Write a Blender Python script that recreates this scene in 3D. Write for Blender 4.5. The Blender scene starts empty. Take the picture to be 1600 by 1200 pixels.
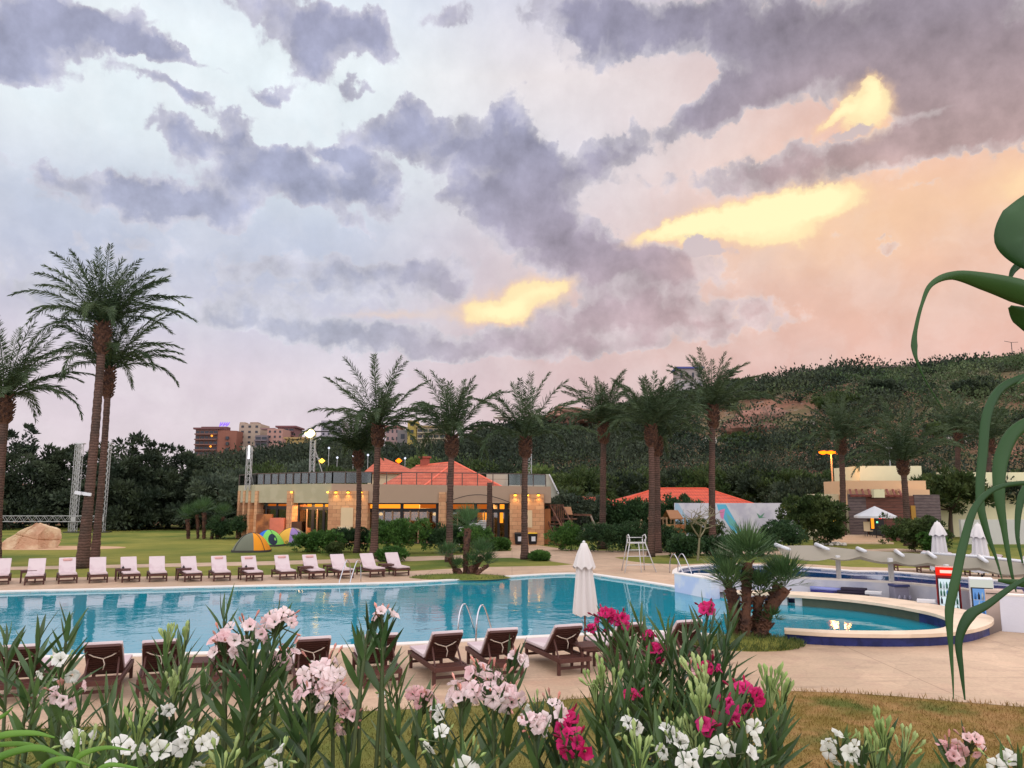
import bpy, bmesh, math, random
import numpy as np
from mathutils import Vector, Matrix
R = math.radians
scene = bpy.context.scene
COL = scene.collection
# ------------------------------------------------------------------ camera
FPX, CAMH, PITCH = 1209.0, 3.5, R(8.47)          # focal length in photo pixels, eye height, upward tilt
cam_d = bpy.data.cameras.new('camera'); cam = bpy.data.objects.new('camera', cam_d); COL.objects.link(cam)
cam_d.sensor_width = 36.0; cam_d.lens = 36.0*FPX/1600.0
cam_d.clip_start = 0.05; cam_d.clip_end = 3000
cam.location = (0, 0, CAMH); cam.rotation_euler = (R(90)+PITCH, 0, 0)
scene.camera = cam
scene.cycles.use_denoising = True
scene.cycles.max_bounces = 8; scene.cycles.transparent_max_bounces = 16
scene.cycles.diffuse_bounces = 3; scene.cycles.glossy_bounces = 3
scene.cycles.sample_clamp_indirect = 4.0
scene.render.use_persistent_data = False
vs = scene.view_settings
vs.view_transform = 'Standard'; vs.look = 'None'; vs.gamma = 1.0; vs.exposure = 0.0; vs.use_curve_mapping = False

# survey helpers: turn a sight line of the photograph into a real point of the site
def ray(px, py):
    x, y, z = (px-800)/FPX, 1.0, (600-py)/FPX
    c, s = math.cos(PITCH), math.sin(PITCH)
    return Vector((x, y*c - z*s, y*s + z*c))
def G(px, py, z=0.0):                              # point on the level z
    d = ray(px, py); t = (z-CAMH)/d.z
    return Vector((d.x*t, d.y*t, z))
def A(px, py, Y):                                  # point at distance Y
    d = ray(px, py); t = Y/d.y
    return Vector((d.x*t, Y, CAMH + d.z*t))
def lin(c):
    return tuple(((v/255)/12.92 if v/255 <= .04045 else ((v/255+.055)/1.055)**2.4) for v in c)

# ------------------------------------------------------------------ node helper
class NT:
    def __init__(s, tree):
        s.t = tree; tree.nodes.clear()
    def n(s, typ, ins=None, **kw):
        nd = s.t.nodes.new(typ)
        for k, v in kw.items(): setattr(nd, k, v)
        for k, v in (ins or {}).items(): s.put(nd.inputs[k], v)
        return nd
    def put(s, sock, v):
        if isinstance(v, bpy.types.NodeSocket): s.t.links.new(v, sock)
        elif isinstance(v, bpy.types.Node): s.t.links.new(v.outputs[0], sock)
        elif v is not None:
            if sock.type == 'RGBA' and len(v) == 3: v = (*v, 1)
            sock.default_value = v
    def m(s, op, a, b=None, c=None, clamp=False):
        nd = s.t.nodes.new('ShaderNodeMath'); nd.operation = op; nd.use_clamp = clamp
        s.put(nd.inputs[0], a); s.put(nd.inputs[1], b); s.put(nd.inputs[2], c)
        return nd.outputs[0]
    def v(s, op, a, b=None, scale=None):
        nd = s.t.nodes.new('ShaderNodeVectorMath'); nd.operation = op
        s.put(nd.inputs[0], a); s.put(nd.inputs[1], b)
        if scale is not None: s.put(nd.inputs['Scale'], scale)
        return nd.outputs['Value'] if op == 'LENGTH' else nd.outputs[0]
    def mix(s, f, a, b, blend='MIX'):
        nd = s.t.nodes.new('ShaderNodeMix'); nd.data_type = 'RGBA'; nd.blend_type = blend
        s.put(nd.inputs[0], f); s.put(nd.inputs[6], a); s.put(nd.inputs[7], b)
        return nd.outputs[2]
    def mr(s, x, a, b, c=0.0, d=1.0, smooth=True):
        nd = s.t.nodes.new('ShaderNodeMapRange')
        nd.interpolation_type = 'SMOOTHSTEP' if smooth else 'LINEAR'
        for i, val in enumerate((x, a, b, c, d)): s.put(nd.inputs[i], val)
        return nd.outputs[0]
    def noise(s, vec, scale, detail=4, rough=.55, col=False, dist=0.0):
        nd = s.t.nodes.new('ShaderNodeTexNoise')
        s.put(nd.inputs['Vector'], vec); s.put(nd.inputs['Scale'], scale)
        s.put(nd.inputs['Detail'], detail); s.put(nd.inputs['Roughness'], rough); s.put(nd.inputs['Distortion'], dist)
        return nd.outputs[1 if col else 0]
    def ramp(s, x, stops, interp='LINEAR'):
        nd = s.t.nodes.new('ShaderNodeValToRGB'); s.put(nd.inputs[0], x)
        cr = nd.color_ramp; cr.interpolation = interp
        while len(cr.elements) < len(stops): cr.elements.new(.5)
        for e, (p, c) in zip(cr.elements, stops):
            e.position = p; e.color = (*c[:3], 1)
        return nd.outputs[0]

# ------------------------------------------------------------------ sky
def skyc(px, py):
    d = ray(px, py).normalized()
    return math.atan2(d.x, d.y)*12.09, math.asin(d.z)*12.09
def build_world():
    w = bpy.data.worlds.new('World'); scene.world = w; w.use_nodes = True
    t = NT(w.node_tree)
    tc = t.n('ShaderNodeTexCoord')
    sep = t.n('ShaderNodeSeparateXYZ', {0: tc.outputs['Generated']})
    az = t.m('MULTIPLY', t.m('ARCTAN2', sep.outputs[0], sep.outputs[1]), 12.09)
    el = t.m('MULTIPLY', t.m('ARCSINE', sep.outputs[2]), 12.09)
    P = t.n('ShaderNodeCombineXYZ', {0: az, 1: el, 2: 0.0}).outputs[0]
    big = t.noise(P, .55, 2, .5, True)
    fine = t.noise(P, 1.9, 6, .62, True)
    W = t.v('ADD', P, t.v('SCALE', t.v('SUBTRACT', big, (.5, .5, .5)), scale=.75))
    W = t.v('ADD', W, t.v('SCALE', t.v('SUBTRACT', fine, (.5, .5, .5)), scale=.7))
    W = t.v('MULTIPLY', W, (1, 1, 0))
    Wg = t.v('ADD', P, t.v('SCALE', t.v('SUBTRACT', fine, (.5, .5, .5)), scale=.55)); Wg = t.v('MULTIPLY', Wg, (1, 1, 0))
    def field(blobs, V=None):
        V = V or W                                  # z carries the running sum, so the chain stays short on the stack
        for (cx, cy, rx, ry, rot, amp) in blobs:
            if 0 < amp < .7 and blobs is DARK: amp *= 1.3
            u, v = skyc(cx, cy)
            mp = t.n('ShaderNodeMapping', {'Vector': V, 'Location': (u, v, 0), 'Rotation': (0, 0, R(-rot)),
                     'Scale': (rx/100*1.25, ry/100*1.25, 1e6)}, vector_type='TEXTURE')
            f = t.mr(t.v('LENGTH', mp.outputs[0]), 0.0, 1.0, amp, 0.0)
            nd = t.n('ShaderNodeVectorMath', {0: f, 1: (0, 0, 1), 2: V}, operation='MULTIPLY_ADD')
            V = nd.outputs[0]
        acc = t.n('ShaderNodeSeparateXYZ', {0: V}).outputs[2]
        return acc
    F = t.noise(P, 1.6, 8, .6)
    vor = t.n('ShaderNodeTexVoronoi', {'Vector': W, 'Scale': 2.1, 'Detail': 2.0, 'Roughness': .55}, feature='F1')
    F2 = t.m('SUBTRACT', 1.05, vor.outputs['Distance'])
    Fs = t.noise(t.v('ADD', P, (-.14, -.24, 0)), 1.5, 5, .58)
    #CLOUDS
    dark = field(DARK)
    dens = t.m('ADD', dark, t.m('MULTIPLY', t.m('SUBTRACT', F, .5), .62))
    dens = t.m('ADD', dens, t.m('MULTIPLY', t.m('SUBTRACT', F2, .43), .52))
    aC = t.mr(dens, .24, .5)
    core = t.mr(dens, .36, 1.0)
    relief = t.m('SUBTRACT', F, Fs)
    e = lambda py: (skyc(800, py)[1]+2)/10.0
    en = t.m('DIVIDE', t.m('ADD', el, 2.0), 10.0)
    def rampv(stops): return t.ramp(en, sorted([(e(py), lin(c)) for py, c in stops]))
    clearL = rampv([(780, (220, 204, 210)), (600, (222, 210, 220)), (520, (206, 204, 220)), (440, (192, 198, 218)), (370, (196, 204, 222)), (260, (226, 236, 243)), (120, (234, 244, 249)), (0, (222, 232, 243)), (-60, (214, 226, 240))])
    clearM = rampv([(780, (216, 188, 190)), (590, (216, 188, 188)), (500, (220, 192, 188)), (380, (220, 202, 206)), (250, (222, 218, 226)), (120, (232, 222, 224)), (0, (214, 212, 228))])
    clearR = rampv([(780, (222, 178, 168)), (590, (226, 180, 168)), (480, (230, 186, 166)), (370, (238, 194, 166)), (280, (240, 194, 172)), (160, (220, 186, 178)), (0, (190, 170, 180))])
    fL = t.mr(az, skyc(480, 600)[0], skyc(930, 600)[0])
    fR = t.mr(az, skyc(850, 600)[0], skyc(1400, 600)[0])
    clear = t.mix(fR, t.mix(fL, clearL, clearM), clearR)
    soft = t.noise(W, .9, 5, .6)
    clear = t.mix(t.mr(soft, .35, .7, 0, .35), clear, t.mix(.5, clear, (1.0, .97, .97)))
    cloudL = rampv([(780, (200, 190, 200)), (500, (184, 188, 206)), (300, (172, 177, 202)), (80, (168, 171, 196)), (0, (164, 166, 192))])
    cloudM = rampv([(780, (200, 174, 178)), (500, (190, 170, 176)), (400, (174, 162, 176)), (200, (158, 158, 180)), (0, (158, 156, 178))])
    cloudR = rampv([(780, (206, 170, 166)), (560, (206, 168, 162)), (420, (202, 166, 158)), (280, (184, 158, 156)), (120, (154, 142, 152)), (0, (146, 138, 152))])
    cloud = t.mix(fR, t.mix(fL, cloudL, cloudM), cloudR)
    cloud = t.mix(core, t.mix(.34, cloud, (.92, .88, .9)), t.mix(.10, cloud, (.25, .24, .36)))
    col = t.mix(aC, clear, cloud)
    col = t.v('SCALE', col, scale=t.m('ADD', 1.0, t.m('MULTIPLY', relief, t.mr(dens, .1, .6, .2, .85))))
    rim = t.m('MULTIPLY', t.m('MULTIPLY', aC, t.m('SUBTRACT', 1.0, aC)), 4.0); col = t.mix(t.m('MULTIPLY', rim, t.m('ADD', .03, t.m('MULTIPLY', fR, .13))), col, t.mix(fR, (.98, .95, .95), lin((255, 226, 204))))
    # warm gaps where the low sun gets through
    gap = t.m('ADD', field(GAPS, Wg), t.m('MULTIPLY', t.m('SUBTRACT', F, .5), .2))
    col = t.mix(t.mr(gap, .1, .65, 0, .6), col, lin((255, 214, 168)))
    hot = t.mr(gap, .45, .7)
    col = t.mix(hot, col, t.mix(t.mr(gap, .7, 1.15), lin((255, 232, 182)), lin((255, 249, 196))))
    bank = t.mr(t.m('ADD', field(BANK, Wg), t.m('MULTIPLY', t.m('SUBTRACT', F2, .5), .3)), .42, .58)
    col = t.mix(bank, col, t.mix(.12, cloud, clear))
    # sky out of view, overhead and behind, made brighter to light the scene
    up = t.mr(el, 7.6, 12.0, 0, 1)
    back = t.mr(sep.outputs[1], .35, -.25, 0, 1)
    col = t.mix(t.m('MAXIMUM', up, back), col, SKY_FILL)
    nish = t.n('ShaderNodeTexSky', sky_type='NISHITA', sun_disc=False, sun_elevation=SUN_EL, sun_rotation=SUN_AZ)
    col = t.mix(1.0, col, t.v('SCALE', nish.outputs[0], scale=.0012), 'ADD')
    bg = t.n('ShaderNodeBackground', {'Color': col, 'Strength': 1.0})
    out = t.n('ShaderNodeOutputWorld'); t.t.links.new(bg.outputs[0], out.inputs['Surface'])
    w.cycles.sampling_method = 'MANUAL'; w.cycles.sample_map_resolution = 512
SUN_EL, SUN_AZ = R(14), R(32)
SKY_FILL = (1.75, 1.72, 1.85)
DARK = [(60,45,190,85,0,.95),(25,95,75,45,0,.8),(120,40,90,40,0,.5),(225,70,60,26,10,.55),(250,20,110,30,0,.25),(470,35,190,55,0,.95),(560,48,100,48,10,.8),
 (505,98,75,38,0,.85),(420,132,60,18,-10,.8),(250,133,85,19,5,.85),(312,98,60,14,10,.7),(305,160,65,20,0,.85),(225,78,55,20,0,.7),(372,185,45,26,-15,.75),(255,200,70,26,0,.7),(345,207,50,16,0,.7),(180,120,60,14,0,.3),(440,235,60,24,0,.5),(575,290,40,24,0,.5),(185,60,60,24,0,.4),
 (110,275,150,26,5,.45),(210,290,120,28,0,.6),(90,305,130,20,0,.35),(395,285,190,62,0,1.0),(435,245,70,42,0,.7),(515,288,75,48,0,.55),(300,318,110,30,0,.6),(330,225,70,20,0,.4),
 (652,163,50,38,0,.85),(590,205,80,40,0,.75),(705,225,170,58,0,1.05),(770,165,95,75,0,.7),(812,225,75,60,0,.6),
 (565,140,48,20,0,.85),(548,245,85,20,20,.9),(528,230,44,18,0,.6),(612,302,70,52,0,.75),(548,345,60,20,10,.6),
 (795,335,140,66,0,.85),(865,378,140,70,0,1.0),(970,405,140,48,0,.9),(755,300,90,56,0,.6),(845,300,85,50,0,.5),
 (610,435,150,55,0,.75),(700,440,75,42,0,.75),(490,425,170,40,0,.45),(260,370,220,50,0,.35),(80,420,240,70,0,.35),(420,480,260,60,0,.4),
 (480,525,330,28,5,.45),(90,470,200,30,10,.35),(560,540,260,22,5,.4),(700,30,90,40,0,.45),
 (905,70,130,85,0,.75),(960,20,190,50,0,.85),(1120,40,220,60,0,.95),(1340,50,310,100,0,1.05),(1520,90,260,100,0,1.0),(1460,150,200,46,0,.75),
 (1105,175,105,42,-22,.95),(1190,130,110,48,-20,.7),(960,225,130,34,-12,.85),(915,270,120,34,-5,.7),(850,250,80,30,0,.4),
 (1190,262,240,44,-2,.8),(1400,232,270,44,-8,.85),(1545,205,170,42,-8,.7),(1310,300,120,20,0,.3),
 (1075,405,150,44,5,.5),(1000,478,220,52,5,.55),(900,520,230,58,-8,.6),(740,535,260,40,0,.5),(620,590,200,20,5,.35),(1060,540,260,24,0,.35),(1150,505,200,26,5,.4),(1190,478,130,30,8,.4),(1010,440,160,40,0,.3),
 (1385,397,34,9,0,.6),(1300,385,60,14,0,.3),(1450,300,60,10,5,.35),
 (1048,105,85,55,0,-.8),(730,110,90,50,0,-.7),(1330,180,90,40,0,-.8),(1450,172,90,16,5,-.6),(1180,205,140,16,-12,-.5),(870,150,60,60,0,-.5),(1310,100,30,30,0,-.3),(480,340,120,20,0,-.3),(190,110,120,40,0,-.5)]
GAPS = [(1355,165,56,44,0,1.05),(1362,130,14,26,0,.6),(1300,182,50,12,-30,.7),(1150,340,165,27,-9,1.05),(1230,328,110,40,-8,.3),(1270,318,90,28,-8,.85),(1050,358,90,16,-12,.6),(1200,365,90,22,0,.5),(820,468,88,38,-14,.78),(765,490,80,24,0,.6),(872,446,50,16,-20,.4),(600,492,120,14,0,.3),
 (1605,285,80,60,0,.36),(1280,350,340,110,-6,.36),(760,480,260,60,0,.18),(1480,400,250,120,0,.12)]
BANK = [(1325,205,62,20,-5,.95),(1085,385,45,30,0,.95),(1130,395,60,20,0,.7),(700,440,40,36,0,.7),(720,510,60,16,0,.6)]
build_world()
sun_d = bpy.data.lights.new('sun', 'SUN'); sun = bpy.data.objects.new('sun', sun_d); COL.objects.link(sun)
sun_d.energy = .6; sun_d.angle = R(25); sun_d.color = (1, .86, .72)
_d = Vector((math.sin(SUN_AZ)*math.cos(SUN_EL), math.cos(SUN_AZ)*math.cos(SUN_EL), math.sin(SUN_EL)))
sun.rotation_euler = (-_d).to_track_quat('-Z', 'Y').to_euler(); sun.location = _d*200
# ------------------------------------------------------------------ object bookkeeping
INV = {}
def tag(o, label=None, cat=None, group=None, kind=None):
    if label: o['label'] = label
    if cat: o['category'] = cat
    if group: o['group'] = group
    if kind: o['kind'] = kind
    return o
def thing(name, label, cat, loc=(0, 0, 0), rz=0.0, group=None):
    o = bpy.data.objects.new(name, None); COL.objects.link(o)
    o.location = loc; o.rotation_euler = (0, 0, rz); o.empty_display_size = .3
    INV[o.name] = (Matrix.Translation(Vector(loc)) @ Matrix.Rotation(rz, 4, 'Z')).inverted()
    return tag(o, label, cat, group)
def copy_tree(o, parent=None):
    c = o.copy(); COL.objects.link(c); c.parent = parent
    for ch in [x for x in KIDS.get(o.name, [])]: copy_tree(ch, c)
    return c
KIDS = {}
def link_mesh(name, me, m, parent=None):
    o = bpy.data.objects.new(name, me); COL.objects.link(o)
    if m is not None:
        for mm in (m if isinstance(m, (list, tuple)) else [m]): me.materials.append(mm)
    if parent is not None:
        o.parent = parent; KIDS.setdefault(parent.name, []).append(o)
        if parent.name in INV: INV[o.name] = INV[parent.name]
    return o
def mesh_np(name, V, Q, m, parent=None, smooth=False, local=False, mi=None):
    V = np.asarray(V, dtype=np.float32); Q = np.asarray(Q, dtype=np.int32)
    if parent is not None and parent.name in INV and not local:
        M_ = np.array(INV[parent.name]); V = V @ M_[:3, :3].T.astype(np.float32) + M_[:3, 3].astype(np.float32)
    k = Q.shape[1]; me = bpy.data.meshes.new(name)
    me.vertices.add(len(V)); me.vertices.foreach_set('co', V.ravel())
    me.loops.add(Q.size); me.loops.foreach_set('vertex_index', Q.ravel())
    me.polygons.add(len(Q)); me.polygons.foreach_set('loop_start', np.arange(0, Q.size, k, dtype=np.int32))
    if smooth: me.polygons.foreach_set('use_smooth', np.ones(len(Q), dtype=bool))
    if mi is not None: me.polygons.foreach_set('material_index', np.asarray(mi, dtype=np.int32))
    me.update(calc_edges=True)
    return link_mesh(name, me, m, parent)
class MB:
    def __init__(s): s.v = []; s.f = []
    def add(s, vs_, fs_):
        n = len(s.v); s.v += [tuple(v) for v in vs_]; s.f += [tuple(i+n for i in f) for f in fs_]; return s
    def box(s, c, size, rz=0.0, rx=0.0, ry=0.0):
        hx, hy, hz = (q/2 for q in size); M_ = Matrix.Rotation(rz, 3, 'Z') @ Matrix.Rotation(ry, 3, 'Y') @ Matrix.Rotation(rx, 3, 'X')
        pts = [Vector(c) + M_ @ Vector((x, y, z)) for z in (-hz, hz) for x, y in ((-hx, -hy), (hx, -hy), (hx, hy), (-hx, hy))]
        return s.add(pts, [(3, 2, 1, 0), (4, 5, 6, 7), (0, 1, 5, 4), (1, 2, 6, 5), (2, 3, 7, 6), (3, 0, 4, 7)])
    def bar(s, p, q, w, h=None, up=(0, 0, 1)):
        p, q = Vector(p), Vector(q); h = h or w; d = (q-p).normalized(); up = Vector(up)
        if abs(d.dot(up)) > .98: up = Vector((0, 1, 0))
        a = d.cross(up).normalized()*w/2; b = a.normalized().cross(d).normalized()*h/2
        pts = [o+e for o in (p, q) for e in (-a-b, a-b, a+b, -a+b)]
        return s.add(pts, [(3, 2, 1, 0), (4, 5, 6, 7), (0, 1, 5, 4), (1, 2, 6, 5), (2, 3, 7, 6), (3, 0, 4, 7)])
    def tube(s, pts, r, seg=8, cap=True):
        pts = [Vector(p) for p in pts]; n = len(pts)
        rs = r if isinstance(r, (list, tuple)) else [r]*n
        a = None; rings = []
        for i, p in enumerate(pts):
            d = (pts[min(i+1, n-1)] - pts[max(i-1, 0)]).normalized()
            if a is None: a = d.cross(Vector((0, 0, 1)) if abs(d.z) < .9 else Vector((0, 1, 0))).normalized()
            a = (a - d*a.dot(d)).normalized(); b = d.cross(a)
            rings += [p + (a*math.cos(2*math.pi*k/seg) + b*math.sin(2*math.pi*k/seg))*rs[i] for k in range(seg)]
        fs = [(i*seg+k, i*seg+(k+1) % seg, (i+1)*seg+(k+1) % seg, (i+1)*seg+k) for i in range(n-1) for k in range(seg)]
        if cap: fs += [tuple(range(seg-1, -1, -1)), tuple((n-1)*seg+k for k in range(seg))]
        return s.add(rings, fs)
    def lathe(s, c, prof, seg=24, wob=0.0, nw=8):
        c = Vector(c); pts = []
        for (r, z) in prof:
            for k in range(seg):
                a = 2*math.pi*k/seg; rr = r*(1+wob*math.cos(nw*a)); pts.append(c+Vector((rr*math.cos(a), rr*math.sin(a), z)))
        n = len(prof)
        fs = [(i*seg+k, i*seg+(k+1) % seg, (i+1)*seg+(k+1) % seg, (i+1)*seg+k) for i in range(n-1) for k in range(seg)]
        fs += [tuple(range(seg-1, -1, -1)), tuple((n-1)*seg+k for k in range(seg))]
        return s.add(pts, fs)
    def prism(s, poly, z0, z1):
        n = len(poly); pts = [(p[0], p[1], z0) for p in poly] + [(p[0], p[1], z1) for p in poly]
        return s.add(pts, [tuple(range(n-1, -1, -1)), tuple(range(n, 2*n))] + [(i, (i+1) % n, n+(i+1) % n, n+i) for i in range(n)])
    def wall(s, p, q, z0, z1, t, z0b=None, z1b=None):
        p = Vector((p[0], p[1], 0)); q = Vector((q[0], q[1], 0)); d = (q-p).normalized(); n = Vector((-d.y, d.x, 0))*t
        za, zb = (z0, z0 if z0b is None else z0b), (z1, z1 if z1b is None else z1b)
        pts = []
        for zz in (za, zb):
            pts += [p+Vector((0, 0, zz[0])), q+Vector((0, 0, zz[1])), q+n+Vector((0, 0, zz[1])), p+n+Vector((0, 0, zz[0]))]
        return s.add(pts, [(3, 2, 1, 0), (4, 5, 6, 7), (0, 1, 5, 4), (1, 2, 6, 5), (2, 3, 7, 6), (3, 0, 4, 7)])
    def quad(s, *p): return s.add(p, [tuple(range(len(p)))])
    def build(s, name, m, parent=None, smooth=False, local=False, bevel=0.0):
        V = [Vector(v) for v in s.v]
        if parent is not None and parent.name in INV and not local:
            M_ = INV[parent.name]; V = [M_ @ v for v in V]
        me = bpy.data.meshes.new(name); me.from_pydata(V, [], s.f); me.update()
        if smooth: me.polygons.foreach_set('use_smooth', [True]*len(me.polygons))
        if bevel:
            bm = bmesh.new(); bm.from_mesh(me)
            bmesh.ops.bevel(bm, geom=bm.edges, offset=bevel, segments=2, affect='EDGES', profile=.6)
            bm.to_mesh(me); bm.free()
        return link_mesh(name, me, m, parent)
def smooth_angle(o, ang=40):
    o.data.polygons.foreach_set('use_smooth', [True]*len(o.data.polygons))
    try: o.data.set_sharp_from_angle(angle=R(ang))
    except Exception: pass
    return o
def curve_pts(pts, n=8, closed=False):
    P_ = [Vector(p) for p in pts]; out = []; N = len(P_)
    rng = range(N) if closed else range(N-1)
    for i in rng:
        a = P_[(i-1) % N] if closed or i > 0 else P_[0]*2-P_[1]
        b, c = P_[i], P_[(i+1) % N]
        d = P_[(i+2) % N] if closed or i+2 < N else P_[-1]*2-P_[-2]
        for k in range(n):
            t = k/n
            out.append(.5*((2*b)+(c-a)*t+(2*a-5*b+4*c-d)*t*t+(3*b-a-3*c+d)*t**3))
    if not closed: out.append(P_[-1])
    return out
# ------------------------------------------------------------------ materials
MATS = {}
def newmat(name):
    m = bpy.data.materials.new(name); m.use_nodes = True; t = NT(m.node_tree); MATS[name] = m
    return m, t
def finish(t, sh):
    o = t.n('ShaderNodeOutputMaterial'); t.t.links.new(sh.outputs[0] if isinstance(sh, bpy.types.Node) else sh, o.inputs[0])
def mat(name, col, rough=.75, var=.12, scale=4.0, bump=0.0, bscale=None, spec=.3, metal=0.0, col2=None, patch=(.45, .6), detail=5, stretch=(1, 1, 1), island=0.0):
    if name in MATS: return MATS[name]
    m, t = newmat(name)
    tc = t.n('ShaderNodeTexCoord'); v = t.v('MULTIPLY', tc.outputs['Object'], stretch)
    n1 = t.noise(v, scale, detail, .6)
    c = t.mix(t.mr(t.noise(v, scale*.6, 4), patch[0], patch[1]), lin(col), lin(col2)) if col2 else lin(col)
    k = t.m('ADD', 1.0-var, t.m('MULTIPLY', n1, 2*var))
    if island:
        g = t.n('ShaderNodeNewGeometry'); k = t.m('MULTIPLY', k, t.m('ADD', 1-island, t.m('MULTIPLY', g.outputs['Random Per Island'], 2*island)))
    base = t.v('SCALE', t.mix(0.0, c, c), scale=k) if not col2 else t.v('SCALE', c, scale=k)
    nd = t.n('ShaderNodeBsdfPrincipled', {'Base Color': base, 'Roughness': rough, 'Metallic': metal, 'Specular IOR Level': spec})
    if bump:
        b = t.n('ShaderNodeBump', {'Height': t.noise(v, bscale or scale*4, 5, .65), 'Strength': bump, 'Distance': .02})
        t.put(nd.inputs['Normal'], b.outputs[0])
    finish(t, nd); return m
def leafmat(name, col, col2, trans=.25, rough=.6, scale=1.2, spec=.25, var=.35, patch=(.35, .65)):
    if name in MATS: return MATS[name]
    m, t = newmat(name)
    tc = t.n('ShaderNodeTexCoord'); oi = t.n('ShaderNodeObjectInfo'); g = t.n('ShaderNodeNewGeometry')
    v = t.v('ADD', tc.outputs['Object'], t.v('SCALE', (13., 7., 5.), scale=oi.outputs['Random']))
    c = t.mix(t.mr(t.noise(v, scale, 3), patch[0], patch[1]), lin(col), lin(col2))
    k = t.m('ADD', 1-var, t.m('MULTIPLY', g.outputs['Random Per Island'], 2*var))
    c = t.v('SCALE', c, scale=k)
    d = t.n('ShaderNodeBsdfPrincipled', {'Base Color': c, 'Roughness': rough, 'Specular IOR Level': spec})
    tr = t.n('ShaderNodeBsdfTranslucent', {'Color': c})
    mx = t.n('ShaderNodeMixShader', {0: trans}); t.t.links.new(d.outputs[0], mx.inputs[1]); t.t.links.new(tr.outputs[0], mx.inputs[2])
    finish(t, mx); return m
def emat(name, col, s=1.0):
    if name in MATS: return MATS[name]
    m, t = newmat(name); finish(t, t.n('ShaderNodeEmission', {'Color': lin(col), 'Strength': s})); return m
def glassmat(name, tint=(200, 215, 210), refl=.35, rough=.03):
    if name in MATS: return MATS[name]
    m, t = newmat(name)
    fr = t.n('ShaderNodeFresnel', {'IOR': 1.5})
    a = t.n('ShaderNodeBsdfTransparent', {'Color': lin(tint)}); b = t.n('ShaderNodeBsdfGlossy', {'Color': (1, 1, 1), 'Roughness': rough})
    mx = t.n('ShaderNodeMixShader', {0: t.m('ADD', t.m('MULTIPLY', fr, 1-refl), refl*.4, clamp=True)})
    t.t.links.new(a.outputs[0], mx.inputs[1]); t.t.links.new(b.outputs[0], mx.inputs[2])
    finish(t, mx); return m
WOOD = mat('dark_teak', (80, 46, 38), .55, .3, 9, .3, stretch=(1, 1, 1), spec=.35, island=.15)
WOOD2 = mat('weathered_teak', (128, 84, 66), .6, .3, 8, .3, island=.15)
CUSH = mat('cushion_fabric', (200, 182, 180), .85, .06, 3, .15, 30, col2=(190, 168, 168))
WHITE = mat('white_paint', (204, 202, 200), .5, .07, 2, .1)
PLAST = mat('white_plastic', (206, 205, 206), .4, .04, 2)
STEEL = mat('stainless_steel', (190, 190, 194), .22, .06, 8, metal=1.0)
ALU = mat('aluminium_truss', (170, 168, 165), .4, .1, 6, metal=.6)
DARKM = mat('dark_metal', (48, 46, 46), .5, .15, 5)
PARA = mat('parasol_canvas', (208, 200, 194), .8, .05, 2, .15, 25)
# ------------------------------------------------------------------ the ground, pools and bar
from mathutils.geometry import tessellate_polygon
def sheet(name, loops, z, m, kind='structure', zf=None):
    loops = [[Vector((p[0], p[1], 0)) for p in L] for L in loops]
    tris = tessellate_polygon(loops); V = [p for L in loops for p in L]
    V = [Vector((p.x, p.y, z if zf is None else zf(p.x, p.y))) for p in V]
    me = bpy.data.meshes.new(name); me.from_pydata(V, [], [tuple(t) for t in tris]); me.update()
    for p in me.polygons:
        if p.normal.z < 0: p.flip()
    me.update()
    return tag(link_mesh(name, me, m), kind=kind)
def GP(lst, z=0.0): return [G(x, y, z) for x, y in lst]
def deckmat():
    m, t = newmat('stamped_paving')
    v = t.n('ShaderNodeTexCoord').outputs['Object']
    w = t.v('ADD', v, t.v('SCALE', t.noise(v, .8, 3, .5, True), scale=.5))
    vo = t.n('ShaderNodeTexVoronoi', {'Vector': w, 'Scale': 1.1}, feature='DISTANCE_TO_EDGE')
    cell = t.n('ShaderNodeTexVoronoi', {'Vector': w, 'Scale': 1.1})
    crack = t.mr(vo.outputs[0], .0, .035)
    big = t.noise(v, .22, 5, .6); med = t.noise(v, 1.7, 6, .65)
    c = t.mix(t.mr(big, .38, .62), lin((196, 164, 134)), lin((176, 148, 120)))
    c = t.mix(t.mr(med, .45, .75, 0, .6), c, lin((168, 134, 112)))
    c = t.mix(t.mr(t.noise(v, .5, 3), .55, .75, 0, .5), c, lin((194, 148, 120)))
    c = t.v('SCALE', c, scale=t.m('ADD', .9, t.m('MULTIPLY', t.n('ShaderNodeSeparateColor', {0: cell.outputs['Color']}).outputs[0], .14)))
    c = t.v('SCALE', c, scale=t.m('ADD', .95, t.m('MULTIPLY', crack, .05)))
    stain = t.noise(t.v('MULTIPLY', v, (.35, 1.6, 1)), 1.3, 6, .72)
    c = t.v('SCALE', c, scale=t.mr(stain, .54, .74, 1, .7)); c = t.v('SCALE', c, scale=t.mr(t.noise(v, 14, 3, .7), .3, .75, .9, 1.08))
    j_ = t.n('ShaderNodeTexBrick', {'Vector': v, 'Color1': (1, 1, 1), 'Color2': (1, 1, 1), 'Mortar': (.6, .56, .52), 'Scale': 1.0, 'Mortar Size': .012, 'Brick Width': 4.0, 'Row Height': 4.0}, offset=0.0); c = t.mix(1.0, c, j_.outputs[0], 'MULTIPLY')
    b = t.n('ShaderNodeBump', {'Height': t.m('ADD', t.m('MULTIPLY', crack, .6), t.m('MULTIPLY', med, .5)), 'Strength': .3, 'Distance': .012})
    finish(t, t.n('ShaderNodeBsdfPrincipled', {'Base Color': c, 'Roughness': .62, 'Specular IOR Level': .35, 'Normal': b.outputs[0]})); return m
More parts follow.
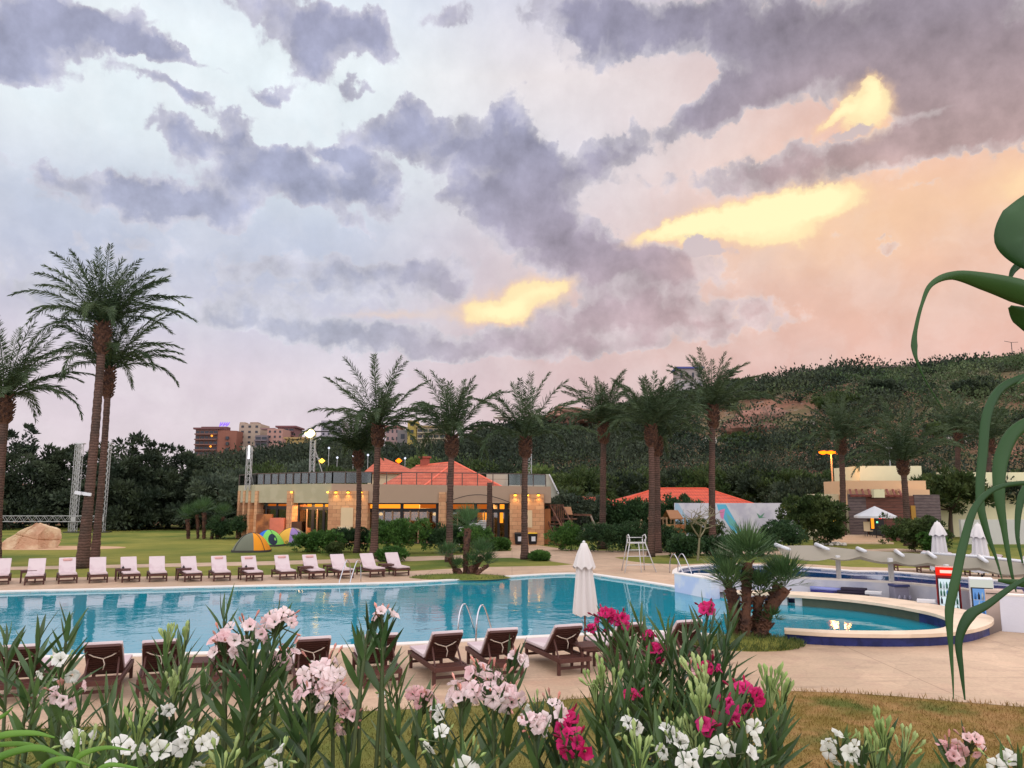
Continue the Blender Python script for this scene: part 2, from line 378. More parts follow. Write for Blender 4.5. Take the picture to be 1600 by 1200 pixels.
def lawnmat():
    m, t = newmat('lawn_grass')
    v = t.n('ShaderNodeTexCoord').outputs['Object']; sp = t.n('ShaderNodeSeparateXYZ', {0: v})
    near = t.mr(sp.outputs[1], 14.5, 17)                    # the near strip is parched, the lawns beyond the pool are watered
    right = t.mr(sp.outputs[0], -4, 6)
    n1 = t.noise(v, .18, 5, .6); n2 = t.noise(v, 1.1, 6, .65); n3 = t.noise(t.v('MULTIPLY', v, (1, 2.5, 1)), 9, 4, .7)
    g = t.mix(t.mr(n1, .35, .65), lin((82, 98, 40)), lin((124, 122, 58)))
    g = t.mix(t.mr(n2, .4, .75, 0, .55), g, lin((66, 84, 36)))
    g = t.mix(t.m('MULTIPLY', t.mr(t.noise(v, .06, 2), .45, .6), .3), g, lin((160, 146, 70)))
    dry = t.mix(t.mr(n2, .38, .6), lin((158, 122, 78)), lin((128, 106, 54)))
    dry = t.mix(t.mr(t.noise(v, .45, 4), .5, .66), dry, lin((92, 98, 46)))
    wet = t.mix(t.mr(n2, .35, .7), lin((98, 106, 50)), lin((124, 116, 62)))
    c = t.mix(near, t.mix(right, wet, dry), g)
    c = t.v('SCALE', c, scale=t.m('ADD', .72, t.m('MULTIPLY', n3, .56)))
    b = t.n('ShaderNodeBump', {'Height': n3, 'Strength': .8, 'Distance': .05})
    finish(t, t.n('ShaderNodeBsdfPrincipled', {'Base Color': c, 'Roughness': .95, 'Specular IOR Level': .1, 'Normal': b.outputs[0]})); return m
DECK = deckmat(); LAWN = lawnmat()
COPING = mat('white_coping', (226, 216, 206), .5, .06, 3, .1)
# pool outlines
far_e = [p for p in curve_pts(GP([(-420, 938), (-200, 931), (0, 925), (200, 920.5), (400, 916), (550, 913), (650, 910), (750, 904), (850, 898), (890, 896.5)]), 5)]
far_e += [p for p in curve_pts(GP([(920, 897), (1000, 909), (1055, 918), (1112, 929)]), 4)]
near_e = [p for p in curve_pts(GP([(1180, 997), (1080, 989), (1000, 986), (900, 991), (800, 996), (650, 1004), (500, 1011), (400, 1017), (200, 1023), (0, 1027), (-200, 1033), (-420, 1040)]), 5)]
rim_out = curve_pts([(6.72, 19.77, 0), (7.74, 19.35, 0), (9.25, 19.2, 0), (10.6, 19.45, 0), (11.75, 20.15, 0), (12.75, 21.2, 0), (13.3, 22.3, 0), (13.25, 23.6, 0), (12.95, 24.8, 0), (12.5, 25.95, 0), (11.65, 26.95, 0), (10.6, 27.65, 0), (9.1, 28.25, 0), (7.75, 28.4, 0)], 5)
rim_in = curve_pts([(6.86, 20.2, 0), (7.9, 19.85, 0), (9.4, 19.75, 0), (10.55, 20.0, 0), (11.3, 20.7, 0), (11.8, 21.7, 0), (11.95, 22.7, 0), (11.75, 23.9, 0), (11.25, 25.2, 0), (10.35, 26.3, 0), (9.0, 27.2, 0), (7.75, 27.55, 0)], 5)
mid = curve_pts([(6.79, 20.0, 0), (7.82, 19.6, 0), (9.3, 19.47, 0), (10.6, 19.75, 0), (11.5, 20.4, 0), (12.3, 21.5, 0), (12.6, 22.5, 0), (12.5, 23.75, 0), (12.1, 25.0, 0), (11.4, 26.0, 0), (10.2, 27.0, 0), (9.0, 27.7, 0), (7.75, 27.95, 0)], 4)
pool1 = far_e + [Vector((7.6, 28.7, 0)), Vector((7.75, 28.0, 0))] + list(reversed(mid)) + near_e
back_wall = [(7.0, 30.6), (8.6, 30.1), (10.4, 29.3), (12.0, 28.4), (13.3, 27.55), (14.3, 26.0), (14.6, 24.3), (14.0, 22.6), (13.1, 21.5)]
void1 = far_e + [Vector((6.85, 30.75, 0))] + [Vector((x, y, 0)) for x, y in back_wall] + list(reversed(rim_out))[len(rim_out)-25-1:0:-1][:0] + [Vector((12.3, 20.75, 0)), Vector((11.6, 20.2, 0)), Vector((10.6, 19.65, 0)), Vector((9.25, 19.4, 0)), Vector((7.8, 19.55, 0)), Vector((6.8, 19.95, 0))] + near_e
pool2 = curve_pts([G(*q) for q in [(1060, 897), (1062, 891), (1075, 886.5), (1125, 883), (1200, 884), (1270, 888), (1330, 892.5)]], 5) + \
        curve_pts([G(*q) for q in [(1340, 893), (1395, 894), (1450, 899), (1500, 903), (1600, 911), (1700, 918), (1800, 924)]], 2) + \
        [Vector((25, 27, 0)), Vector((17.6, 23.5, 0)), Vector((15.6, 25.2, 0)), Vector((14.1, 28.3, 0)), Vector((12.2, 29.6, 0)), Vector((10.6, 30.5, 0)), Vector((8.8, 31.3, 0)), Vector((7.9, 33.2, 0)), Vector((7.9, 36.0, 0))]
def offs(poly, d):
    n = len(poly); out = []
    for i in range(n):
        e1 = (poly[i]-poly[i-1]); e2 = (poly[(i+1) % n]-poly[i])
        e1 = Vector((e1.x, e1.y, 0)).normalized() if e1.length > 1e-6 else e2.normalized(); e2 = Vector((e2.x, e2.y, 0)).normalized() if e2.length > 1e-6 else e1
        nn = Vector((-(e1.y+e2.y), e1.x+e2.x, 0)); nn = nn.normalized() if nn.length > 1e-6 else Vector((0, 0, 0))
        out.append(poly[i]+nn*d)
    return out
def area(poly): return sum(poly[i-1].x*poly[i].y-poly[i].x*poly[i-1].y for i in range(len(poly)))/2
def outward(poly, d): return offs(poly, -d if area(poly) > 0 else d)
# lawn sheet: a rectangle with holes, the bank in the foreground a separate rise of the same grass
lawn_hole1 = outward(void1, .5); lawn_hole2 = outward(pool2, .25)
big = [Vector((-900, 9, 0)), Vector((900, 9, 0)), Vector((900, 1500, 0)), Vector((-900, 1500, 0))]
union_hole = [Vector((-40, 16.4, 0)), Vector((29.0, 15.2, 0)), Vector((29.0, 33.9, 0)), Vector((21.3, 34.2, 0)), Vector((19.5, 37.6, 0)), Vector((18.7, 39.1, 0)), Vector((16.9, 39.4, 0)), Vector((13.5, 42.9, 0)), Vector((11.2, 43.4, 0)), Vector((6.0, 41.2, 0)), Vector((-40, 25.0, 0))]
union_hole = [Vector((-41, 16.4, 0)), Vector((29.0, 15.2, 0)), Vector((29.0, 33.0, 0))] + [p for p in reversed(outward(pool2, .2)) if p.y > 33.2 and p.x > 9] + [Vector((6.0, 39.0, 0)), Vector((3.5, 38.2, 0))] + [p for p in reversed(outward(void1, .4)) if p.y > 26.5 and p.x < 2.8]
sheet('lawn', [big, union_hole], 0.0, LAWN)
# paving: its outer edge follows the grass, its holes are the pools
deck_out = GP([(-700, 1165), (0, 1141), (130, 1136), (260, 1130), (480, 1115), (600, 1110), (800, 1100), (950, 1088), (1060, 1081), (1150, 1078), (1240, 1080), (1320, 1083), (1400, 1088), (1500, 1097), (1600, 1105), (1800, 1124)]) + \
    [Vector((34, 16, 0)), Vector((34, 34, 0))] + GP([(1700, 907), (1560, 897), (1500, 894), (1440, 888), (1380, 887), (1330, 886), (1270, 882), (1200, 879.5), (1120, 880), (1060, 882), (1010, 880), (985, 877), (960, 871), (1050, 867), (1130, 864), (1190, 866), (1240, 868), (1300, 866), (1340, 861), (1400, 862), (1480, 866), (1480, 861), (1400, 857), (1250, 861), (1130, 860), (1000, 861.5), (900, 859.5), (868, 856), (835, 851), (790, 851), (800, 857), (798, 861), (770, 862), (740, 866), (690, 868.5), (640, 870), (560, 873), (400, 877.5), (200, 882), (0, 886), (-600, 896), (-600, 902), (0, 891), (200, 887), (400, 883.5), (640, 877), (740, 872.5), (800, 871.5), (860, 877), (896, 882), (870, 884), (740, 886.5), (640, 892.5), (400, 899), (0, 903.5), (-600, 914)])
sheet('paving', [deck_out, outward(pool1 if False else void1, .0), outward(pool2, .0)], 0.004, DECK)
def basin(name, poly, zb, m):
    if area(poly) < 0: poly = list(reversed(poly))
    n = len(poly); mb = MB(); V = [(p.x, p.y, -.02) for p in poly]+[(p.x, p.y, zb) for p in poly]
    mb.add(V, [((i+1) % n, i, n+i, n+(i+1) % n) for i in range(n)])
    tr = tessellate_polygon([[Vector((p.x, p.y, 0)) for p in poly]])
    mb.add([(p.x, p.y, zb) for p in poly], [tuple(t) for t in tr])
    return tag(mb.build(name, m), kind='structure')
def tilemat(name, c1, c2):
    m, t = newmat(name); v = t.n('ShaderNodeTexCoord').outputs['Object']
    br = t.n('ShaderNodeTexBrick', {'Vector': t.v('ADD', v, (0, 0, .013)), 'Color1': lin(c1), 'Color2': lin(c2), 'Mortar': lin(tuple(int(q*.75) for q in c1)), 'Scale': 1.0, 'Mortar Size': .006, 'Brick Width': .2, 'Row Height': .2}, offset=0.0)
    finish(t, t.n('ShaderNodeBsdfPrincipled', {'Base Color': br.outputs[0], 'Roughness': .35})); return m
def watermat(name, tint, deep, k, nsc=.9, amt=.012):
    m, t = newmat(name); v = t.n('ShaderNodeTexCoord').outputs['Object']
    w = t.v('MULTIPLY', v, (1, 1, 1))
    h = t.m('ADD', t.noise(w, nsc, 3, .5), t.m('MULTIPLY', t.noise(w, nsc*5, 3, .5), .25))
    b = t.n('ShaderNodeBump', {'Height': h, 'Strength': 1.0, 'Distance': amt})
    fr = t.n('ShaderNodeFresnel', {'IOR': 1.33, 'Normal': b.outputs[0]})
    a = t.n('ShaderNodeBsdfTransparent', {'Color': lin(tint)})
    s = t.n('ShaderNodeBsdfDiffuse', {'Color': lin(deep)})                 # light scattered back by the water itself
    mx0 = t.n('ShaderNodeMixShader', {0: k}); t.t.links.new(a.outputs[0], mx0.inputs[1]); t.t.links.new(s.outputs[0], mx0.inputs[2])
    g = t.n('ShaderNodeBsdfGlossy', {'Color': (1, 1, 1), 'Roughness': .02, 'Normal': b.outputs[0]})
    mx = t.n('ShaderNodeMixShader', {0: fr.outputs[0]}); t.t.links.new(mx0.outputs[0], mx.inputs[1]); t.t.links.new(g.outputs[0], mx.inputs[2])
    finish(t, mx); return m
basin('pool_basin', pool1, -1.5, tilemat('turquoise_tiles', (96, 188, 200), (84, 178, 194)))
basin('small_pool_basin', pool2, -1.3, tilemat('blue_tiles', (44, 96, 150), (36, 84, 140)))
sheet('pool_water', [pool1], -.07, watermat('pool_water', (96, 214, 226), (24, 156, 176), .68, .9, .011))
sheet('small_pool_water', [pool2], -.08, watermat('deep_blue_water', (90, 150, 190), (20, 70, 128), .7, .9, .004))
def strip(poly, w, z0, z1, closed=True, outer=None):
    o = outer or outward(poly, w); n = len(poly); mb = MB(); rng = range(n if closed else n-1)
    V = [(p.x, p.y, z1) for p in poly]+[(p.x, p.y, z1) for p in o]+[(p.x, p.y, z0) for p in poly]+[(p.x, p.y, z0) for p in o]
    mb.add(V, [q for i in rng for j in [(i+1) % n] for q in ((i, j, n+j, n+i), (i, 2*n+i, 2*n+j, j), (n+i, n+j, 3*n+j, 3*n+i))])
    return mb
def ribbon(line, w, z0, z1, side=1):
    n = len(line); o = []
    for i in range(n):
        d = (line[min(i+1, n-1)]-line[max(i-1, 0)]); d = Vector((d.x, d.y, 0)).normalized(); o.append(line[i]+Vector((-d.y, d.x, 0))*w*side)
    V = []; mb = MB()
    for z in (z1, z0): V += [(p.x, p.y, z) for p in line]+[(p.x, p.y, z) for p in o]
    mb.add(V, [q for i in range(n-1) for q in ((i, i+1, n+i+1, n+i), (i, 2*n+i, 2*n+i+1, i+1), (n+i, n+i+1, 3*n+i+1, 3*n+i))] + [(0, n, 3*n, 2*n), (n-1, 3*n-1, 4*n-1, 2*n-1)])
    return mb
cop = ribbon(far_e, .32, -.09, .03, 1)
cp = ribbon(near_e, .32, -.09, .03, 1); cop.add(cp.v, cp.f)
tag(cop.build('pool_coping', COPING), kind='structure')
p2edge = [p for p in pool2[:44]]
tag(ribbon(p2edge, .3, -.1, .035, 1).build('small_pool_coping', COPING), kind='structure')
# bar: sunken floor, seat ledge round the shallow end, back wall
barfloor = [Vector((x, y, 0)) for x, y in [(7.75, 28.45)] + [(p.x, p.y) for p in reversed(rim_out[25:-1])]] + [Vector((13.1, 21.5, 0))] + [Vector((x, y, 0)) for x, y in reversed(back_wall)]
sheet('bar_floor', [barfloor], -.85, mat('bar_floor_concrete', (120, 112, 104), .8, .2, 2))
led = thing('bar_ledge', 'curved cream ledge round the shallow end of the pool, navy tiled below', 'ledge', (9.5, 20, 0))
n_ = 60
def resample(line, n):
    L = [0]; 
    for a, b in zip(line, line[1:]): L.append(L[-1]+(b-a).length)
    out = []; j = 0
    for k in range(n):
        s = L[-1]*k/(n-1)
        while j < len(line)-2 and L[j+1] < s: j += 1
        f = (s-L[j])/max(1e-6, L[j+1]-L[j]); out.append(line[j].lerp(line[j+1], min(1, f)))
    return out
ro, ri = resample(rim_out, n_), resample(rim_in, n_)
def band(a, b, z0, z1):
    n = len(a); mb = MB(); V = [(p.x, p.y, z1) for p in a]+[(p.x, p.y, z1) for p in b]+[(p.x, p.y, z0) for p in a]+[(p.x, p.y, z0) for p in b]
    return mb.add(V, [q for i in range(n-1) for q in ((i, i+1, n+i+1, n+i), (2*n+i, 2*n+i+1, i+1, i), (n+i, n+i+1, 3*n+i+1, 3*n+i), (3*n+i, 3*n+i+1, 2*n+i+1, 2*n+i))] + [(0, n, 3*n, 2*n), (n-1, 3*n-1, 4*n-1, 2*n-1)])
band(ro, ri, .215, .3).build('slab', mat('cream_stone', (222, 196, 168), .6, .08, 3, .2, col2=(208, 184, 156)), led)
def inset(a, b, t): return [p.lerp(q, t) for p, q in zip(a, b)]
near_n = 34
NAVY = mat('navy_tiles', (36, 44, 98), .35, .3, 6, .2, col2=(26, 34, 80))
band(inset(ro, ri, .12)[:near_n], inset(ro, ri, .88)[:near_n], -1.4, .214).build('tiled_base', NAVY, led)
GREENST = mat('dark_green_stone', (78, 84, 66), .5, .3, 3, .2)
band(inset(ro, ri, .2)[near_n-1:51], inset(ro, ri, .85)[near_n-1:51], -1.4, .214).build('stone_base', GREENST, led)
for i0 in (50, 52.6, 55.2, 57.8):
    i = int(i0)
    band(inset(ro, ri, .15)[i:i+2], inset(ro, ri, .8)[i:i+2], -1.4, .214).build('pier', WHITE, led)
band(inset(ro, ri, .3)[50:], inset(ro, ri, .4)[50:], -1.4, .1).build('recess_panel', NAVY, led)
bw = thing('bar_back_wall', 'low white plastered wall curving behind the pool bar', 'wall', (10.4, 29.3, 0))
WPL = mat('weathered_white_plaster', (206, 204, 210), .7, .1, 1.2, .3, 12, col2=(176, 178, 196), patch=(.5, .75))
for nm, line in (('plaster_wall', [Vector((x, y, 0)) for x, y in back_wall[:7]]),):
    ribbon(resample(curve_pts(line, 5), 40), .28, -.85, .6, 1).build(nm, WPL, bw)
    ribbon(resample(curve_pts(line, 5), 40), .3, .602, .66, 1).build('cap', COPING, bw)
bl = thing('pool_end_wall', 'short pale blue wall block with peeling paint at the bar corner', 'wall', (6.7, 30, 0))
MB().wall((6.36, 31.1), (7.2, 28.75), -.3, .6, .35).build('painted_wall', mat('peeling_blue_paint', (180, 190, 216), .6, .1, 1.5, .3, 14, col2=(206, 206, 214), patch=(.45, .6)), bl)
MB().wall((6.34, 31.12), (7.22, 28.72), .602, .65, .4).build('cap', COPING, bl)
MB().wall((7.55, 28.72), (6.95, 30.8), .602, .64, .05).build('trim', COPING, bl)
rw = thing('deck_end_wall', 'white plastered wall on the deck at the right end of the bar', 'wall', (13.5, 21, 0))
MB().wall((16.6, 19.4), (13.12, 21.45), -.05, .93, -.25).build('plaster_wall', WPL, rw)
MB().wall((16.6, 19.38), (13.1, 21.45), .932, .98, -.3).build('cap', COPING, rw)
MB().wall((13.14, 21.5), (15.0, 24.0), -.85, .6, -.25).build('return_wall', WPL, rw)
# ------------------------------------------------------------------ vegetation builders
def unit(a): return a/np.maximum(np.linalg.norm(a, axis=-1, keepdims=True), 1e-9)
def diamonds(c, d, L, W, rng, side=None, fold=0.0):
    n = len(c); d = unit(d)
    if side is None: side = unit(np.cross(d, unit(rng.normal(size=(n, 3)))))
    L = np.broadcast_to(np.asarray(L, float).reshape(-1, 1), (n, 1)); W = np.broadcast_to(np.asarray(W, float).reshape(-1, 1), (n, 1))
    V = np.stack([c, c+d*L*.45+side*W*.5, c+d*L, c+d*L*.45-side*W*.5], 1).reshape(-1, 3)
    return V, np.arange(4*n).reshape(-1, 4)
def join(parts):
    V, Q, k = [], [], 0
    for v, q in parts: V.append(v); Q.append(q+k); k += len(v)
    return np.concatenate(V), np.concatenate(Q)
def clumps(ells, n_sub, per, size, rng, rc=.28, up=.35, aspect=.42, shell=.62):
    vols = np.array([(e[3]*e[4]*e[5])**(2/3) for e in ells]); idx = rng.choice(len(ells), n_sub, p=vols/vols.sum())
    E = np.array(ells)[idx]; dr = unit(rng.normal(size=(n_sub, 3))); dr[:, 2] = np.where(rng.random(n_sub) < .75, np.abs(dr[:, 2]), dr[:, 2])
    rad = rng.uniform(shell, 1.0, (n_sub, 1))
    cen = E[:, :3]+dr*E[:, 3:6]*rad
    rr = rc*E[:, 3:6].mean(1, keepdims=True)*rng.uniform(.6, 1.3, (n_sub, 1))
    c = np.repeat(cen, per, 0); r_ = np.repeat(rr, per, 0); o = unit(rng.normal(size=(n_sub*per, 3)))*rng.random((n_sub*per, 1))**(1/2.2)
    pos = c+o*r_*np.array([1, 1, .75]); dd = o*1.0+np.repeat(dr, per, 0)*.6+rng.normal(size=pos.shape)*.45+np.array([0, 0, up])
    s = size*rng.uniform(.6, 1.4, len(pos))
    return diamonds(pos, dd, s, s*aspect, rng)
def tri_tube(p, r, seg=5):
    mb = MB().tube([Vector(q) for q in p], r, seg, False); return np.array(mb.v), np.array(mb.f)
BARK = mat('tree_bark', (78, 64, 52), .9, .3, 3, .5)
DKLEAF = leafmat('dark_foliage', (38, 50, 36), (66, 76, 54), .15, .7, .35)
MDLEAF = leafmat('green_foliage', (52, 70, 34), (78, 90, 48), .2, .65, .5)
GYLEAF = leafmat('grey_green_foliage', (62, 74, 60), (88, 98, 76), .2, .7, .5)
LTLEAF = leafmat('light_foliage', (84, 104, 54), (108, 122, 66), .25, .65, .5)
def tree(label, cat, x, y, h, w, m, seed, z=0.0, n_sub=90, per=90, size=.36, form='round', group=None, name='tree', lean=0):
    rng = np.random.default_rng(seed)
    t = thing(name, label, cat, (x, y, z), rng.uniform(0, 6.28), group)
    th = h*(.35 if form == 'round' else .2)
    pts = [(0, 0, -.3), (rng.normal()*.1, rng.normal()*.1, th*.5), (rng.normal()*.2+lean*.3, rng.normal()*.2, th)]
    parts = [tri_tube(pts, [h*.028+.05, h*.022+.03, h*.018], 8)]
    ells = []
    if form == 'round':
        ells.append((0, 0, h*.62, w*.40, w*.40, h*.34))
        for k in range(5):
            a = k*1.256+rng.uniform(-.4, .4); q = rng.uniform(.22, .34)*w
            ells.append((math.cos(a)*q, math.sin(a)*q, h*rng.uniform(.42, .7), w*rng.uniform(.2, .3), w*rng.uniform(.2, .3), h*rng.uniform(.16, .26)))
    elif form == 'tall':
        for k in range(4):
            a = k*1.57+.4; ells.append((math.cos(a)*w*.2, math.sin(a)*w*.2, h*.12, w*.22, w*.22, h*.13))
        for k in range(9):
            f = k/8; a = k*2.4; q = w*.24*(1-f*.6)
            ells.append((math.cos(a)*q, math.sin(a)*q, h*(.14+.74*f), w*(.36-.22*f)*rng.uniform(.85, 1.15), w*(.36-.22*f)*rng.uniform(.85, 1.15), h*.15))
        for k in range(4):
            a = k*1.7+rng.uniform(0, 1); ells.append((math.cos(a)*w*.36, math.sin(a)*w*.36, h*rng.uniform(.3, .62), w*.16, w*.16, h*.12))
    kz = .86 if form == 'round' else .88
    ells = [(e[0], e[1], e[2]*kz, e[3], e[4], e[5]*kz) for e in ells]
    for e in ells[:7]:
        mid_ = ((pts[2][0]+e[0])*.5, (pts[2][1]+e[1])*.5, (th+e[2])*.5-.05*h)
        parts.append(tri_tube([pts[1] if form == 'tall' else pts[2], mid_, (e[0], e[1], e[2])], [h*.013, h*.009, h*.004], 5))
    V, Q = join(parts); mesh_np('trunk', V, Q, BARK, t, True, True)
    V, Q = clumps(ells, n_sub, per, size, rng); mesh_np('crown', V, Q, m, t, False, True)
    return t
def bush(label, x, y, w, d, h, m, seed, z=0.0, size=.13, n=2600, group=None, cat='bush', name='bush', lumps=5, rz=0, clipped=False):
    rng = np.random.default_rng(seed); t = thing(name, label, cat, (x, y, z), rz, group)
    ells = [(0, 0, h*.42, w*.42, d*.42, h*.5)] if clipped else []
    for k in range(0 if clipped else lumps):
        a = rng.uniform(0, 6.28); q = .28*(k > 0)*math.sqrt(rng.random()+.2)
        ells.append((math.cos(a)*w*q, math.sin(a)*d*q, h*rng.uniform(.32, .55), w*rng.uniform(.22, .32), d*rng.uniform(.24, .36), h*rng.uniform(.34, .5)))
    if w > 3*d or w > 4:
        for k in range(int(w/1.2)):
            ells.append((-w/2+(k+.5)*w/int(w/1.2), rng.uniform(-.1, .1)*d, h*rng.uniform(.38, .5), min(w*.2, 1.0), d*.42, h*rng.uniform(.42, .55)))
    sub = 150 if clipped else 130
    V, Q = clumps(ells, sub if w < 4 else int(sub*w/3), max(24, int(n*1.5)//sub), size, rng, rc=.24, shell=.88 if clipped else .72, aspect=.55)
    V[:, 2] = np.maximum(V[:, 2], .02)
    Vi, Qi = clumps([tuple(np.array(e)*[1, 1, .9, .62, .62, .62]) for e in ells], 60, 30, size*1.6, rng, rc=.4, shell=.1, aspect=.7); Vi[:, 2] = np.maximum(Vi[:, 2], .02)
    V, Q = join([(V, Q), (Vi, Qi)])
    mesh_np('foliage', V, Q, m, t, False, True)
    mesh_np('stem', *join([tri_tube([(0, 0, -.1), (rng.normal()*.05, 0, h*.4)], [.04, .03], 5)]), BARK, t, True, True)
    return t
# date palms ---------------------------------------------------------
def palmbark():
    m, t = newmat('palm_bark'); v = t.n('ShaderNodeTexCoord').outputs['Object']
    sp = t.n('ShaderNodeSeparateXYZ', {0: v}); ang = t.m('ARCTAN2', sp.outputs[0], sp.outputs[1])
    zz = t.m('ADD', t.m('MULTIPLY', sp.outputs[2], 7.0), t.m('MULTIPLY', t.noise(v, 3, 3), 1.4))
    saw = t.m('FRACT', zz); n = t.noise(v, 9, 5, .7)
    k = t.m('ADD', .42, t.m('MULTIPLY', saw, .72)); k = t.m('MULTIPLY', k, t.m('ADD', .45, t.m('MULTIPLY', n, 1.1)))
    c = t.mix(t.mr(t.noise(v, 1.2, 3), .4, .65), lin((112, 86, 76)), lin((92, 76, 68)))
    b = t.n('ShaderNodeBump', {'Height': t.m('ADD', saw, n), 'Strength': .8, 'Distance': .05})
    finish(t, t.n('ShaderNodeBsdfPrincipled', {'Base Color': t.v('SCALE', c, scale=k), 'Roughness': .9, 'Specular IOR Level': .1, 'Normal': b.outputs[0]})); return m
PBARK = palmbark()
BOOT = mat('palm_boots', (92, 62, 46), .9, .4, 6, .7, 20, col2=(64, 44, 36))
FROND = leafmat('palm_fronds', (54, 70, 44), (76, 90, 58), .2, .6, .5, var=.25)
PFAN = leafmat('fan_palm_leaves', (58, 86, 48), (84, 110, 66), .25, .5, .8, var=.3)
def frond_mesh(rng, phi, th0, L, bend, wind, n_l=54, lw=.05, ll=.52, droop=.42, steps=14):
    base = np.array([math.cos(phi), math.sin(phi), 0.]); up = np.array([0, 0, 1.])
    p = base*.12+up*rng.uniform(-.1, .25); P_, T_ = [p.copy()], []
    for i in range(steps):
        f = (i+.5)/steps; th = th0+bend*f**1.7
        d = base*math.sin(th)+up*math.cos(th)+wind*f*f*.5; d = d/np.linalg.norm(d); T_.append(d); p = p+d*L/steps; P_.append(p.copy())
    T_.append(T_[-1]); P_ = np.array(P_); T_ = np.array(T_)
    s = np.linspace(.13, .995, n_l); s = np.concatenate([s, s+.004]); sd = np.concatenate([np.ones(n_l), -np.ones(n_l)])
    fi = np.clip(s*steps, 0, steps-.001); i0 = fi.astype(int); fr = (fi-i0)[:, None]
    c = P_[i0]*(1-fr)+P_[i0+1]*fr; tg = unit(T_[i0]*(1-fr)+T_[i0+1]*fr)
    sidev = unit(np.cross(tg, up+base*.3))*sd[:, None]; nrm = unit(np.cross(sidev*sd[:, None], tg))
    ang = np.radians(58-34*s)[:, None]
    d = tg*np.cos(ang)+sidev*np.sin(ang)+nrm*rng.uniform(-.1, .55, (len(s), 1))*np.where(nrm[:, 2:3] > 0, 1, -1)+np.array([0, 0, -droop])*rng.uniform(.5, 1.4, (len(s), 1))+wind*.35+rng.normal(size=c.shape)*.07
    l = ll*(np.clip(s*5, .3, 1))*(1-.55*np.clip((s-.45)/.55, 0, 1)**1.5)*rng.uniform(.85, 1.15, len(s))
    A_ = diamonds(c, d, l, lw, rng)
    w = .045*(1-np.linspace(0, 1, steps+1)*.8); sv = unit(np.cross(T_, up+base*.3))*w[:, None]
    B_ = (np.stack([P_-sv, P_+sv], 1).reshape(-1, 3), np.array([(2*i, 2*i+1, 2*i+3, 2*i+2) for i in range(steps)]))
    C_ = (np.stack([P_-up*w[:, None], P_+up*w[:, None]], 1).reshape(-1, 3), B_[1])
    return join([A_, B_, C_])
def palm(label, base, top, seed, r=.24, L=4.0, n=44, spread=1.0, wind=(.25, 0, 0), group='date palms round the pool', boot=True, crown=True, flare=.45, flen=14, n_l=84, L_leaf=.6):
    """base and top (crown centre) are world points"""
    rng = np.random.default_rng(seed); base = Vector(base); top = Vector(top)
    if base.y > 43: r *= .84
    n = int(n*rng.uniform(.7, .9)); spread *= rng.uniform(.9, 1.08)
    t = thing('palm_tree', label, 'palm tree', base, 0, group)
    rel = top-base; H = rel.z; pts, rs = [], []
    N = max(20, int(H/.22)); bow = rng.uniform(-.1, .1)
    for i in range(N+1):
        f = i/N; pts.append(Vector((rel.x*(f**1.1)+bow*math.sin(f*3.1), rel.y*f, H*f-.1*(i == 0))))
        rs.append(r*(1+flare*math.exp(-f*flen))*(1-.13*f)*(1+(.05 if i % 2 else -.03))*rng.uniform(.97, 1.03))
    MB().tube(pts, rs, 12).build('trunk', PBARK, t, True, True)
    if boot:
        bp = []; parts = []
        bl = min(1.5, H*.14); c0 = pts[-1]
        mb = MB().tube([c0+Vector((0, 0, z)) for z in (-bl, -bl*.7, -bl*.35, 0, .35)], [r*.9, r*1.35, r*1.5, r*1.35, r*.8], 12)
        for k in range(70):
            a = k*2.4; z = -bl*.95+(k/70)*(bl+.25); rr = r*(.95+.48*math.sin(min(1, (z+bl)/bl*.9)*2.6))
            p = c0+Vector((math.cos(a)*rr, math.sin(a)*rr, z)); q = p+Vector((math.cos(a)*.16, math.sin(a)*.16, .17)); mb.bar(p, q, .11, .05)
        mb.build('boot', BOOT, t, False, True)
    if crown:
        fr = []
        for k in range(n):
            f = (k+.5)/n; phi = k*2.39996+rng.uniform(-.5, .5)
            th0 = math.radians(3+70*f**.9)*spread*rng.uniform(.82, 1.15); bend = math.radians(26+74*f)*rng.uniform(.5, 1.35)
            fr.append(frond_mesh(rng, phi, th0, L*rng.uniform(.82, 1.08)*(1.0-.1*(1-f)), bend, np.array(wind), n_l=n_l, lw=.048, ll=L_leaf))
        V, Q = join(fr); V = V+np.array(pts[-1])+np.array([0, 0, .15]); mesh_np('crown', V, Q, FROND, t, False, True)
    return t
def fan_palm_crown(rng, c, n=26, L=.75, tilt=0.0):
    fr = []
    for k in range(n):
        f = (k+.5)/n; phi = k*2.4+rng.uniform(-.2, .2); th = math.radians(5+80*f)
        d = np.array([math.cos(phi)*math.sin(th), math.sin(phi)*math.sin(th), math.cos(th)]); q = c+d*L*.45
        sd = unit(np.cross(d, [0, 0, 1.0])+1e-6); m = 13; a = np.radians(np.linspace(-50, 50, m))[:, None]
        nr = np.cross(sd, d)
        dirs = d*np.cos(a)+sd*np.sin(a)+nr*.12*rng.normal(size=(m, 1)); l = L*(.6+.4*np.cos(a[:, 0]))*rng.uniform(.85, 1.1, m)
        fr.append(diamonds(np.repeat(q[None], m, 0), dirs, l*.85, .034, rng, unit(np.cross(dirs, nr))))
        fr.append(diamonds(np.array([c]), np.array([d]), [L*.6], [.025], rng)); fr.append(diamonds(np.array([c]), np.array([d]), [L*.6], [.025], rng))
    return join(fr)
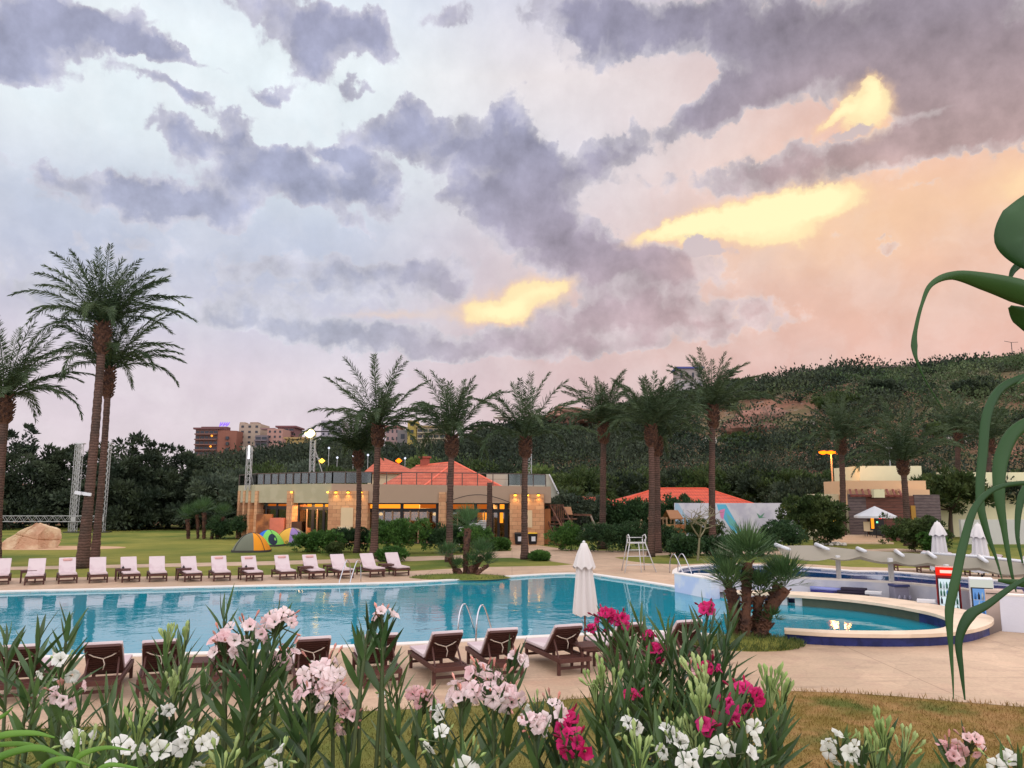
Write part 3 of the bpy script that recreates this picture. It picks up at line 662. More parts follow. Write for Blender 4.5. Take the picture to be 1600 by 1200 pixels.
def fan_palm(label, stems, base, seed, group=None, skirt=True):
    rng = np.random.default_rng(seed); base = Vector(base); t = thing('fan_palm', label, 'fan palm', base, 0, group)
    for (b, tp, r, L, n) in stems:
        b, tp = Vector(b), Vector(tp); r *= .74; L *= 1.12; n = int(n*.75); rel0, rel = b-base, tp-base; N = 12; pts = []; rs = []
        for i in range(N+1):
            f = i/N; p = rel0.lerp(rel, f); side = (rel-rel0); p = p+Vector((-side.x, -side.y, 0))*.22*math.sin(f*math.pi); pts.append(p); rs.append(r*(.85+.3*f)*(1+.08*(i % 2)))
        mb = MB().tube(pts, rs, 10)
        for k in range(90):
            f = rng.random(); a = rng.uniform(0, 6.28); i = min(N-1, int(f*N)); p = pts[i].lerp(pts[i+1], f*N-i); rr = r*(.85+.3*f)
            d = Vector((math.cos(a), math.sin(a), 0)); mb.bar(p+d*rr*.85, p+d*(rr+.05)+Vector((0, 0, .07)), .05, .03)
        mb.build('trunk', BOOT, t, False, True)
        V, Q = fan_palm_crown(rng, np.array(pts[-1])+np.array([0, 0, .05]), n, L); mesh_np('crown', V, Q, PFAN, t, False, True)
    return t
# ------------------------------------------------------------------ palms
def PT(bx, by, tx, ty, dY=0.0):
    b = G(bx, by); return b, A(tx, ty, b.y+dY)
def P_(label, bx, by, tx, ty, seed, Y=None, **k):
    if Y is None: b = G(bx, by)
    else: b = A(bx, by, Y); b.z = 0
    tp = A(tx, ty, b.y); return palm(label, b, tp, seed, **k)
P_('date palm cut by the left edge of the picture, beside the boulder', -8, 884, 9, 628, 1, L=5.0, n=46, r=.25, wind=(.3,0,0))
P_('tallest date palm, its bare trunk carrying a small white lamp bar', 128, 888, 161, 512, 2, L=4.7, n=52, r=.225, wind=(.35, 0, 0), flare=.62, flen=6)
P_('tall date palm just right of the tallest one, its crown lower', 147, 883, 170, 583, 3, L=4.7, n=44, r=.18, wind=(.35, 0, .0), flare=.6, flen=8)
P_('small date palm with a thin trunk left of the restaurant doors', 557, 864, 560, 712, 4, L=3.1, n=34, r=.22, spread=.8)
P_('large date palm with wide drooping fronds in front of the orange transoms', 584, 873, 591, 672, 5, L=4.9, n=32, r=.25, spread=1.05, flare=.8)
P_('date palm in front of the red tiled roof ridge', 702, 878, 706, 690, 6, L=4.5, n=32, r=.23, spread=.95, wind=(.1,0,0))
P_('headless palm trunk cut off level with the restaurant fascia', 762, 858, 765, 754, 7, crown=False, boot=False, r=.25, Y=57)
P_('date palm beside the waste bins and stone pier', 820, 874, 821, 692, 8, L=4.7, n=30, r=.235, spread=.95, wind=(.15,.1,0))
P_('date palm standing between the climbing frame and the lifeguard chair', 941, 858, 943, 668, 9, L=4.4, n=38, r=.27, spread=1.0, flare=.8, wind=(.1,-.1,0))
P_('nearer trunk of the close pair of date palms', 1017, 870, 1017, 672, 10, L=4.2, n=36, r=.24, wind=(-.05,0,0))
P_('farther trunk of the close pair of date palms', 1028, 860, 1026, 690, 11, L=4.0, n=30, r=.25, Y=52)
P_('tall date palm in front of the painted banner, its crown above the hill line', 1114, 860, 1114, 640, 12, L=4.8, n=46, r=.28, spread=1.02)
P_('date palm right of the triple orange street lamp', 1318, 846, 1314, 690, 13, L=5.0, n=40, r=.3, wind=(.1, 0, 0))
P_('date palm in front of the wood clad building', 1419, 853, 1411, 726, 14, L=5.6, n=40, r=.29, wind=(.1, 0, 0))
P_('date palm with a pale trunk rising behind the flat roofed building', 1498, 838, 1497, 676, 15, L=5.6, n=36, r=.34, Y=85, boot=True)
P_('date palm farthest right, half hidden by the strap leaves', 1546, 840, 1546, 690, 16, L=4.8, n=36, r=.33, Y=80)
# ------------------------------------------------------------------ fan palm clusters
b0 = G(727, 899); Y0 = b0.y
fan_palm('multi stemmed fan palm on the small grass island at the far pool edge',
    [(G(727, 900), A(731, 827, Y0), .17, 0.90, 34), (G(712, 898), A(700, 872, Y0), .13, 0.62, 22), (G(741, 898), A(752, 872, Y0), .16, 0.74, 26),
     (G(733, 902), A(738, 886, Y0-.4), .12, 0.58, 18), (G(720, 902), A(714, 890, Y0-.3), .1, 0.47, 14), (G(744, 903), A(762, 884, Y0-.2), .1, 0.55, 16)], b0, 21)
b1 = G(1172, 1004); Y1 = b1.y
fan_palm('four stemmed fan palm with shaggy trunks on the grass mound by the bar ledge',
    [(G(1151, 1002), A(1142, 922, Y1), .155, 0.62, 30), (G(1167, 1006), A(1168, 880, Y1+.1), .15, 0.74, 40), (G(1180, 1003), A(1188, 932, Y1), .13, 0.53, 24),
     (G(1187, 1006), A(1227, 920, Y1-.1), .17, 0.66, 30), (G(1160, 1000), A(1133, 905, Y1+.7), .12, 0.62, 22), (G(1188, 1008), A(1205, 975, Y1-.3), .08, 0.33, 14), (G(1196, 1000), A(1216, 912, Y1+.5), .12, 0.55, 20)], b1, 22)
# ------------------------------------------------------------------ clipped bushes and hedges
BUSHM = leafmat('clipped_hedge', (58, 92, 38), (84, 118, 54), .2, .6, 1.2)
DARKB = leafmat('dark_hedge', (42, 66, 38), (62, 86, 50), .15, .6, 1.0)
def B_(label, px, py, w, h, m, seed, Y=None, d=None, **k):
    b = G(px, py) if Y is None else A(px, py, Y); return bush(label, b.x, b.y, w, d or w, h, m, seed, **k)
B_('round clipped bush beside the large drooping date palm', 612, 877, 1.95, .75, BUSHM, 31, clipped=True)
B_('small round clipped bush beside the trunk in front of the bins', 843, 876, 1.25, .5, BUSHM, 32, clipped=True)
B_('round clipped bush at the foot of the headless palm trunk', 781, 860, 1.6, .85, BUSHM, 33, clipped=True)
B_('low spreading green hedge behind the tents', 492, 863, 4.0, 1.55, BUSHM, 34, d=2.2, n=3600)
B_('darker hedge section in front of the outdoor fan unit', 555, 862, 3.4, 1.75, DARKB, 35, d=2)
B_('tallest leafy hedge under the restaurant doors', 625, 865, 4.2, 2.35, BUSHM, 36, d=2.2, n=4000)
B_('dense hedge between two palm trunks under the plain fascia', 690, 864, 3.6, 2.0, DARKB, 37, d=2, n=3600)
B_('leafy hedge section behind the island fan palm', 738, 864, 3.4, 2.1, BUSHM, 38, d=2)
B_('small white flowering shrub in front of the low hedge', 520, 868, 1.5, .8, MDLEAF, 39)
B_('rounded hedge at the left end of the playground row', 893, 860, 3.6, 1.9, BUSHM, 40, d=2.2)
B_('wide dark hedge behind the lifeguard chair', 975, 862, 5.2, 2.1, DARKB, 41, d=2.2, n=3600)
B_('dark hedge between the palm pair and the playhouse', 1043, 862, 2.6, 1.7, DARKB, 42, d=2)
B_('dark round bush left of the bare frangipani', 1065, 871, 2.8, 1.55, DARKB, 43, d=2.2)
B_('dark round bush right of the bare frangipani', 1110, 868, 2.4, 1.2, DARKB, 44)
B_('dark low bush in front of the painted banner', 1142, 870, 2.2, 1.3, DARKB, 45)
B_('dark bush behind the four stemmed fan palm', 1192, 868, 3.0, 1.5, DARKB, 46)
B_('green bush against the foot of the banner', 1090, 848, 4.6, 2.0, MDLEAF, 47, Y=62, d=2)
B_('large rounded bush right of the banner', 1232, 860, 4.0, 2.2, DARKB, 48, d=3, n=3400)
B_('tall feathery bush below the lit window', 1272, 855, 4.6, 4.2, MDLEAF, 49, d=3, n=4600, size=.2)
B_('bright green bush left of the steps', 1298, 852, 2.6, 2.2, MDLEAF, 50, d=2)
B_('large green bush right of the steps', 1430, 862, 4.6, 2.6, MDLEAF, 51, d=3, n=4000, size=.16)
B_('smaller green bush in front of the closed parasols', 1458, 864, 2.4, 1.5, BUSHM, 52)
B_('dark spreading bush beyond the lawn, left of the columns', 370, 842, 4.2, 2.2, DARKB, 53, d=2.4)
B_('dark low bush beside the yucca clump', 345, 842, 3.0, 1.6, DARKB, 54)
# low grass on the two planting islands
TUFT = leafmat('ornamental_grass', (76, 92, 44), (106, 112, 58), .25, .7, 1.5)
def turf_patch(name, cx, cy, rx, ry, n, h, seed, m=TUFT, z=0.0, label=None):
    rng = np.random.default_rng(seed); a = rng.uniform(0, 6.28, n); q = np.sqrt(rng.random(n)); c = np.stack([cx+np.cos(a)*q*rx, cy+np.sin(a)*q*ry, np.full(n, z)], 1)
    d = rng.normal(size=(n, 3))*.35+np.array([0, 0, 1]); V, Q = diamonds(c, d, h*rng.uniform(.4, 1.2, n)*(1.15-q*.6), .018, rng)
    return tag(mesh_np(name, V, Q, m), kind='stuff')
def mound(name, cx, cy, rx, ry, h, m):
    mb = MB(); n = 28; rings = [(1, .0), (.85, .45), (.6, .8), (.3, .97), (.02, 1)]
    mb.add([(cx+math.cos(6.2832*k/n)*rx*q*(1+.08*math.sin(3*6.2832*k/n)), cy+math.sin(6.2832*k/n)*ry*q, h*z-.01) for q, z in rings for k in range(n)],
           [(i*n+k, i*n+(k+1) % n, (i+1)*n+(k+1) % n, (i+1)*n+k) for i in range(len(rings)-1) for k in range(n)])
    return tag(mb.build(name, m, None, True), kind='structure')
c_ = G(735, 902); mound('grass_mound', c_.x-.5, c_.y-.2, 2.3, 1.0, .16, LAWN); turf_patch('mound_grass', c_.x-.5, c_.y-.2, 2.2, .95, 2600, .22, 61)
c_ = G(1168, 1008); mound('grass_mound', c_.x, c_.y, 1.35, .85, .2, LAWN); turf_patch('mound_grass', c_.x, c_.y, 1.35, .85, 5200, .3, 62)
# ------------------------------------------------------------------ big dark trees at the left
for i, (px, top, Y, w, lab) in enumerate([(30, 652, 96, 16, 'large dark tree behind the boulder at the left edge'), (-70, 660, 95, 16, 'dark tree cut off by the left edge behind the first palm'),
        (92, 690, 100, 15, 'dark tree behind the truss frame, left of the tall palms'), (138, 682, 102, 15, 'dark tree showing between the two tall palm trunks and the truss'),
        (205, 666, 96, 16, 'tallest pointed dark tree right of the truss'), (272, 672, 97, 15, 'dark tree with a twin pointed top beside the brown apartment block'),
        (328, 724, 94, 13, 'dark rounded tree below the brown apartment block'), (242, 704, 93, 14, 'lower dark tree filling the gap right of the truss')]):
    tp = A(px, top, Y); tree(lab, 'tree', tp.x, Y, tp.z, w, DKLEAF, 100+i, n_sub=210, per=75, size=.5, form='tall', group='dark trees behind the left lawn')
for i, (px, top, Y, w, m, lab) in enumerate([(372, 722, 92, 12, GYLEAF, 'grey green tree left of the first lattice mast'), (420, 712, 110, 13, MDLEAF, 'green tree rising behind the glass balustrade'),
        (470, 706, 118, 14, GYLEAF, 'grey green tree under the floodlight masts'), (530, 716, 112, 12, MDLEAF, 'green tree right of the lit lattice mast'),
        (670, 690, 130, 10, LTLEAF, 'light green tree above the red tiled roof'), (700, 700, 122, 12, DKLEAF, 'dark tree behind the roof ridge'),
        (745, 698, 120, 13, MDLEAF, 'green tree right of the roof ridge palm'), (790, 706, 118, 12, DKLEAF, 'dark tree behind the cream gable'), (842, 712, 100, 6, LTLEAF, 'small light green tree beside the right hand lattice mast')]):
    tp = A(px, top, Y); tree(lab, 'tree', tp.x, Y, tp.z, w, m, 120+i, n_sub=110, per=70, size=.5, group='trees behind the restaurant')
row = [(868, 742, 84, 7, MDLEAF, 'leafy tree overhanging the climbing frame'), (880, 724, 100, 9, DKLEAF, 'dark tree above the small red roof'), (915, 716, 98, 10, MDLEAF, 'tree behind the palm by the climbing frame'), (960, 720, 100, 10, DKLEAF, 'dark round tree left of the palm pair'),
       (1003, 716, 102, 9, MDLEAF, 'tree crown behind the palm pair'), (1050, 716, 102, 10, DKLEAF, 'dark tree above the red roof ridge'), (1095, 712, 100, 10, MDLEAF, 'tree behind the tallest right hand palm'),
       (1140, 708, 98, 10, MDLEAF, 'olive toned tree above the right end of the red roof'), (1178, 704, 96, 10, DKLEAF, 'dark tree behind the banner'), (1215, 716, 94, 9, MDLEAF, 'rounded tree left of the triple street lamp'),
       (1262, 734, 86, 9, DKLEAF, 'dark spreading tree under the triple street lamp'), (1240, 756, 76, 7, DKLEAF, 'low dark tree beside the yellow end of the banner'), (1352, 716, 100, 9, MDLEAF, 'tree behind the cream parapet'),
       (1476, 716, 72, 7.5, MDLEAF, 'tree in front of the cream building wall'), (1530, 722, 76, 8, DKLEAF, 'dark tree behind the closed parasols'), (1590, 724, 84, 9, MDLEAF, 'tree at the right edge beyond the flat roofs'),
       (1300, 722, 104, 9, MDLEAF, 'tree behind the street lamp post'), (1430, 712, 104, 8, DKLEAF, 'dark tree above the cream roof parapet')]
for i, (px, top, Y, w, m, lab) in enumerate(row):
    tp = A(px, top, Y); tree(lab, 'tree', tp.x, Y, tp.z, w, m, 140+i, n_sub=120, per=70, size=.42, group='trees along the foot of the hill')
b = G(1065, 846); bush('dark hedge mass behind the playground swings', 6.9, 70, 9, 3, 3.9, DARKB, 160, n=5200, size=.22)
bush('second dark hedge mass left of the playhouse', 13.2, 69, 8, 3, 3.8, DARKB, 161, n=5200, size=.22)
bush('grey green shrub beside the small red roof', 5.0, 67, 5, 2.4, 4.2, GYLEAF, 162, n=4200, size=.2)
# yucca clump on the far lawn, bare frangipani
yb = G(322, 842)
fan_palm('multi stemmed yucca clump with pale trunks on the far lawn', [(yb+Vector((-1.6, 0, 0)), yb+Vector((-1.8, 0, 1.7)), .2, 1.05, 26), (yb+Vector((-.2, 0, 0)), yb+Vector((-.3, 0, 2.3)), .22, 1.15, 30),
     (yb+Vector((1.0, 0, 0)), yb+Vector((1.4, 0, 1.9)), .2, 1.05, 28), (yb+Vector((-.9, .4, 0)), yb+Vector((-1.2, .6, 2.1)), .16, 1.0, 24), (yb+Vector((.6, -.3, 0)), yb+Vector((.9, -.2, 1.0)), .16, .9, 20)], yb, 70)
fb = G(1090, 876); fr_ = thing('frangipani_tree', 'bare leafless frangipani with spreading twigs on the small lawn', 'tree', fb)
mb = MB(); random.seed(5)
def branch(p, d, l, r, k):
    q = p+d*l; m_ = p.lerp(q, .5)+Vector((0, 0, -.04*l)); mb.tube([p, m_, q], [r, r*.85, r*.7], 6, True)
    if k == 0: return
    for j in range(3 if k > 1 else 2):
        a = random.uniform(0, 6.28); nd = (d+Vector((math.cos(a), math.sin(a)*.6, random.uniform(-.25, .15)))*1.25).normalized(); branch(q, nd, l*random.uniform(.6, .8), r*.66, k-1)
branch(fb, Vector((.12, 0, 1)), 1.3, .075, 4)
mb.build('trunk', mat('pale_bark', (120, 112, 84), .85, .2, 5, .3), fr_)
# ------------------------------------------------------------------ the hill behind
RIDGE = [(-700, 745), (200, 735), (330, 712), (390, 703), (450, 692), (520, 682), (600, 688), (640, 690), (700, 682), (740, 672), (790, 654), (850, 644), (920, 638), (1000, 622), (1060, 612), (1150, 606), (1200, 600), (1260, 586), (1330, 575), (1400, 580), (1500, 572), (1600, 562), (1750, 556), (2300, 600)]
YR = 300.0
def ridge_h(az_px):
    xs = [p[0] for p in RIDGE]; ys = [p[1] for p in RIDGE]
    py = np.interp(az_px, xs, ys)+np.interp(az_px, [200, 330, 600, 700, 850, 1000, 1150, 1300, 1600], [20, 36, 44, 42, 34, 28, 18, 22, 14]); d = (600-py)/FPX; c, s = math.cos(PITCH), math.sin(PITCH)
    return CAMH+YR*(s+d*c)/(c-d*s)
def hash_noise(x, y, seed=0):
    rng = np.random.default_rng(seed); out = np.zeros_like(x); amp = 1.0
    for o in range(5):
        for k in range(3):
            a = rng.uniform(0, 6.28); f = (2**o)*.018; out += amp*np.sin((x*math.cos(a)+y*math.sin(a))*f*rng.uniform(.8, 1.3)+rng.uniform(0, 6.28)+1.3*np.sin((x*math.sin(a)-y*math.cos(a))*f*.7))/3
        amp *= .55
    return out
def hill_z(x, y):
    azp = 800+(x/np.maximum(y, 1.0))*FPX*1.0; y0 = 108+np.clip((azp-400)/900, -.3, 1)*6
    s = np.clip((y-y0)/(YR-y0), 0, 1.35); H = ridge_h(azp)
    prof = np.where(s < 1, s**.92*(1+.25*np.sin(s*math.pi)), 1-.12*(s-1)); z = H*prof+hash_noise(x, y, 4)*5.5*np.clip(s*3, 0, 1)*np.clip(1.5-s, .25, 1)
    over = z > H*1.0*(y/YR)*.985; cap = CAMH+(H-CAMH)*(y/YR)*.985
    return np.where(s <= 0, -.3, np.where(y < YR, np.minimum(z, np.maximum(cap, 1)), z))
xs = np.linspace(-420, 620, 300); ys = np.linspace(100, 430, 120); XX, YY = np.meshgrid(xs, ys)
ZZ = hill_z(XX, YY); V = np.stack([XX, YY, ZZ], -1).reshape(-1, 3); nx = len(xs)
ii = np.arange(len(ys)-1)[:, None]*nx+np.arange(nx-1)[None]; Q = np.stack([ii, ii+1, ii+nx+1, ii+nx], -1).reshape(-1, 4)
def hillmat():
    m, t = newmat('hill_soil'); v = t.n('ShaderNodeTexCoord').outputs['Object']
    n1 = t.noise(v, .03, 6, .65); n2 = t.noise(v, .25, 6, .7)
    c = t.mix(t.mr(n1, .42, .6), lin((104, 92, 66)), lin((146, 104, 84))); c = t.mix(t.mr(n2, .55, .7), c, lin((150, 134, 122))); c = t.mix(t.mr(n2, .2, .45, .8, 0), c, lin((62, 70, 44)))
    b = t.n('ShaderNodeBump', {'Height': n2, 'Strength': 1.0, 'Distance': 1.0})
    finish(t, t.n('ShaderNodeBsdfPrincipled', {'Base Color': c, 'Roughness': .95, 'Specular IOR Level': .1, 'Normal': b.outputs[0]})); return m
tag(mesh_np('hill', V, Q, hillmat(), None, True), kind='structure')
# scrub: clumps too many to count, thinned over the bare cliffs
rng = np.random.default_rng(77)
N = 4300; azp = rng.uniform(330, 1760, N); yy = 112+(YR+10-112)*rng.random(N)**.75; xx = (azp-800)/FPX*yy
def hole(ax, ay, rx, ry):   # bare cliff patches, given where they lie on the slope
    zz = hill_z(xx, yy); py = 600-FPX*np.tan(np.arctan2(zz-CAMH, yy)-PITCH); return ((azp-ax)/rx)**2+((py-ay)/ry)**2 < 1
keep = np.ones(N, bool)
for h_ in [(1160, 668, 72, 42), (890, 655, 58, 24), (915, 695, 30, 14), (770, 672, 44, 16), (1255, 655, 40, 22), (1430, 660, 30, 14), (1510, 640, 36, 14), (1580, 590, 30, 8), (1135, 700, 30, 8)]: keep &= ~(hole(*h_) & (rng.random(N) < .86))
keep &= (hash_noise(xx, yy, 9) > -.85) | (rng.random(N) < .35)
xx, yy, azp = xx[keep], yy[keep], azp[keep]; zz = hill_z(xx, yy); N = len(xx); print('scrub', N)
def scrub(name, sel, m, seed, rmin, rmax, per, size):
    r_ = np.random.default_rng(seed); n = sel.sum(); R_ = r_.uniform(rmin, rmax, (n, 1))*(yy[sel][:, None]/230)**.35
    cen = np.stack([xx[sel], yy[sel], zz[sel]], 1)+np.concatenate([np.zeros((n, 2)), R_*.35], 1)
    o = unit(r_.normal(size=(n*per, 3))); o[:, 2] = np.abs(o[:, 2])*.9-.1; q = r_.uniform(.65, 1.05, (n*per, 1)); lump = 1+.25*np.sin(o[:, :1]*7+np.repeat(r_.uniform(0, 6, (n, 1)), per, 0))*np.cos(o[:, 1:2]*6)
    pos = np.repeat(cen, per, 0)+o*q*lump*np.repeat(R_, per, 0)*np.array([1.15, 1.15, .8])
    d = o+r_.normal(size=pos.shape)*.5+np.array([0, 0, .3]); s = size*r_.uniform(.6, 1.4, len(pos))*np.repeat(yy[sel], per)/200
    V, Q = diamonds(pos, d, s, s*.6, r_); return tag(mesh_np(name, V, Q, m), kind='stuff')
kind_ = rng.random(N)+hash_noise(xx, yy, 12)*.5
SC1 = leafmat('scrub_dark', (34, 46, 34), (58, 66, 48), .1, .8, .05)
SC2 = leafmat('scrub_green', (62, 80, 48), (92, 102, 68), .15, .8, .05)
SC3 = leafmat('scrub_grey', (94, 100, 78), (124, 120, 94), .15, .8, .05)
scrub('hillside_scrub', kind_ < .36, SC1, 1, 2.6, 7.5, 170, .72)
scrub('hillside_scrub', (kind_ >= .38) & (kind_ < .78), SC2, 2, 1.8, 5.2, 120, .68)
scrub('hillside_scrub', kind_ >= .78, SC3, 3, 1.4, 3.0, 80, .5)
# reeds along the right hand crest
m_ = 9000; ax_ = rng.uniform(1190, 1760, m_); ry = rng.uniform(YR-14, YR+2, m_); rx = (ax_-800)/FPX*ry; rz = hill_z(rx, ry)
V, Q = diamonds(np.stack([rx, ry, rz], 1), rng.normal(size=(m_, 3))*.22+np.array([.1, 0, 1]), rng.uniform(1.6, 4.2, m_), .45, rng)
tag(mesh_np('ridge_reeds', V, Q, SC2), kind='stuff')
# pale rocks on the slope
ROCK = mat('pale_rock', (186, 174, 162), .9, .2, .8, .6, 3)
def rock(label, px, py, Y, w, h, seed, m=ROCK, name='rock', cat='rock', group='pale rock outcrops on the hillside', z=None):
    rr = random.Random(seed); p = A(px, py, Y); z0 = p.z if z is None else z
    bm = bmesh.new(); bmesh.ops.create_icosphere(bm, subdivisions=4, radius=1)
    ph = [rr.uniform(0, 6) for _ in range(8)]
    for v in bm.verts:
        c = v.co.normalized(); k = 1+.22*math.sin(c.x*3+ph[0])*math.cos(c.y*4+ph[1])+.12*math.sin(c.z*7+ph[2])+.08*math.sin(c.x*11+ph[3]+c.z*6)+.05*rr.uniform(-1, 1)
        c = c*k; c.x = round(c.x*3.3+ph[4])/3.3*.4+c.x*.6; v.co = Vector((c.x*w/2, c.y*w*.4, c.z*h/2))
    me = bpy.data.meshes.new(name); bm.to_mesh(me); bm.free(); o = link_mesh(name, me, m); o.location = (p.x, Y, z0); tag(o, label, cat, group); return o
def slope_Y(px, py):
    ys_ = np.linspace(112, YR, 400); x = (px-800)/FPX*ys_; z = hill_z(x, ys_); d = ray(px, py); return float(ys_[np.argmin(np.abs(z-(CAMH+d.z*ys_/d.y)))])
for i, (px, py, w, h, lab) in enumerate([(1222, 698, 5, 3.2, 'pale rock outcrop left of the triple street lamp'), (1232, 690, 3.2, 3, 'white rock pair above the street lamp outcrop'), (1268, 664, 3, 2.2, 'small white rock high behind the lamp'), (1098, 694, 5, 3.6, 'pale broken rock beside the tall palm trunk'),
        (1390, 698, 6, 3.4, 'pale rock outcrop above the cream parapet'), (1495, 690, 5, 3, 'pale rock near the right hand palm trunk'), (1010, 648, 3, 1.6, 'small pale rock behind the palm pair crowns'), (760, 668, 6, 1.6, 'pale rock shelf behind the roof, left of the gable'), (785, 652, 5, 1.4, 'pale rock shelf high behind the bins palm'),
        (1165, 672, 15, 9, 'large reddish cliff face on the slope'), (880, 652, 14, 4.5, 'reddish bare bank high on the slope'), (1190, 655, 8, 6, 'reddish cliff shoulder right of the large cliff')]):
    Y = slope_Y(px, py)+1; rock(lab, px, py, Y, w*Y/200, h*Y/200, 300+i, m=ROCK if i < 9 else mat('red_cliff', (150, 108, 92), .95, .3, .3, .8, 1.2, col2=(120, 92, 78)))
# distinct trees on the slope
for i, (px, py, w, h, m, lab) in enumerate([(668, 690, 9, 10, LTLEAF, 'pale green tree on the slope below the yellow block'), (590, 696, 11, 9, DKLEAF, 'dark pine on the slope below the pink house'), (640, 694, 9, 8, DKLEAF, 'dark tree below the grey house'),
        (500, 690, 12, 9, DKLEAF, 'dark pine group left of the white tower block'), (418, 704, 12, 8, DKLEAF, 'dark tree below the pink blocks'), (452, 708, 13, 8, DKLEAF, 'dark rounded pine below the low yellow house'), (395, 700, 7, 9, DKLEAF, 'dark tree between the brown and beige blocks'), (715, 676, 10, 10, DKLEAF, 'dark tree right of the yellow block'),
        (850, 652, 9, 10, DKLEAF, 'dark umbrella pine on the crest above the slope'), (895, 648, 11, 9, DKLEAF, 'wide dark tree on the crest left of the palm pair'), (890, 708, 12, 9, DKLEAF, 'black green tree mass in the middle of the slope'), (970, 668, 12, 10, MDLEAF, 'green tree on the slope behind the lifeguard chair palm'),
        (1355, 574, 8, 7, DKLEAF, 'dark umbrella tree beside the hilltop house'), (1420, 600, 14, 11, DKLEAF, 'dark tree right of the hilltop house'), (1490, 596, 14, 9, DKLEAF, 'wide dark tree below the crest at the right'), (1590, 566, 10, 9, DKLEAF, 'dark tree on the crest at the right edge'),
        (1080, 600, 9, 8, MDLEAF, 'green tree below the blue hilltop roof'), (1170, 700, 13, 9, MDLEAF, 'green tree at the foot of the red cliff'), (1310, 640, 13, 10, MDLEAF, 'green tree mid slope behind the street lamp palm'), (1480, 680, 12, 8, LTLEAF, 'pale feathery tree on the lower slope at the right'),
        (1040, 650, 12, 9, MDLEAF, 'green tree on the slope between two palms'), (1250, 596, 13, 10, DKLEAF, 'dark tree near the crest above the cliff'), (1160, 604, 12, 9, MDLEAF, 'green tree on the crest above the red cliff'), (1305, 580, 15, 10, DKLEAF, 'broad dark tree on the crest left of the hilltop house'), (1455, 572, 12, 9, DKLEAF, 'tall dark tree on the crest between the house and the right edge'), (1380, 625, 15, 12, DKLEAF, 'large dark tree mass below the hilltop house'), (1120, 640, 12, 10, DKLEAF, 'dark tree right of the tallest right hand palm crown'), (1540, 620, 16, 12, DKLEAF, 'large dark tree on the upper slope behind the strap leaves'), (780, 700, 13, 8, MDLEAF, 'green tree at the bottom of the slope above the gable')]):
    Y = slope_Y(px, py) if py > 600 else YR-4; x = (px-800)/FPX*Y; z = float(hill_z(np.array([x]), np.array([Y]))[0]); k = Y/230
    tree(lab, 'tree', x, Y, h*k*.85, w*k, m, 330+i, z=z-h*k*.25, n_sub=70, per=55, size=.95*k, group='trees on the hillside')
# ------------------------------------------------------------------ the restaurant pavilion
def hitv(px, py, a, b):                              # sight line meets the upright plane through a and b
    d = ray(px, py); ax, ay = a[0], a[1]; ex, ey = b[0]-ax, b[1]-ay
    t = (ax*ey-ay*ex)/(d.x*ey-d.y*ex); return Vector((d.x*t, d.y*t, CAMH+d.z*t))
V0, V1, V2, V3 = A(371, 790, 72), A(398, 790, 68), A(517, 790, 63), A(853, 790, 61)
ZT, ZB = 4.75, 3.2
FASC = mat('olive_render', (166, 157, 128), .85, .05, 1.5, .1, col2=(174, 164, 136)); FASC2 = mat('taupe_render', (166, 140, 118), .85, .05, 1.5, .1)
def stonemat():
    m, t = newmat('sandstone_blocks'); v = t.n('ShaderNodeTexCoord').outputs['Object']
    sp = t.n('ShaderNodeSeparateXYZ', {0: v}); u = t.n('ShaderNodeCombineXYZ', {0: t.m('ADD', sp.outputs[0], sp.outputs[1]), 1: sp.outputs[2], 2: 0.0})
    br = t.n('ShaderNodeTexBrick', {'Vector': u, 'Color1': lin((204, 156, 116)), 'Color2': lin((180, 128, 94)), 'Mortar': lin((120, 88, 66)), 'Scale': 1.0, 'Mortar Size': .008, 'Brick Width': .62, 'Row Height': .3, 'Bias': -.1})
    c = t.v('SCALE', br.outputs[0], scale=t.m('ADD', .75, t.m('MULTIPLY', t.noise(v, 4, 6, .7), .5)))
    b = t.n('ShaderNodeBump', {'Height': t.m('ADD', br.outputs[1], t.noise(v, 9, 4)), 'Strength': .4, 'Distance': .02, })
    finish(t, t.n('ShaderNodeBsdfPrincipled', {'Base Color': c, 'Roughness': .85, 'Specular IOR Level': .2, 'Normal': b.outputs[0]})); return m
STONE = stonemat(); MULL = mat('dark_frames', (34, 30, 30), .4, .1, 3); PANEL = mat('cream_panel', (206, 182, 146), .6, .04, 2)
GLASS = glassmat('window_glass', (150, 145, 135), .16); RAILG = glassmat('balustrade_glass', (128, 150, 146), .12, .12)
ORG = emat('lit_orange_glass', (255, 150, 40), 1.5); ORG2 = emat('dim_lit_orange_glass', (224, 112, 36), .6); WARM = emat('warm_lamp', (255, 214, 130), 9.0); YEL = emat('spot_glow', (255, 190, 50), 7.0)
REST = thing('restaurant', 'long low stone restaurant with lit windows, flat fascia and glass balustrade', 'restaurant', V2)
def seg(mb, a, b, z0, z1, t, ext0=0, ext1=0):
    a, b = Vector((a[0], a[1], 0)), Vector((b[0], b[1], 0)); d = (b-a).normalized(); return mb.wall(a-d*ext0, b+d*ext1, z0, z1, t)
mb = MB(); seg(mb, V0, V1, ZB, ZT, .4); seg(mb, V1, V2, ZB, ZT, .4); mb.build('fascia', FASC, REST)
V3t = Vector((V3.x, V3.y, 0)); mb = MB(); mb.wall(V2, V3t, ZB, ZT, .4, z1b=4.48); seg(mb, V3, (V3.x+.3, V3.y+13), ZB, 4.48, -.4); mb.build('fascia', FASC2, REST)
back = [Vector((V0.x, V0.y+16, 0)), Vector((V3.x, V3.y+16, 0))]
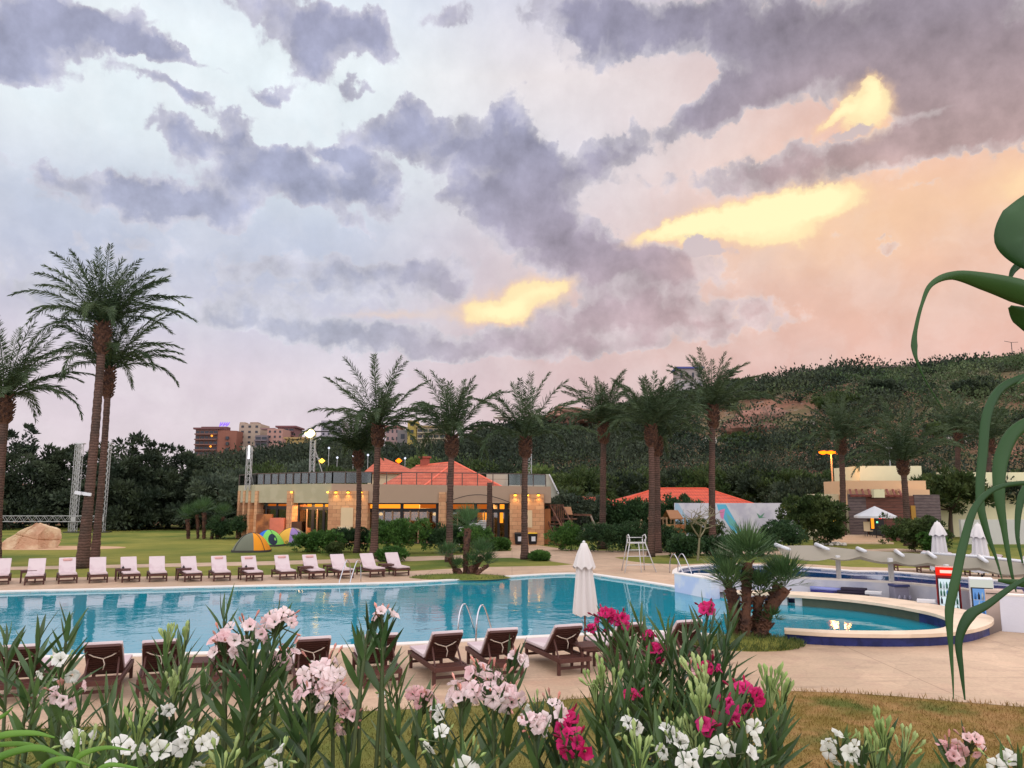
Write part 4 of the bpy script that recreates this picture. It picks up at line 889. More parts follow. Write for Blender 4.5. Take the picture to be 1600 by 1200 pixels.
mb = MB(); mb.prism([V0, V1, V2, V3, back[1], back[0]], ZT-.25, ZT-.2) if False else mb.prism([(V0.x+.1, V0.y+.3), (V1.x+.1, V1.y+.3), (V2.x+.1, V2.y+.38), (V3.x-.05, V3.y+.38), (back[1].x, back[1].y), (back[0].x, back[0].y)], 3.25, 4.3)
mb.build('roof_slab', mat('roof_slab', (120, 112, 104), .9, .1, 1), REST)
def box_on(mb, a, b, px0, px1, z0, z1, out, thick):    # block standing on a facade line between two sight columns
    p = hitv(px0, 800, a, b); q = hitv(px1, 800, a, b); p.z = q.z = 0; d = (q-p).normalized(); n = Vector((-d.y, d.x, 0)); p = p-n*out; q = q-n*out
    return mb.wall(p, q, z0, z1, thick)
def zz(px, py, a, b): return hitv(px, py, a, b).z
# columns and piers
for a, b, x0, x1, out in ((V0, V1, 371.5, 374.5, .08), (V0, V1, 379.5, 382.5, .08), (V0, V1, 388, 391, .08), (V1, V2, 398.5, 403, .12), (V1, V2, 449, 458, .12)):
    box_on(MB(), a, b, x0, x1, -.1, zz(x0, 767, a, b), out, .75).build('column', STONE, REST)
box_on(MB(), V2, V3, 513.5, 575, -.1, zz(540, 767, V2, V3), .15, .9).build('pier', STONE, REST)
box_on(MB(), V2, V3, 686, 697, -.1, zz(690, 769, V2, V3), .15, .9).build('column', STONE, REST)
box_on(MB(), V2, V3, 797, 850, -.1, zz(820, 772, V2, V3), .22, .9).build('pier', STONE, REST)
box_on(MB(), V2, V3, 534, 553, zz(540, 823, V2, V3), zz(540, 793, V2, V3), .2, .06).build('cream_panel', PANEL, REST)
box_on(MB(), V2, V3, 823, 832, zz(825, 824, V2, V3), zz(825, 797, V2, V3), .27, .06).build('cream_panel', PANEL, REST)
for px, out in ((526, .2), (545, .2), (565, .2), (805, .3), (824, .3), (841, .3)):
    p = hitv(px, 769 if px < 600 else 773.5, V2, V3)+Vector((0, -out-.1, 0))
    s_ = MB().box(p+Vector((0, 0, .07)), (.2, .22, .09)).build('spotlight', DARKM, REST)
    o = MB().lathe(p, [(.05, .02), (.11, 0), (.09, -.05), (.02, -.08)], 10).build('bulb', YEL, s_)
    l = bpy.data.lights.new('spot', 'SPOT'); l.energy = 28; l.color = (1, .62, .2); l.spot_size = R(110); l.spot_blend = .9; l.shadow_soft_size = .06
    lo = bpy.data.objects.new('spot_lamp', l); COL.objects.link(lo); lo.location = p+Vector((0, -.06, -.1)); lo.rotation_euler = (R(14), 0, 0)
for px, a, b in ((455, V1, V2), (511.5, V1, V2)):
    p = hitv(px, 769, a, b)+Vector((.1, -.3, 0)); o = MB().lathe(p, [(.05, .03), (.1, 0), (.07, -.06)], 10).build('spotlight', YEL, REST)
# glazing set back behind the columns
def glazing(a, b, px0, px1, mull, tr_y, setback=.55, orange=None, top_y=783.5):
    da = (Vector((b[0], b[1], 0))-Vector((a[0], a[1], 0))).normalized(); n = Vector((-da.y, da.x, 0))*setback
    a2, b2 = Vector((a[0], a[1], 0))+n, Vector((b[0], b[1], 0))+n
    p, q = hitv(px0, 800, a2, b2), hitv(px1, 800, a2, b2); p.z = q.z = 0; zt = zz(px0, tr_y, a2, b2)
    w = MB(); w.wall(p, q, zt-.14, zt+.14, .1); w.wall(p, q, -.05, .12, .1); w.wall(p, q, 3.1, 3.3, .1); d_ = (q-p).normalized(); w.wall(p-d_*.06, p+d_*.02, -.05, 3.3, .12); w.wall(q-d_*.02, q+d_*.06, -.05, 3.3, .12)
    f = w.build('window', MULL, REST)
    for i, (mx, wd, full) in enumerate(mull):
        c = hitv(mx, 800, a2, b2); s_ = MB().box((c.x, c.y+.02, (1.6 if full else zt/2)), (wd, .12, 3.2 if full else zt-.1)); s_.build('mullion', MULL if full else mat('bronze_mullion', (150, 116, 88), .5, .1, 3), f)
    MB().wall(p+n*.12, q+n*.12, .1, zt-.14, .03).build('pane', GLASS, f)
    for (x0, x1, y0, y1, m) in (orange or []):
        u, v = hitv(x0, 800, a2, b2), hitv(x1, 800, a2, b2); u.z = v.z = 0; MB().wall(u+n*.1, v+n*.1, zz(x0, y1, a2, b2), zz(x0, y0, a2, b2), .03).build('lit_pane', m, f)
    return p, q
glazing(V2, V3, 575, 686, [(628, .26, True), (600, .09, False), (613, .09, False), (627, .09, False), (641, .09, False), (654, .09, False), (668, .09, False), (683, .2, True), (575, .3, True)], 797, orange=[(576, 626, 784.5, 794.5, ORG), (630, 655, 784.5, 794.5, ORG), (656, 682, 785.5, 794, ORG2)])
glazing(V2, V3, 697, 797, [(743, .26, True), (769, .2, True), (779, .2, True), (791, .3, True), (715, .09, False), (757, .09, False)], 798, orange=[(700, 742, 786.5, 796, ORG2), (745, 768, 787, 797, ORG2), (780, 790, 788, 797, ORG), (781, 786, 800, 817, ORG), (746, 753, 800, 815, ORG2), (754, 762, 801, 816, ORG)])
glazing(V1, V2, 403, 449, [(433, .16, True), (416, .12, True)], 793, orange=[(418, 430, 784, 791, ORG2), (434, 448, 784, 791, ORG2)])
glazing(V1, V2, 458, 513, [(489, .24, True), (506, .2, True), (466, .2, True), (480, .09, False), (496, .09, False)], 794, orange=[(479, 487, 785, 792, ORG), (491, 504, 784, 792, ORG), (507, 512, 784, 792, ORG)])
glazing(V0, V1, 372, 398, [(377, .1, True), (386, .1, True)], 794)
# interior: floor, warm back wall, partitions, pendant lamps, tables
INT = mat('interior_wall', (176, 112, 66), .8, .25, 1.2, col2=(120, 74, 48)); DARKI = mat('interior_dark', (58, 42, 36), .8, .3, 1)
mb = MB(); mb.wall((V1.x+1, V1.y+4.2), (V3.x-.5, V3.y+4.2), 0, 3.2, .1); mb.build('interior_wall', INT, REST)
MB().prism([(V0.x+.3, V0.y+1), (V1.x+.2, V1.y+1), (V2.x, V2.y+1), (V3.x-.2, V3.y+1), (V3.x-.3, V3.y+6.4), (V0.x+.4, V0.y+6.4)], .02, .06).build('interior_floor', DARKI, REST)
random.seed(11)
for k, (px, w_, h_) in enumerate([(470, .8, 1.6), (497, 1.2, 1.1), (607, 1.6, 1.9), (632, .9, 1.6), (660, 1.3, 1.3), (675, .5, 1.0), (728, 1.8, 2.0), (420, 1.3, 2.2), (440, 1.2, 1.9)]):
    p = hitv(px, 800, V2, V3); MB().box((p.x*1.05, p.y+2.2, h_/2+.06), (w_, .5, h_)).build('counter', [DARKI, INT, mat('interior_pink', (190, 110, 90), .7, .2, 3)][k % 3], REST)
for k, px in enumerate((484, 499.5, 487, 590, 676)):
    a_, b_ = (V1, V2) if px < 513 else (V2, V3); p = hitv(px, 800 if k != 2 else 811, a_, b_)+Vector((0, 1.6, 0)); p.z = hitv(px, 800 if k != 2 else 811, a_, b_).z if k < 3 else 2.3
    pl = MB().tube([p+Vector((0, 0, .12)), Vector((p.x, p.y, 3.2))], .012, 5).build('pendant_lamp', MULL, REST); MB().lathe(p, [(.02, -.12), (.14, -.08), (.17, .0), (.1, .1), (.02, .13)], 12).build('bulb', WARM, pl)
for (x, y, e) in ((hitv(430, 800, V1, V2).x, V1.y+2.2, 80), (hitv(485, 800, V1, V2).x, V2.y+1.9, 110), (hitv(632, 800, V2, V3).x, V2.y+2.2, 60), (hitv(745, 800, V2, V3).x, V2.y+2.0, 70)):
    l = bpy.data.lights.new('ceiling_lamp', 'AREA'); l.energy = e*3.2; l.color = (1, .58, .25); l.size = 2.5; lo = bpy.data.objects.new('ceiling_lamp', l); COL.objects.link(lo); lo.location = (x, y, 3.05)
# awning wire arch over the right hand bay
ap = [hitv(697+(797-697)*f, 785-12*math.sin(math.pi*f), V2, V3)+Vector((0, -.3, 0)) for f in np.linspace(0, 1, 14)]
MB().tube(ap, .03, 6).build('awning_arch', MULL, REST)
# balustrade
RAILM = mat('balustrade_metal', (88, 72, 66), .5, .1, 3)
def rail(a, b, za, zb, n, glass, out=.0):
    r_ = MB(); A_, B_ = Vector((a[0], a[1]+.15, za)), Vector((b[0], b[1]+.15, zb)); r_.bar(A_+Vector((0, 0, .95)), B_+Vector((0, 0, .95)), .08, .07)
    if not glass: r_.bar(A_+Vector((0, 0, .5)), B_+Vector((0, 0, .5)), .02, .02)
    t_ = r_.build('handrail', RAILM, REST)
    for k in range(n+1): p = A_.lerp(B_, k/n); MB().box(p+Vector((0, 0, .45)), (.07, .07, .95)).build('baluster', RAILM, t_)
    if glass: MB().wall(A_+(B_-A_)*.01+Vector((0, .05, 0)), A_+(B_-A_)*.99+Vector((0, .05, 0)), za+.05, za+.9, .03).build('glass_panel', RAILG, t_)
rail(V0, V1, ZT, ZT, 3, True); rail(V1, V2, ZT, ZT, 10, True)
m1 = Vector(V2).lerp(V3, .19); rail(V2, m1, ZT, ZT-.04, 3, True); m2 = Vector(V2).lerp(V3, .83); rail(m1, m2, ZT-.04, ZT-.2, 9, False); rail(m2, V3, ZT-.2, ZT-.28, 3, True)
# ------------------------------------------------------------------ tiled roofs
def tilemat_roof(name, c1, c2):
    m, t = newmat(name); v = t.n('ShaderNodeTexCoord').outputs['Object']; sp = t.n('ShaderNodeSeparateXYZ', {0: v})
    row = t.m('FRACT', t.m('MULTIPLY', sp.outputs[2], 3.4)); col_ = t.m('SINE', t.m('MULTIPLY', t.m('ADD', sp.outputs[0], t.m('MULTIPLY', sp.outputs[1], .0)), 24))
    c = t.mix(t.mr(t.noise(v, 1.6, 5, .7), .35, .65), lin(c1), lin(c2)); c = t.v('SCALE', c, scale=t.m('ADD', .58, t.m('MULTIPLY', t.m('POWER', row, .5), .5)))
    b = t.n('ShaderNodeBump', {'Height': t.m('ADD', row, t.m('MULTIPLY', col_, .3)), 'Strength': .9, 'Distance': .06})
    finish(t, t.n('ShaderNodeBsdfPrincipled', {'Base Color': c, 'Roughness': .7, 'Specular IOR Level': .3, 'Normal': b.outputs[0]})); return m
TILE1 = tilemat_roof('salmon_roof_tiles', (192, 98, 70), (172, 82, 58)); TILE2 = tilemat_roof('orange_roof_tiles', (200, 80, 50), (182, 68, 44))
def hip(mb, x0, x1, y0, y1, ze, zr, rx0, rx1, ry=None, th=.12):
    ry = (y0+y1)/2 if ry is None else ry; e = [Vector((x0, y0, ze)), Vector((x1, y0, ze)), Vector((x1, y1, ze)), Vector((x0, y1, ze))]; a, b = Vector((rx0, ry, zr)), Vector((rx1, ry, zr))
    dn = Vector((0, 0, -th)); mb.add(e+[a, b]+[q+dn for q in e], [(0, 1, 5, 4), (1, 2, 5), (2, 3, 4, 5), (3, 0, 4), (9, 8, 7, 6), (0, 6, 7, 1), (1, 7, 8, 2), (2, 8, 9, 3), (3, 9, 6, 0)])
    return mb
def ridge_caps(parent, pts, m, r=.09):
    for a, b in pts: MB().tube([a, b], r, 6).build('ridge_cap', m, parent)
RC = mat('ridge_tiles', (222, 110, 84), .7, .15, 4)
Yr_ = 70.0
rt = thing('tiled_roof_block', 'salmon red hipped tile roof rising behind the restaurant balustrade', 'roof', (A(700, 760, Yr_).x, Yr_, 0))
xl, xr = A(560, 760, Yr_-4).x, A(818, 760, Yr_-4).x; ze = 3.6; ap = A(710, 722, Yr_+3); ridge2 = A(668, 727, Yr_+3)
E = [Vector((xl, 65.5, ze)), Vector((A(640, 760, 66).x, 65.5, ze)), Vector((xr, 65.5, ze)), Vector((xr, 82, ze)), Vector((xl, 82, ze)), ap, Vector((A(650, 728, 74).x, 74, A(650, 728, 74).z))]
mb = MB(); mb.add(E, [(0, 1, 5, 6), (1, 2, 5), (2, 3, 5), (3, 4, 6, 5), (4, 0, 6)]); mb.build('roof', TILE1, rt); ridge_caps(rt, [(E[5], E[2]), (E[5], E[1]), (E[5], E[6])], RC)
MB().wall((xl+.4, 65.9), (xr-.4, 65.9), 0, 3.6, .2).build('wall', PANEL, rt)
ch = A(664, 722, 74); chm = MB(); chm.box((ch.x, 74, ch.z-.3), (.8, .8, 1.4)); chm.box((ch.x, 74, ch.z+.45), (1.1, 1.1, .15)); chm.build('chimney', mat('brick_chimney', (150, 76, 60), .8, .2, 5), rt)
rt2 = thing('rear_tiled_roof', 'smaller salmon hipped roof peeking out left behind the main roof', 'roof', (A(600, 740, 88).x, 88, 0))
a_ = A(596, 715, 90); mb = MB(); hip(mb, A(568, 740, 86).x, A(648, 740, 86).x, 86, 95, A(600, 738, 86).z, a_.z, a_.x-.2, a_.x+.2); mb.build('roof', TILE1, rt2)
MB().prism([(A(573, 740, 86).x, 86.6), (A(642, 740, 86).x, 86.6), (A(642, 740, 86).x, 94), (A(573, 740, 86).x, 94)], 0, A(600, 738, 86).z-.1).build('wall', PANEL, rt2)
gb = thing('gable_building', 'pale grey gable end with sloping roof behind the right lattice mast', 'building', (A(840, 770, 76).x, 76, 0))
p1_, p2_, p3_ = A(760, 741, 76), A(858, 741, 76), A(873, 772, 76)
mb = MB(); mb.add([(p1_.x, 76, p1_.z), (p2_.x, 76, p2_.z), (p3_.x, 76, p3_.z), (p3_.x, 76, 0), (p1_.x, 76, 0)]+[(q, 84, z) for q, z in ((p1_.x, p1_.z), (p2_.x, p2_.z), (p3_.x, p3_.z), (p3_.x, 0), (p1_.x, 0))],
    [(4, 3, 2, 1, 0), (0, 1, 6, 5), (1, 2, 7, 6), (2, 3, 8, 7), (5, 6, 7, 8, 9), (4, 0, 5, 9)]); mb.build('wall', mat('pale_gable', (176, 170, 150), .8, .08, 1, col2=(160, 158, 142)), gb)
q_ = A(845, 741, 75.8); MB().bar((p2_.x, 75.9, p2_.z), (p3_.x, 75.9, p3_.z), .3, .12).build('verge', WHITE, gb)
# red roofed houses on the right
CREAM = mat('cream_plaster', (214, 204, 170), .85, .05, 1.5, .15, col2=(204, 190, 160))
hs = thing('small_red_roof_house', 'small house with an orange tiled roof half hidden by creeper', 'house', (A(930, 800, 78).x, 78, 0))
x0, x1 = A(902, 790, 76).x, A(956, 790, 76).x; mb = MB(); hip(mb, x0-1, x1+1.3, 75, 84, A(930, 797, 75).z, A(930, 776, 79.5).z, A(915, 776, 79.5).x-2, A(945, 776, 79.5).x, th=.15); mb.build('roof', TILE2, hs)
MB().prism([(x0-.4, 75.7), (x1+.6, 75.7), (x1+.6, 83.5), (x0-.4, 83.5)], 0, A(930, 797, 75).z-.12).build('wall', CREAM, hs)
hl = thing('red_roof_house', 'long cream house with a bright orange red hipped tile roof', 'house', (A(1060, 800, 74).x, 74, 0))
z_e = A(1060, 788.5, 72).z; z_r = A(1060, 763, 77).z
xe0, xe1 = A(952, 790, 72).x, A(1182, 790, 72).x; mb = MB(); hip(mb, xe0, xe1, 72, 82, z_e, z_r, A(1025, 763, 77).x, A(1102, 763, 77).x, th=.14); mb.build('roof', TILE2, hl)
e1 = Vector((xe1, 72, z_e)); r1_ = Vector((A(1102, 763, 77).x, 77, z_r)); ridge_caps(hl, [(Vector((A(1025, 763, 77).x, 77, z_r)), r1_), (r1_, e1), (Vector((A(1025, 763, 77).x, 77, z_r)), Vector((xe0, 72, z_e)))], mat('ridge_orange', (206, 84, 56), .7, .15, 4))
MB().prism([(xe0+.5, 72.6), (xe1-.6, 72.6), (xe1-.6, 81.5), (xe0+.5, 81.5)], 0, z_e-.13).build('wall', CREAM, hl)
MB().bar((xe0, 71.97, z_e-.2), (xe1, 71.97, z_e-.2), .1, .14).build('gutter', MULL, hl)
pv = MB().bar((A(945, 783, 70).x, 70, A(945, 785, 70).z), (A(975, 783, 70).x, 72, A(975, 783, 72).z), .9, .1)
# painted hoarding banner
BN0, BN1 = A(1054, 800, 66), A(1248, 800, 66); ban = thing('banner_wall', 'long printed white banner stretched on a hoarding, coloured triangles at its ends', 'banner', (BN0.x, 66, 0))
def bq(pts, m, name, off):
    P3 = [A(x, y, 66-off) for x, y in pts]; n = len(P3); MB().add(P3+[q+Vector((0, .006, 0)) for q in P3], [tuple(range(n)), tuple(range(2*n-1, n-1, -1))]+[(i, n+i, n+(i+1) % n, (i+1) % n) for i in range(n)]).build(name, m, ban)
MB().wall((BN0.x, 66), (BN1.x, 66), -.05, A(1054, 786, 66).z, .12).build('hoarding', mat('banner_vinyl', (206, 200, 204), .55, .05, 1.0, .35, 2.0, col2=(186, 180, 190)), ban)
bq([(1054.5, 786.5), (1060, 786.5), (1088, 834), (1054.5, 834)], mat('banner_pale_blue', (160, 186, 204), .6, .05, 1), 'pale_blue_panel', .012)
bq([(1120, 788), (1134, 788), (1160, 833), (1146, 833), (1122, 796)], mat('banner_sky_blue', (96, 178, 206), .6, .05, 1), 'blue_stripe', .012)
bq([(1124, 797), (1133, 795), (1130, 812), (1126, 808)], mat('banner_pink', (214, 130, 170), .6, .05, 1), 'pink_patch', .02)
bq([(1134, 800), (1150, 817), (1157, 828), (1140, 820)], mat('banner_teal', (110, 176, 168), .6, .05, 1), 'teal_patch', .021)
bq([(1219, 789), (1245, 789), (1245, 812)], mat('banner_olive', (166, 142, 40), .6, .05, 1), 'olive_triangle', .012)
bq([(1245, 813), (1245, 826), (1230, 834), (1219, 834)], mat('banner_dark_green', (60, 70, 50), .6, .05, 1), 'green_triangle', .012)
bq([(1182, 801), (1188, 806), (1195, 801), (1191, 808), (1198, 808), (1186, 810)], mat('banner_emblem', (96, 140, 112), .6, .05, 1), 'leaf_emblem', .012)
# wood clad building at the right
WCL = mat('grey_wood_cladding', (112, 96, 92), .75, .12, 3, .2, col2=(96, 80, 78), stretch=(1, 1, 6)); BCL = mat('brown_wood_cladding', (120, 76, 62), .75, .15, 3, .2, col2=(100, 62, 52), stretch=(.6, .6, 7))
CR2 = mat('peach_plaster', (220, 178, 136), .85, .05, 1.5, .15); CR3 = mat('cream_plaster_light', (222, 212, 172), .85, .05, 1.5, .15)
wb = thing('wood_clad_building', 'flat roofed cream building faced with grey and brown timber boards', 'building', (A(1380, 830, 68).x, 68, 0))
def wpan(x0, x1, y0, y1, Y, m, name, t=.2, parent=None, zlow=None):
    p, q = A(x0, 800, Y), A(x1, 800, Y); z1 = A((x0+x1)/2, y0, Y).z; z0 = A((x0+x1)/2, y1, Y).z if zlow is None else zlow
    return MB().wall((p.x, Y), (q.x, Y), z0, z1, t).build(name, m, parent or wb)
wpan(1327, 1354, 772, 843, 67, WCL, 'grey_boarding', zlow=-.05); wpan(1354, 1430, 775, 843, 67.05, BCL, 'brown_boarding', zlow=-.05); wpan(1430, 1470, 773, 843, 67, WCL, 'grey_boarding', zlow=-.05)
for k in range(15):
    z = .3+k*.25; p, q = A(1327, 800, 66.98), A(1470, 800, 66.98); MB().box(((p.x+q.x)/2, 66.98, z), (q.x-p.x, .02, .02)).build('board_gap', MULL, wb)
wpan(1424, 1431, 790, 838, 66.9, mat('yellow_panel', (166, 122, 50), .7, .1, 2), 'yellow_panel', .1, zlow=0)
wpan(1347, 1445, 728, 765, 76, CR3, 'upper_block', 6, zlow=3); wpan(1325, 1450, 751, 775, 69, CR2, 'parapet', 5, zlow=2.5); wpan(1405, 1455, 765, 790, 68.4, CR2, 'parapet', .4, zlow=2.5)
p, q = A(1329, 768, 66.7), A(1408, 768, 66.7)
for k in range(9): x = p.x+(q.x-p.x)*k/8; MB().bar((x, 66.6, 3.75), (x+.9, 68.9, 4.35), .16, .1).build('pergola_beam', mat('red_timber', (122, 64, 52), .7, .2, 4), wb)
MB().bar((p.x, 66.75, 3.8), (q.x, 66.75, 3.8), .14, .18).build('pergola_beam', MATS['red_timber'], wb)
MB().box((A(1372, 774, 66.5).x, 66.5, A(1372, 771, 66.5).z), (.9, .5, .7)).build('beam_end_box', CR3, wb)
dr = wpan(1357, 1380, 803, 843, 66.85, MULL, 'door', .12, zlow=.5); wpan(1360, 1364.5, 806, 826, 66.8, ORG, 'lit_pane', .03, dr)
MB().box((A(1378, 810, 66.7).x, 66.7, A(1378, 809, 66.7).z), (.5, .08, .16)).build('red_light', emat('red_sign_light', (255, 40, 50), 2.2), wb)
MB().box((A(1370.5, 816, 66.7).x, 66.7, A(1370.5, 816, 66.7).z), (.14, .05, .14)).build('green_light', emat('green_light', (130, 255, 190), 1.6), wb)
lw = thing('lit_window_building', 'cream wall with a lit yellow window beneath a sloping brown eave', 'building', (A(1295, 820, 69).x, 69, 0))
def lp(x0, x1, y0, y1, Y, m, name, t=.15, zlow=None, par=None):
    p, q = A(x0, 800, Y), A(x1, 800, Y); z1 = A((x0+x1)/2, y0, Y).z; z0 = A((x0+x1)/2, y1, Y).z if zlow is None else zlow; return MB().wall((p.x, Y), (q.x, Y), z0, z1, t).build(name, m, par or lw)
lp(1262, 1327, 789, 843, 69, CREAM, 'wall', .2, -.05); lp(1262, 1312, 772, 792, 70.5, CREAM, 'upper_wall', .2, 2.6)
p, q = A(1260, 791, 68.3), A(1316, 791, 68.3); MB().add([(p.x, 68.2, p.z-.25), (q.x, 68.2, q.z-.25), (q.x-.4, 70.5, q.z+.5), (p.x+.4, 70.5, p.z+.5)], [(0, 1, 2, 3)]).add([(p.x, 68.2, p.z-.45), (q.x, 68.2, q.z-.45), (q.x-.4, 70.5, q.z+.3), (p.x+.4, 70.5, p.z+.3)], [(3, 2, 1, 0)]).build('eave', CREAM, lw); MB().bar((p.x, 68.18, p.z-.36), (q.x, 68.18, q.z-.36), .12, .2).build('eave_board', MATS['red_timber'], lw)
wn = lp(1296, 1310, 797, 823, 68.9, MULL, 'window', .1); lp(1297.5, 1302, 799, 820, 68.82, emat('lit_window_yellow', (255, 190, 70), 1.1), 'pane', .03, par=wn); lp(1304, 1308.5, 799, 820, 68.82, MATS['lit_window_yellow'], 'pane', .03, par=wn)
fw = thing('flat_roof_building', 'plain cream wall of a flat roofed building behind the closed parasols', 'building', (A(1540, 830, 74).x, 74, 0))
wpan(1470, 1640, 738, 850, 74, CR3, 'wall', .3, fw, zlow=-.05); wpan(1500, 1660, 812, 868, 62, mat('grey_white_plaster', (190, 186, 176), .85, .08, 1.2, .2), 'low_wall', .3, fw, zlow=-.05)
st = thing('stone_steps', 'broad shallow stone steps up to the timber building', 'steps', (A(1350, 850, 63).x, 63, 0))
for k in range(4):
    x0, x1 = A(1296+k*6, 850, 62).x, A(1398, 850, 62).x; MB().box(((x0+x1)/2, 62.2+k*.6+1.5, .07+k*.13), (x1-x0, 3.2-k*.1, .13)).build('step', mat('step_stone', (208, 176, 144), .7, .08, 2, .2), st)
# retaining wall scrap seen left of the columns
MB().wall((A(330, 825, 90).x, 90), (A(374, 825, 90).x, 90), 0, A(350, 810, 90).z, .3).build('stone_wall', mat('purple_grey_stone', (118, 98, 96), .9, .2, 3, .3), thing('garden_wall', 'low grey stone wall beyond the dark bushes left of the columns', 'wall', (A(350, 825, 90).x, 90, 0)))
# ------------------------------------------------------------------ the town on the hill
WIN = mat('dark_window', (48, 50, 58), .3, .3, .2); BALC = mat('balcony_shade', (112, 84, 74), .8, .1, .5)
def block(label, x0, x1, ytop, ybot, Y, col, depth=14, storeys=5, bays=4, side=0.0, side_col=None, balc=False, roof=None, cat='apartment block', extras=()):
    hazed = lambda c: None if c is None else tuple(int(q*.66+w_*.24) for q, w_ in zip(c, (150, 140, 148)))  # distance haze mixed into the wall and roof colours
    col, side_col, roof = hazed(col), hazed(side_col), hazed(roof); extras = [(a, b, c, hazed(d)) for a, b, c, d in extras]
    p, q = A(x0, ytop, Y), A(x1, ytop, Y); z1 = p.z; z0 = A(x0, ybot, Y).z-6; w = q.x-p.x; m = mat('plaster_%d_%d_%d' % col, col, .9, .06, .3)
    label = label; t = thing('apartment_building', label, cat, ((p.x+q.x)/2, Y, z0), 0, 'buildings of the town on the hill')
    MB().box(((p.x+q.x)/2, Y+depth/2, (z0+z1)/2), (w, depth, z1-z0)).build('wall', m, t)
    H = A(x0, ytop, Y).z-A(x0, ybot, Y).z; sh = H/storeys
    xs0 = p.x+w*side
    if side: MB().box((p.x+w*side/2, Y-.6, (z0+z1)/2), (w*side, 1.2, z1-z0)).build('side_wall', mat('plaster_%d_%d_%d' % side_col, side_col, .9, .06, .3), t)
    ww = q.x-xs0
    for s in range(storeys):
        zc = z1-sh*(s+.55)
        if balc:
            for k in range(bays):
                xc = xs0+ww*(k+.5)/bays; MB().box((xc, Y-.05, zc), (ww/bays*.78, .12, sh*.5)).build('window', WIN, t)
            MB().box(((xs0+q.x)/2, Y-.7, zc-sh*.38), (ww*.98, 1.4, sh*.22)).build('balcony', m, t)
        else:
            for k in range(bays):
                xc = xs0+ww*(k+.5)/bays; MB().box((xc, Y-.05, zc), (ww/bays*.36, .12, sh*.42)).build('window', WIN, t)
    if roof: MB().box(((p.x+q.x)/2, Y+depth/2, z1+.35), (w+1.6, depth+1.4, .7)).build('roof', mat('plaster_%d_%d_%d' % roof, roof, .9, .06, .3), t)
    for (ex0, ex1, ey0, c) in extras:
        a, b = A(ex0, ey0, Y+4), A(ex1, ey0, Y+4); MB().box(((a.x+b.x)/2, Y+5, (a.z+z1)/2), (b.x-a.x, 4, a.z-z1)).build('rooftop_hut', mat('plaster_%d_%d_%d' % c, c, .9, .06, .3), t)
    return t
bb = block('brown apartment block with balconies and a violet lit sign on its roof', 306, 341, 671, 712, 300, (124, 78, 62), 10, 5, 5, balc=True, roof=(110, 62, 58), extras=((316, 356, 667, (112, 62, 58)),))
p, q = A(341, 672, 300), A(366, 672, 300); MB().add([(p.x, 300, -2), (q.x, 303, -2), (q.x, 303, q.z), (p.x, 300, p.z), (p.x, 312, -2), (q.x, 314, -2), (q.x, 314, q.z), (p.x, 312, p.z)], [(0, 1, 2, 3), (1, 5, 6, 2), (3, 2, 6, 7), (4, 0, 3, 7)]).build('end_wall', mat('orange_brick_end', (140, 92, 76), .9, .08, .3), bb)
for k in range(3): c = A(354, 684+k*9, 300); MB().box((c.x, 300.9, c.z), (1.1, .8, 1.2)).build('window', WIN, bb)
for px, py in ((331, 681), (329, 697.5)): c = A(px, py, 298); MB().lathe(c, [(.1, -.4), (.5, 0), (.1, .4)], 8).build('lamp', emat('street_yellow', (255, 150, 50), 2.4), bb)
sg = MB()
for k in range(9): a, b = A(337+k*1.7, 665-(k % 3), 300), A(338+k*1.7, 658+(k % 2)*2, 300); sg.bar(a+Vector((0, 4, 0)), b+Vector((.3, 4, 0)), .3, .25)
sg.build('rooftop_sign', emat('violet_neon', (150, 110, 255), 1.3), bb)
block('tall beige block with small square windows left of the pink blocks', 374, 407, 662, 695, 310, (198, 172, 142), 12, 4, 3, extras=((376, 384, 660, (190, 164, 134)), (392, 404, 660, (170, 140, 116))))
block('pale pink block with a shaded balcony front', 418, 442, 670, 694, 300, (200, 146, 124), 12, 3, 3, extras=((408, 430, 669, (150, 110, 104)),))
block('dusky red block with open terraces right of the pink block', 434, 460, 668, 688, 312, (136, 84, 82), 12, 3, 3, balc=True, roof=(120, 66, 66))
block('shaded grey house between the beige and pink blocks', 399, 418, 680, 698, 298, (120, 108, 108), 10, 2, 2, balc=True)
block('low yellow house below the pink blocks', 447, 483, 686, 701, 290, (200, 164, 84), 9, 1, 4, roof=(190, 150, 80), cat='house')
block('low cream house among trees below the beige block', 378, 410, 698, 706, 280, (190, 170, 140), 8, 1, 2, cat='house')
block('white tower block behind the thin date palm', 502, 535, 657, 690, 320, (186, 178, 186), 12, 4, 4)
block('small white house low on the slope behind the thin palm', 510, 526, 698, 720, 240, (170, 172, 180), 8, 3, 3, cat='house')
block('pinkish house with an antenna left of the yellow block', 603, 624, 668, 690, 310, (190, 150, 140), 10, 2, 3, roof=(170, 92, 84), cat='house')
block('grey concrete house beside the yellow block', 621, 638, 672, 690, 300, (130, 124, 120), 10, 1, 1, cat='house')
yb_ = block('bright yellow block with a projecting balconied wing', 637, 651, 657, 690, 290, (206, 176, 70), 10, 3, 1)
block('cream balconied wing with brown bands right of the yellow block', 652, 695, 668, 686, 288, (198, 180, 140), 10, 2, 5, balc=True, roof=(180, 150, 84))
c = A(651, 657, 292); MB().tube([c, c+Vector((0, 0, 4))], .15, 5).build('antenna', DARKM, yb_)
block('low pale house on the crest behind two palms', 735, 790, 664, 680, 285, (188, 168, 150), 8, 1, 6, cat='house')
block('blue roofed building on the crest left of the tallest right palm', 1060, 1096, 576, 594, 300, (176, 160, 150), 10, 1, 4, roof=(70, 78, 150), cat='building')
block('white house walls below the blue roofed building', 1060, 1100, 594, 606, 296, (196, 184, 178), 8, 1, 3, cat='house')
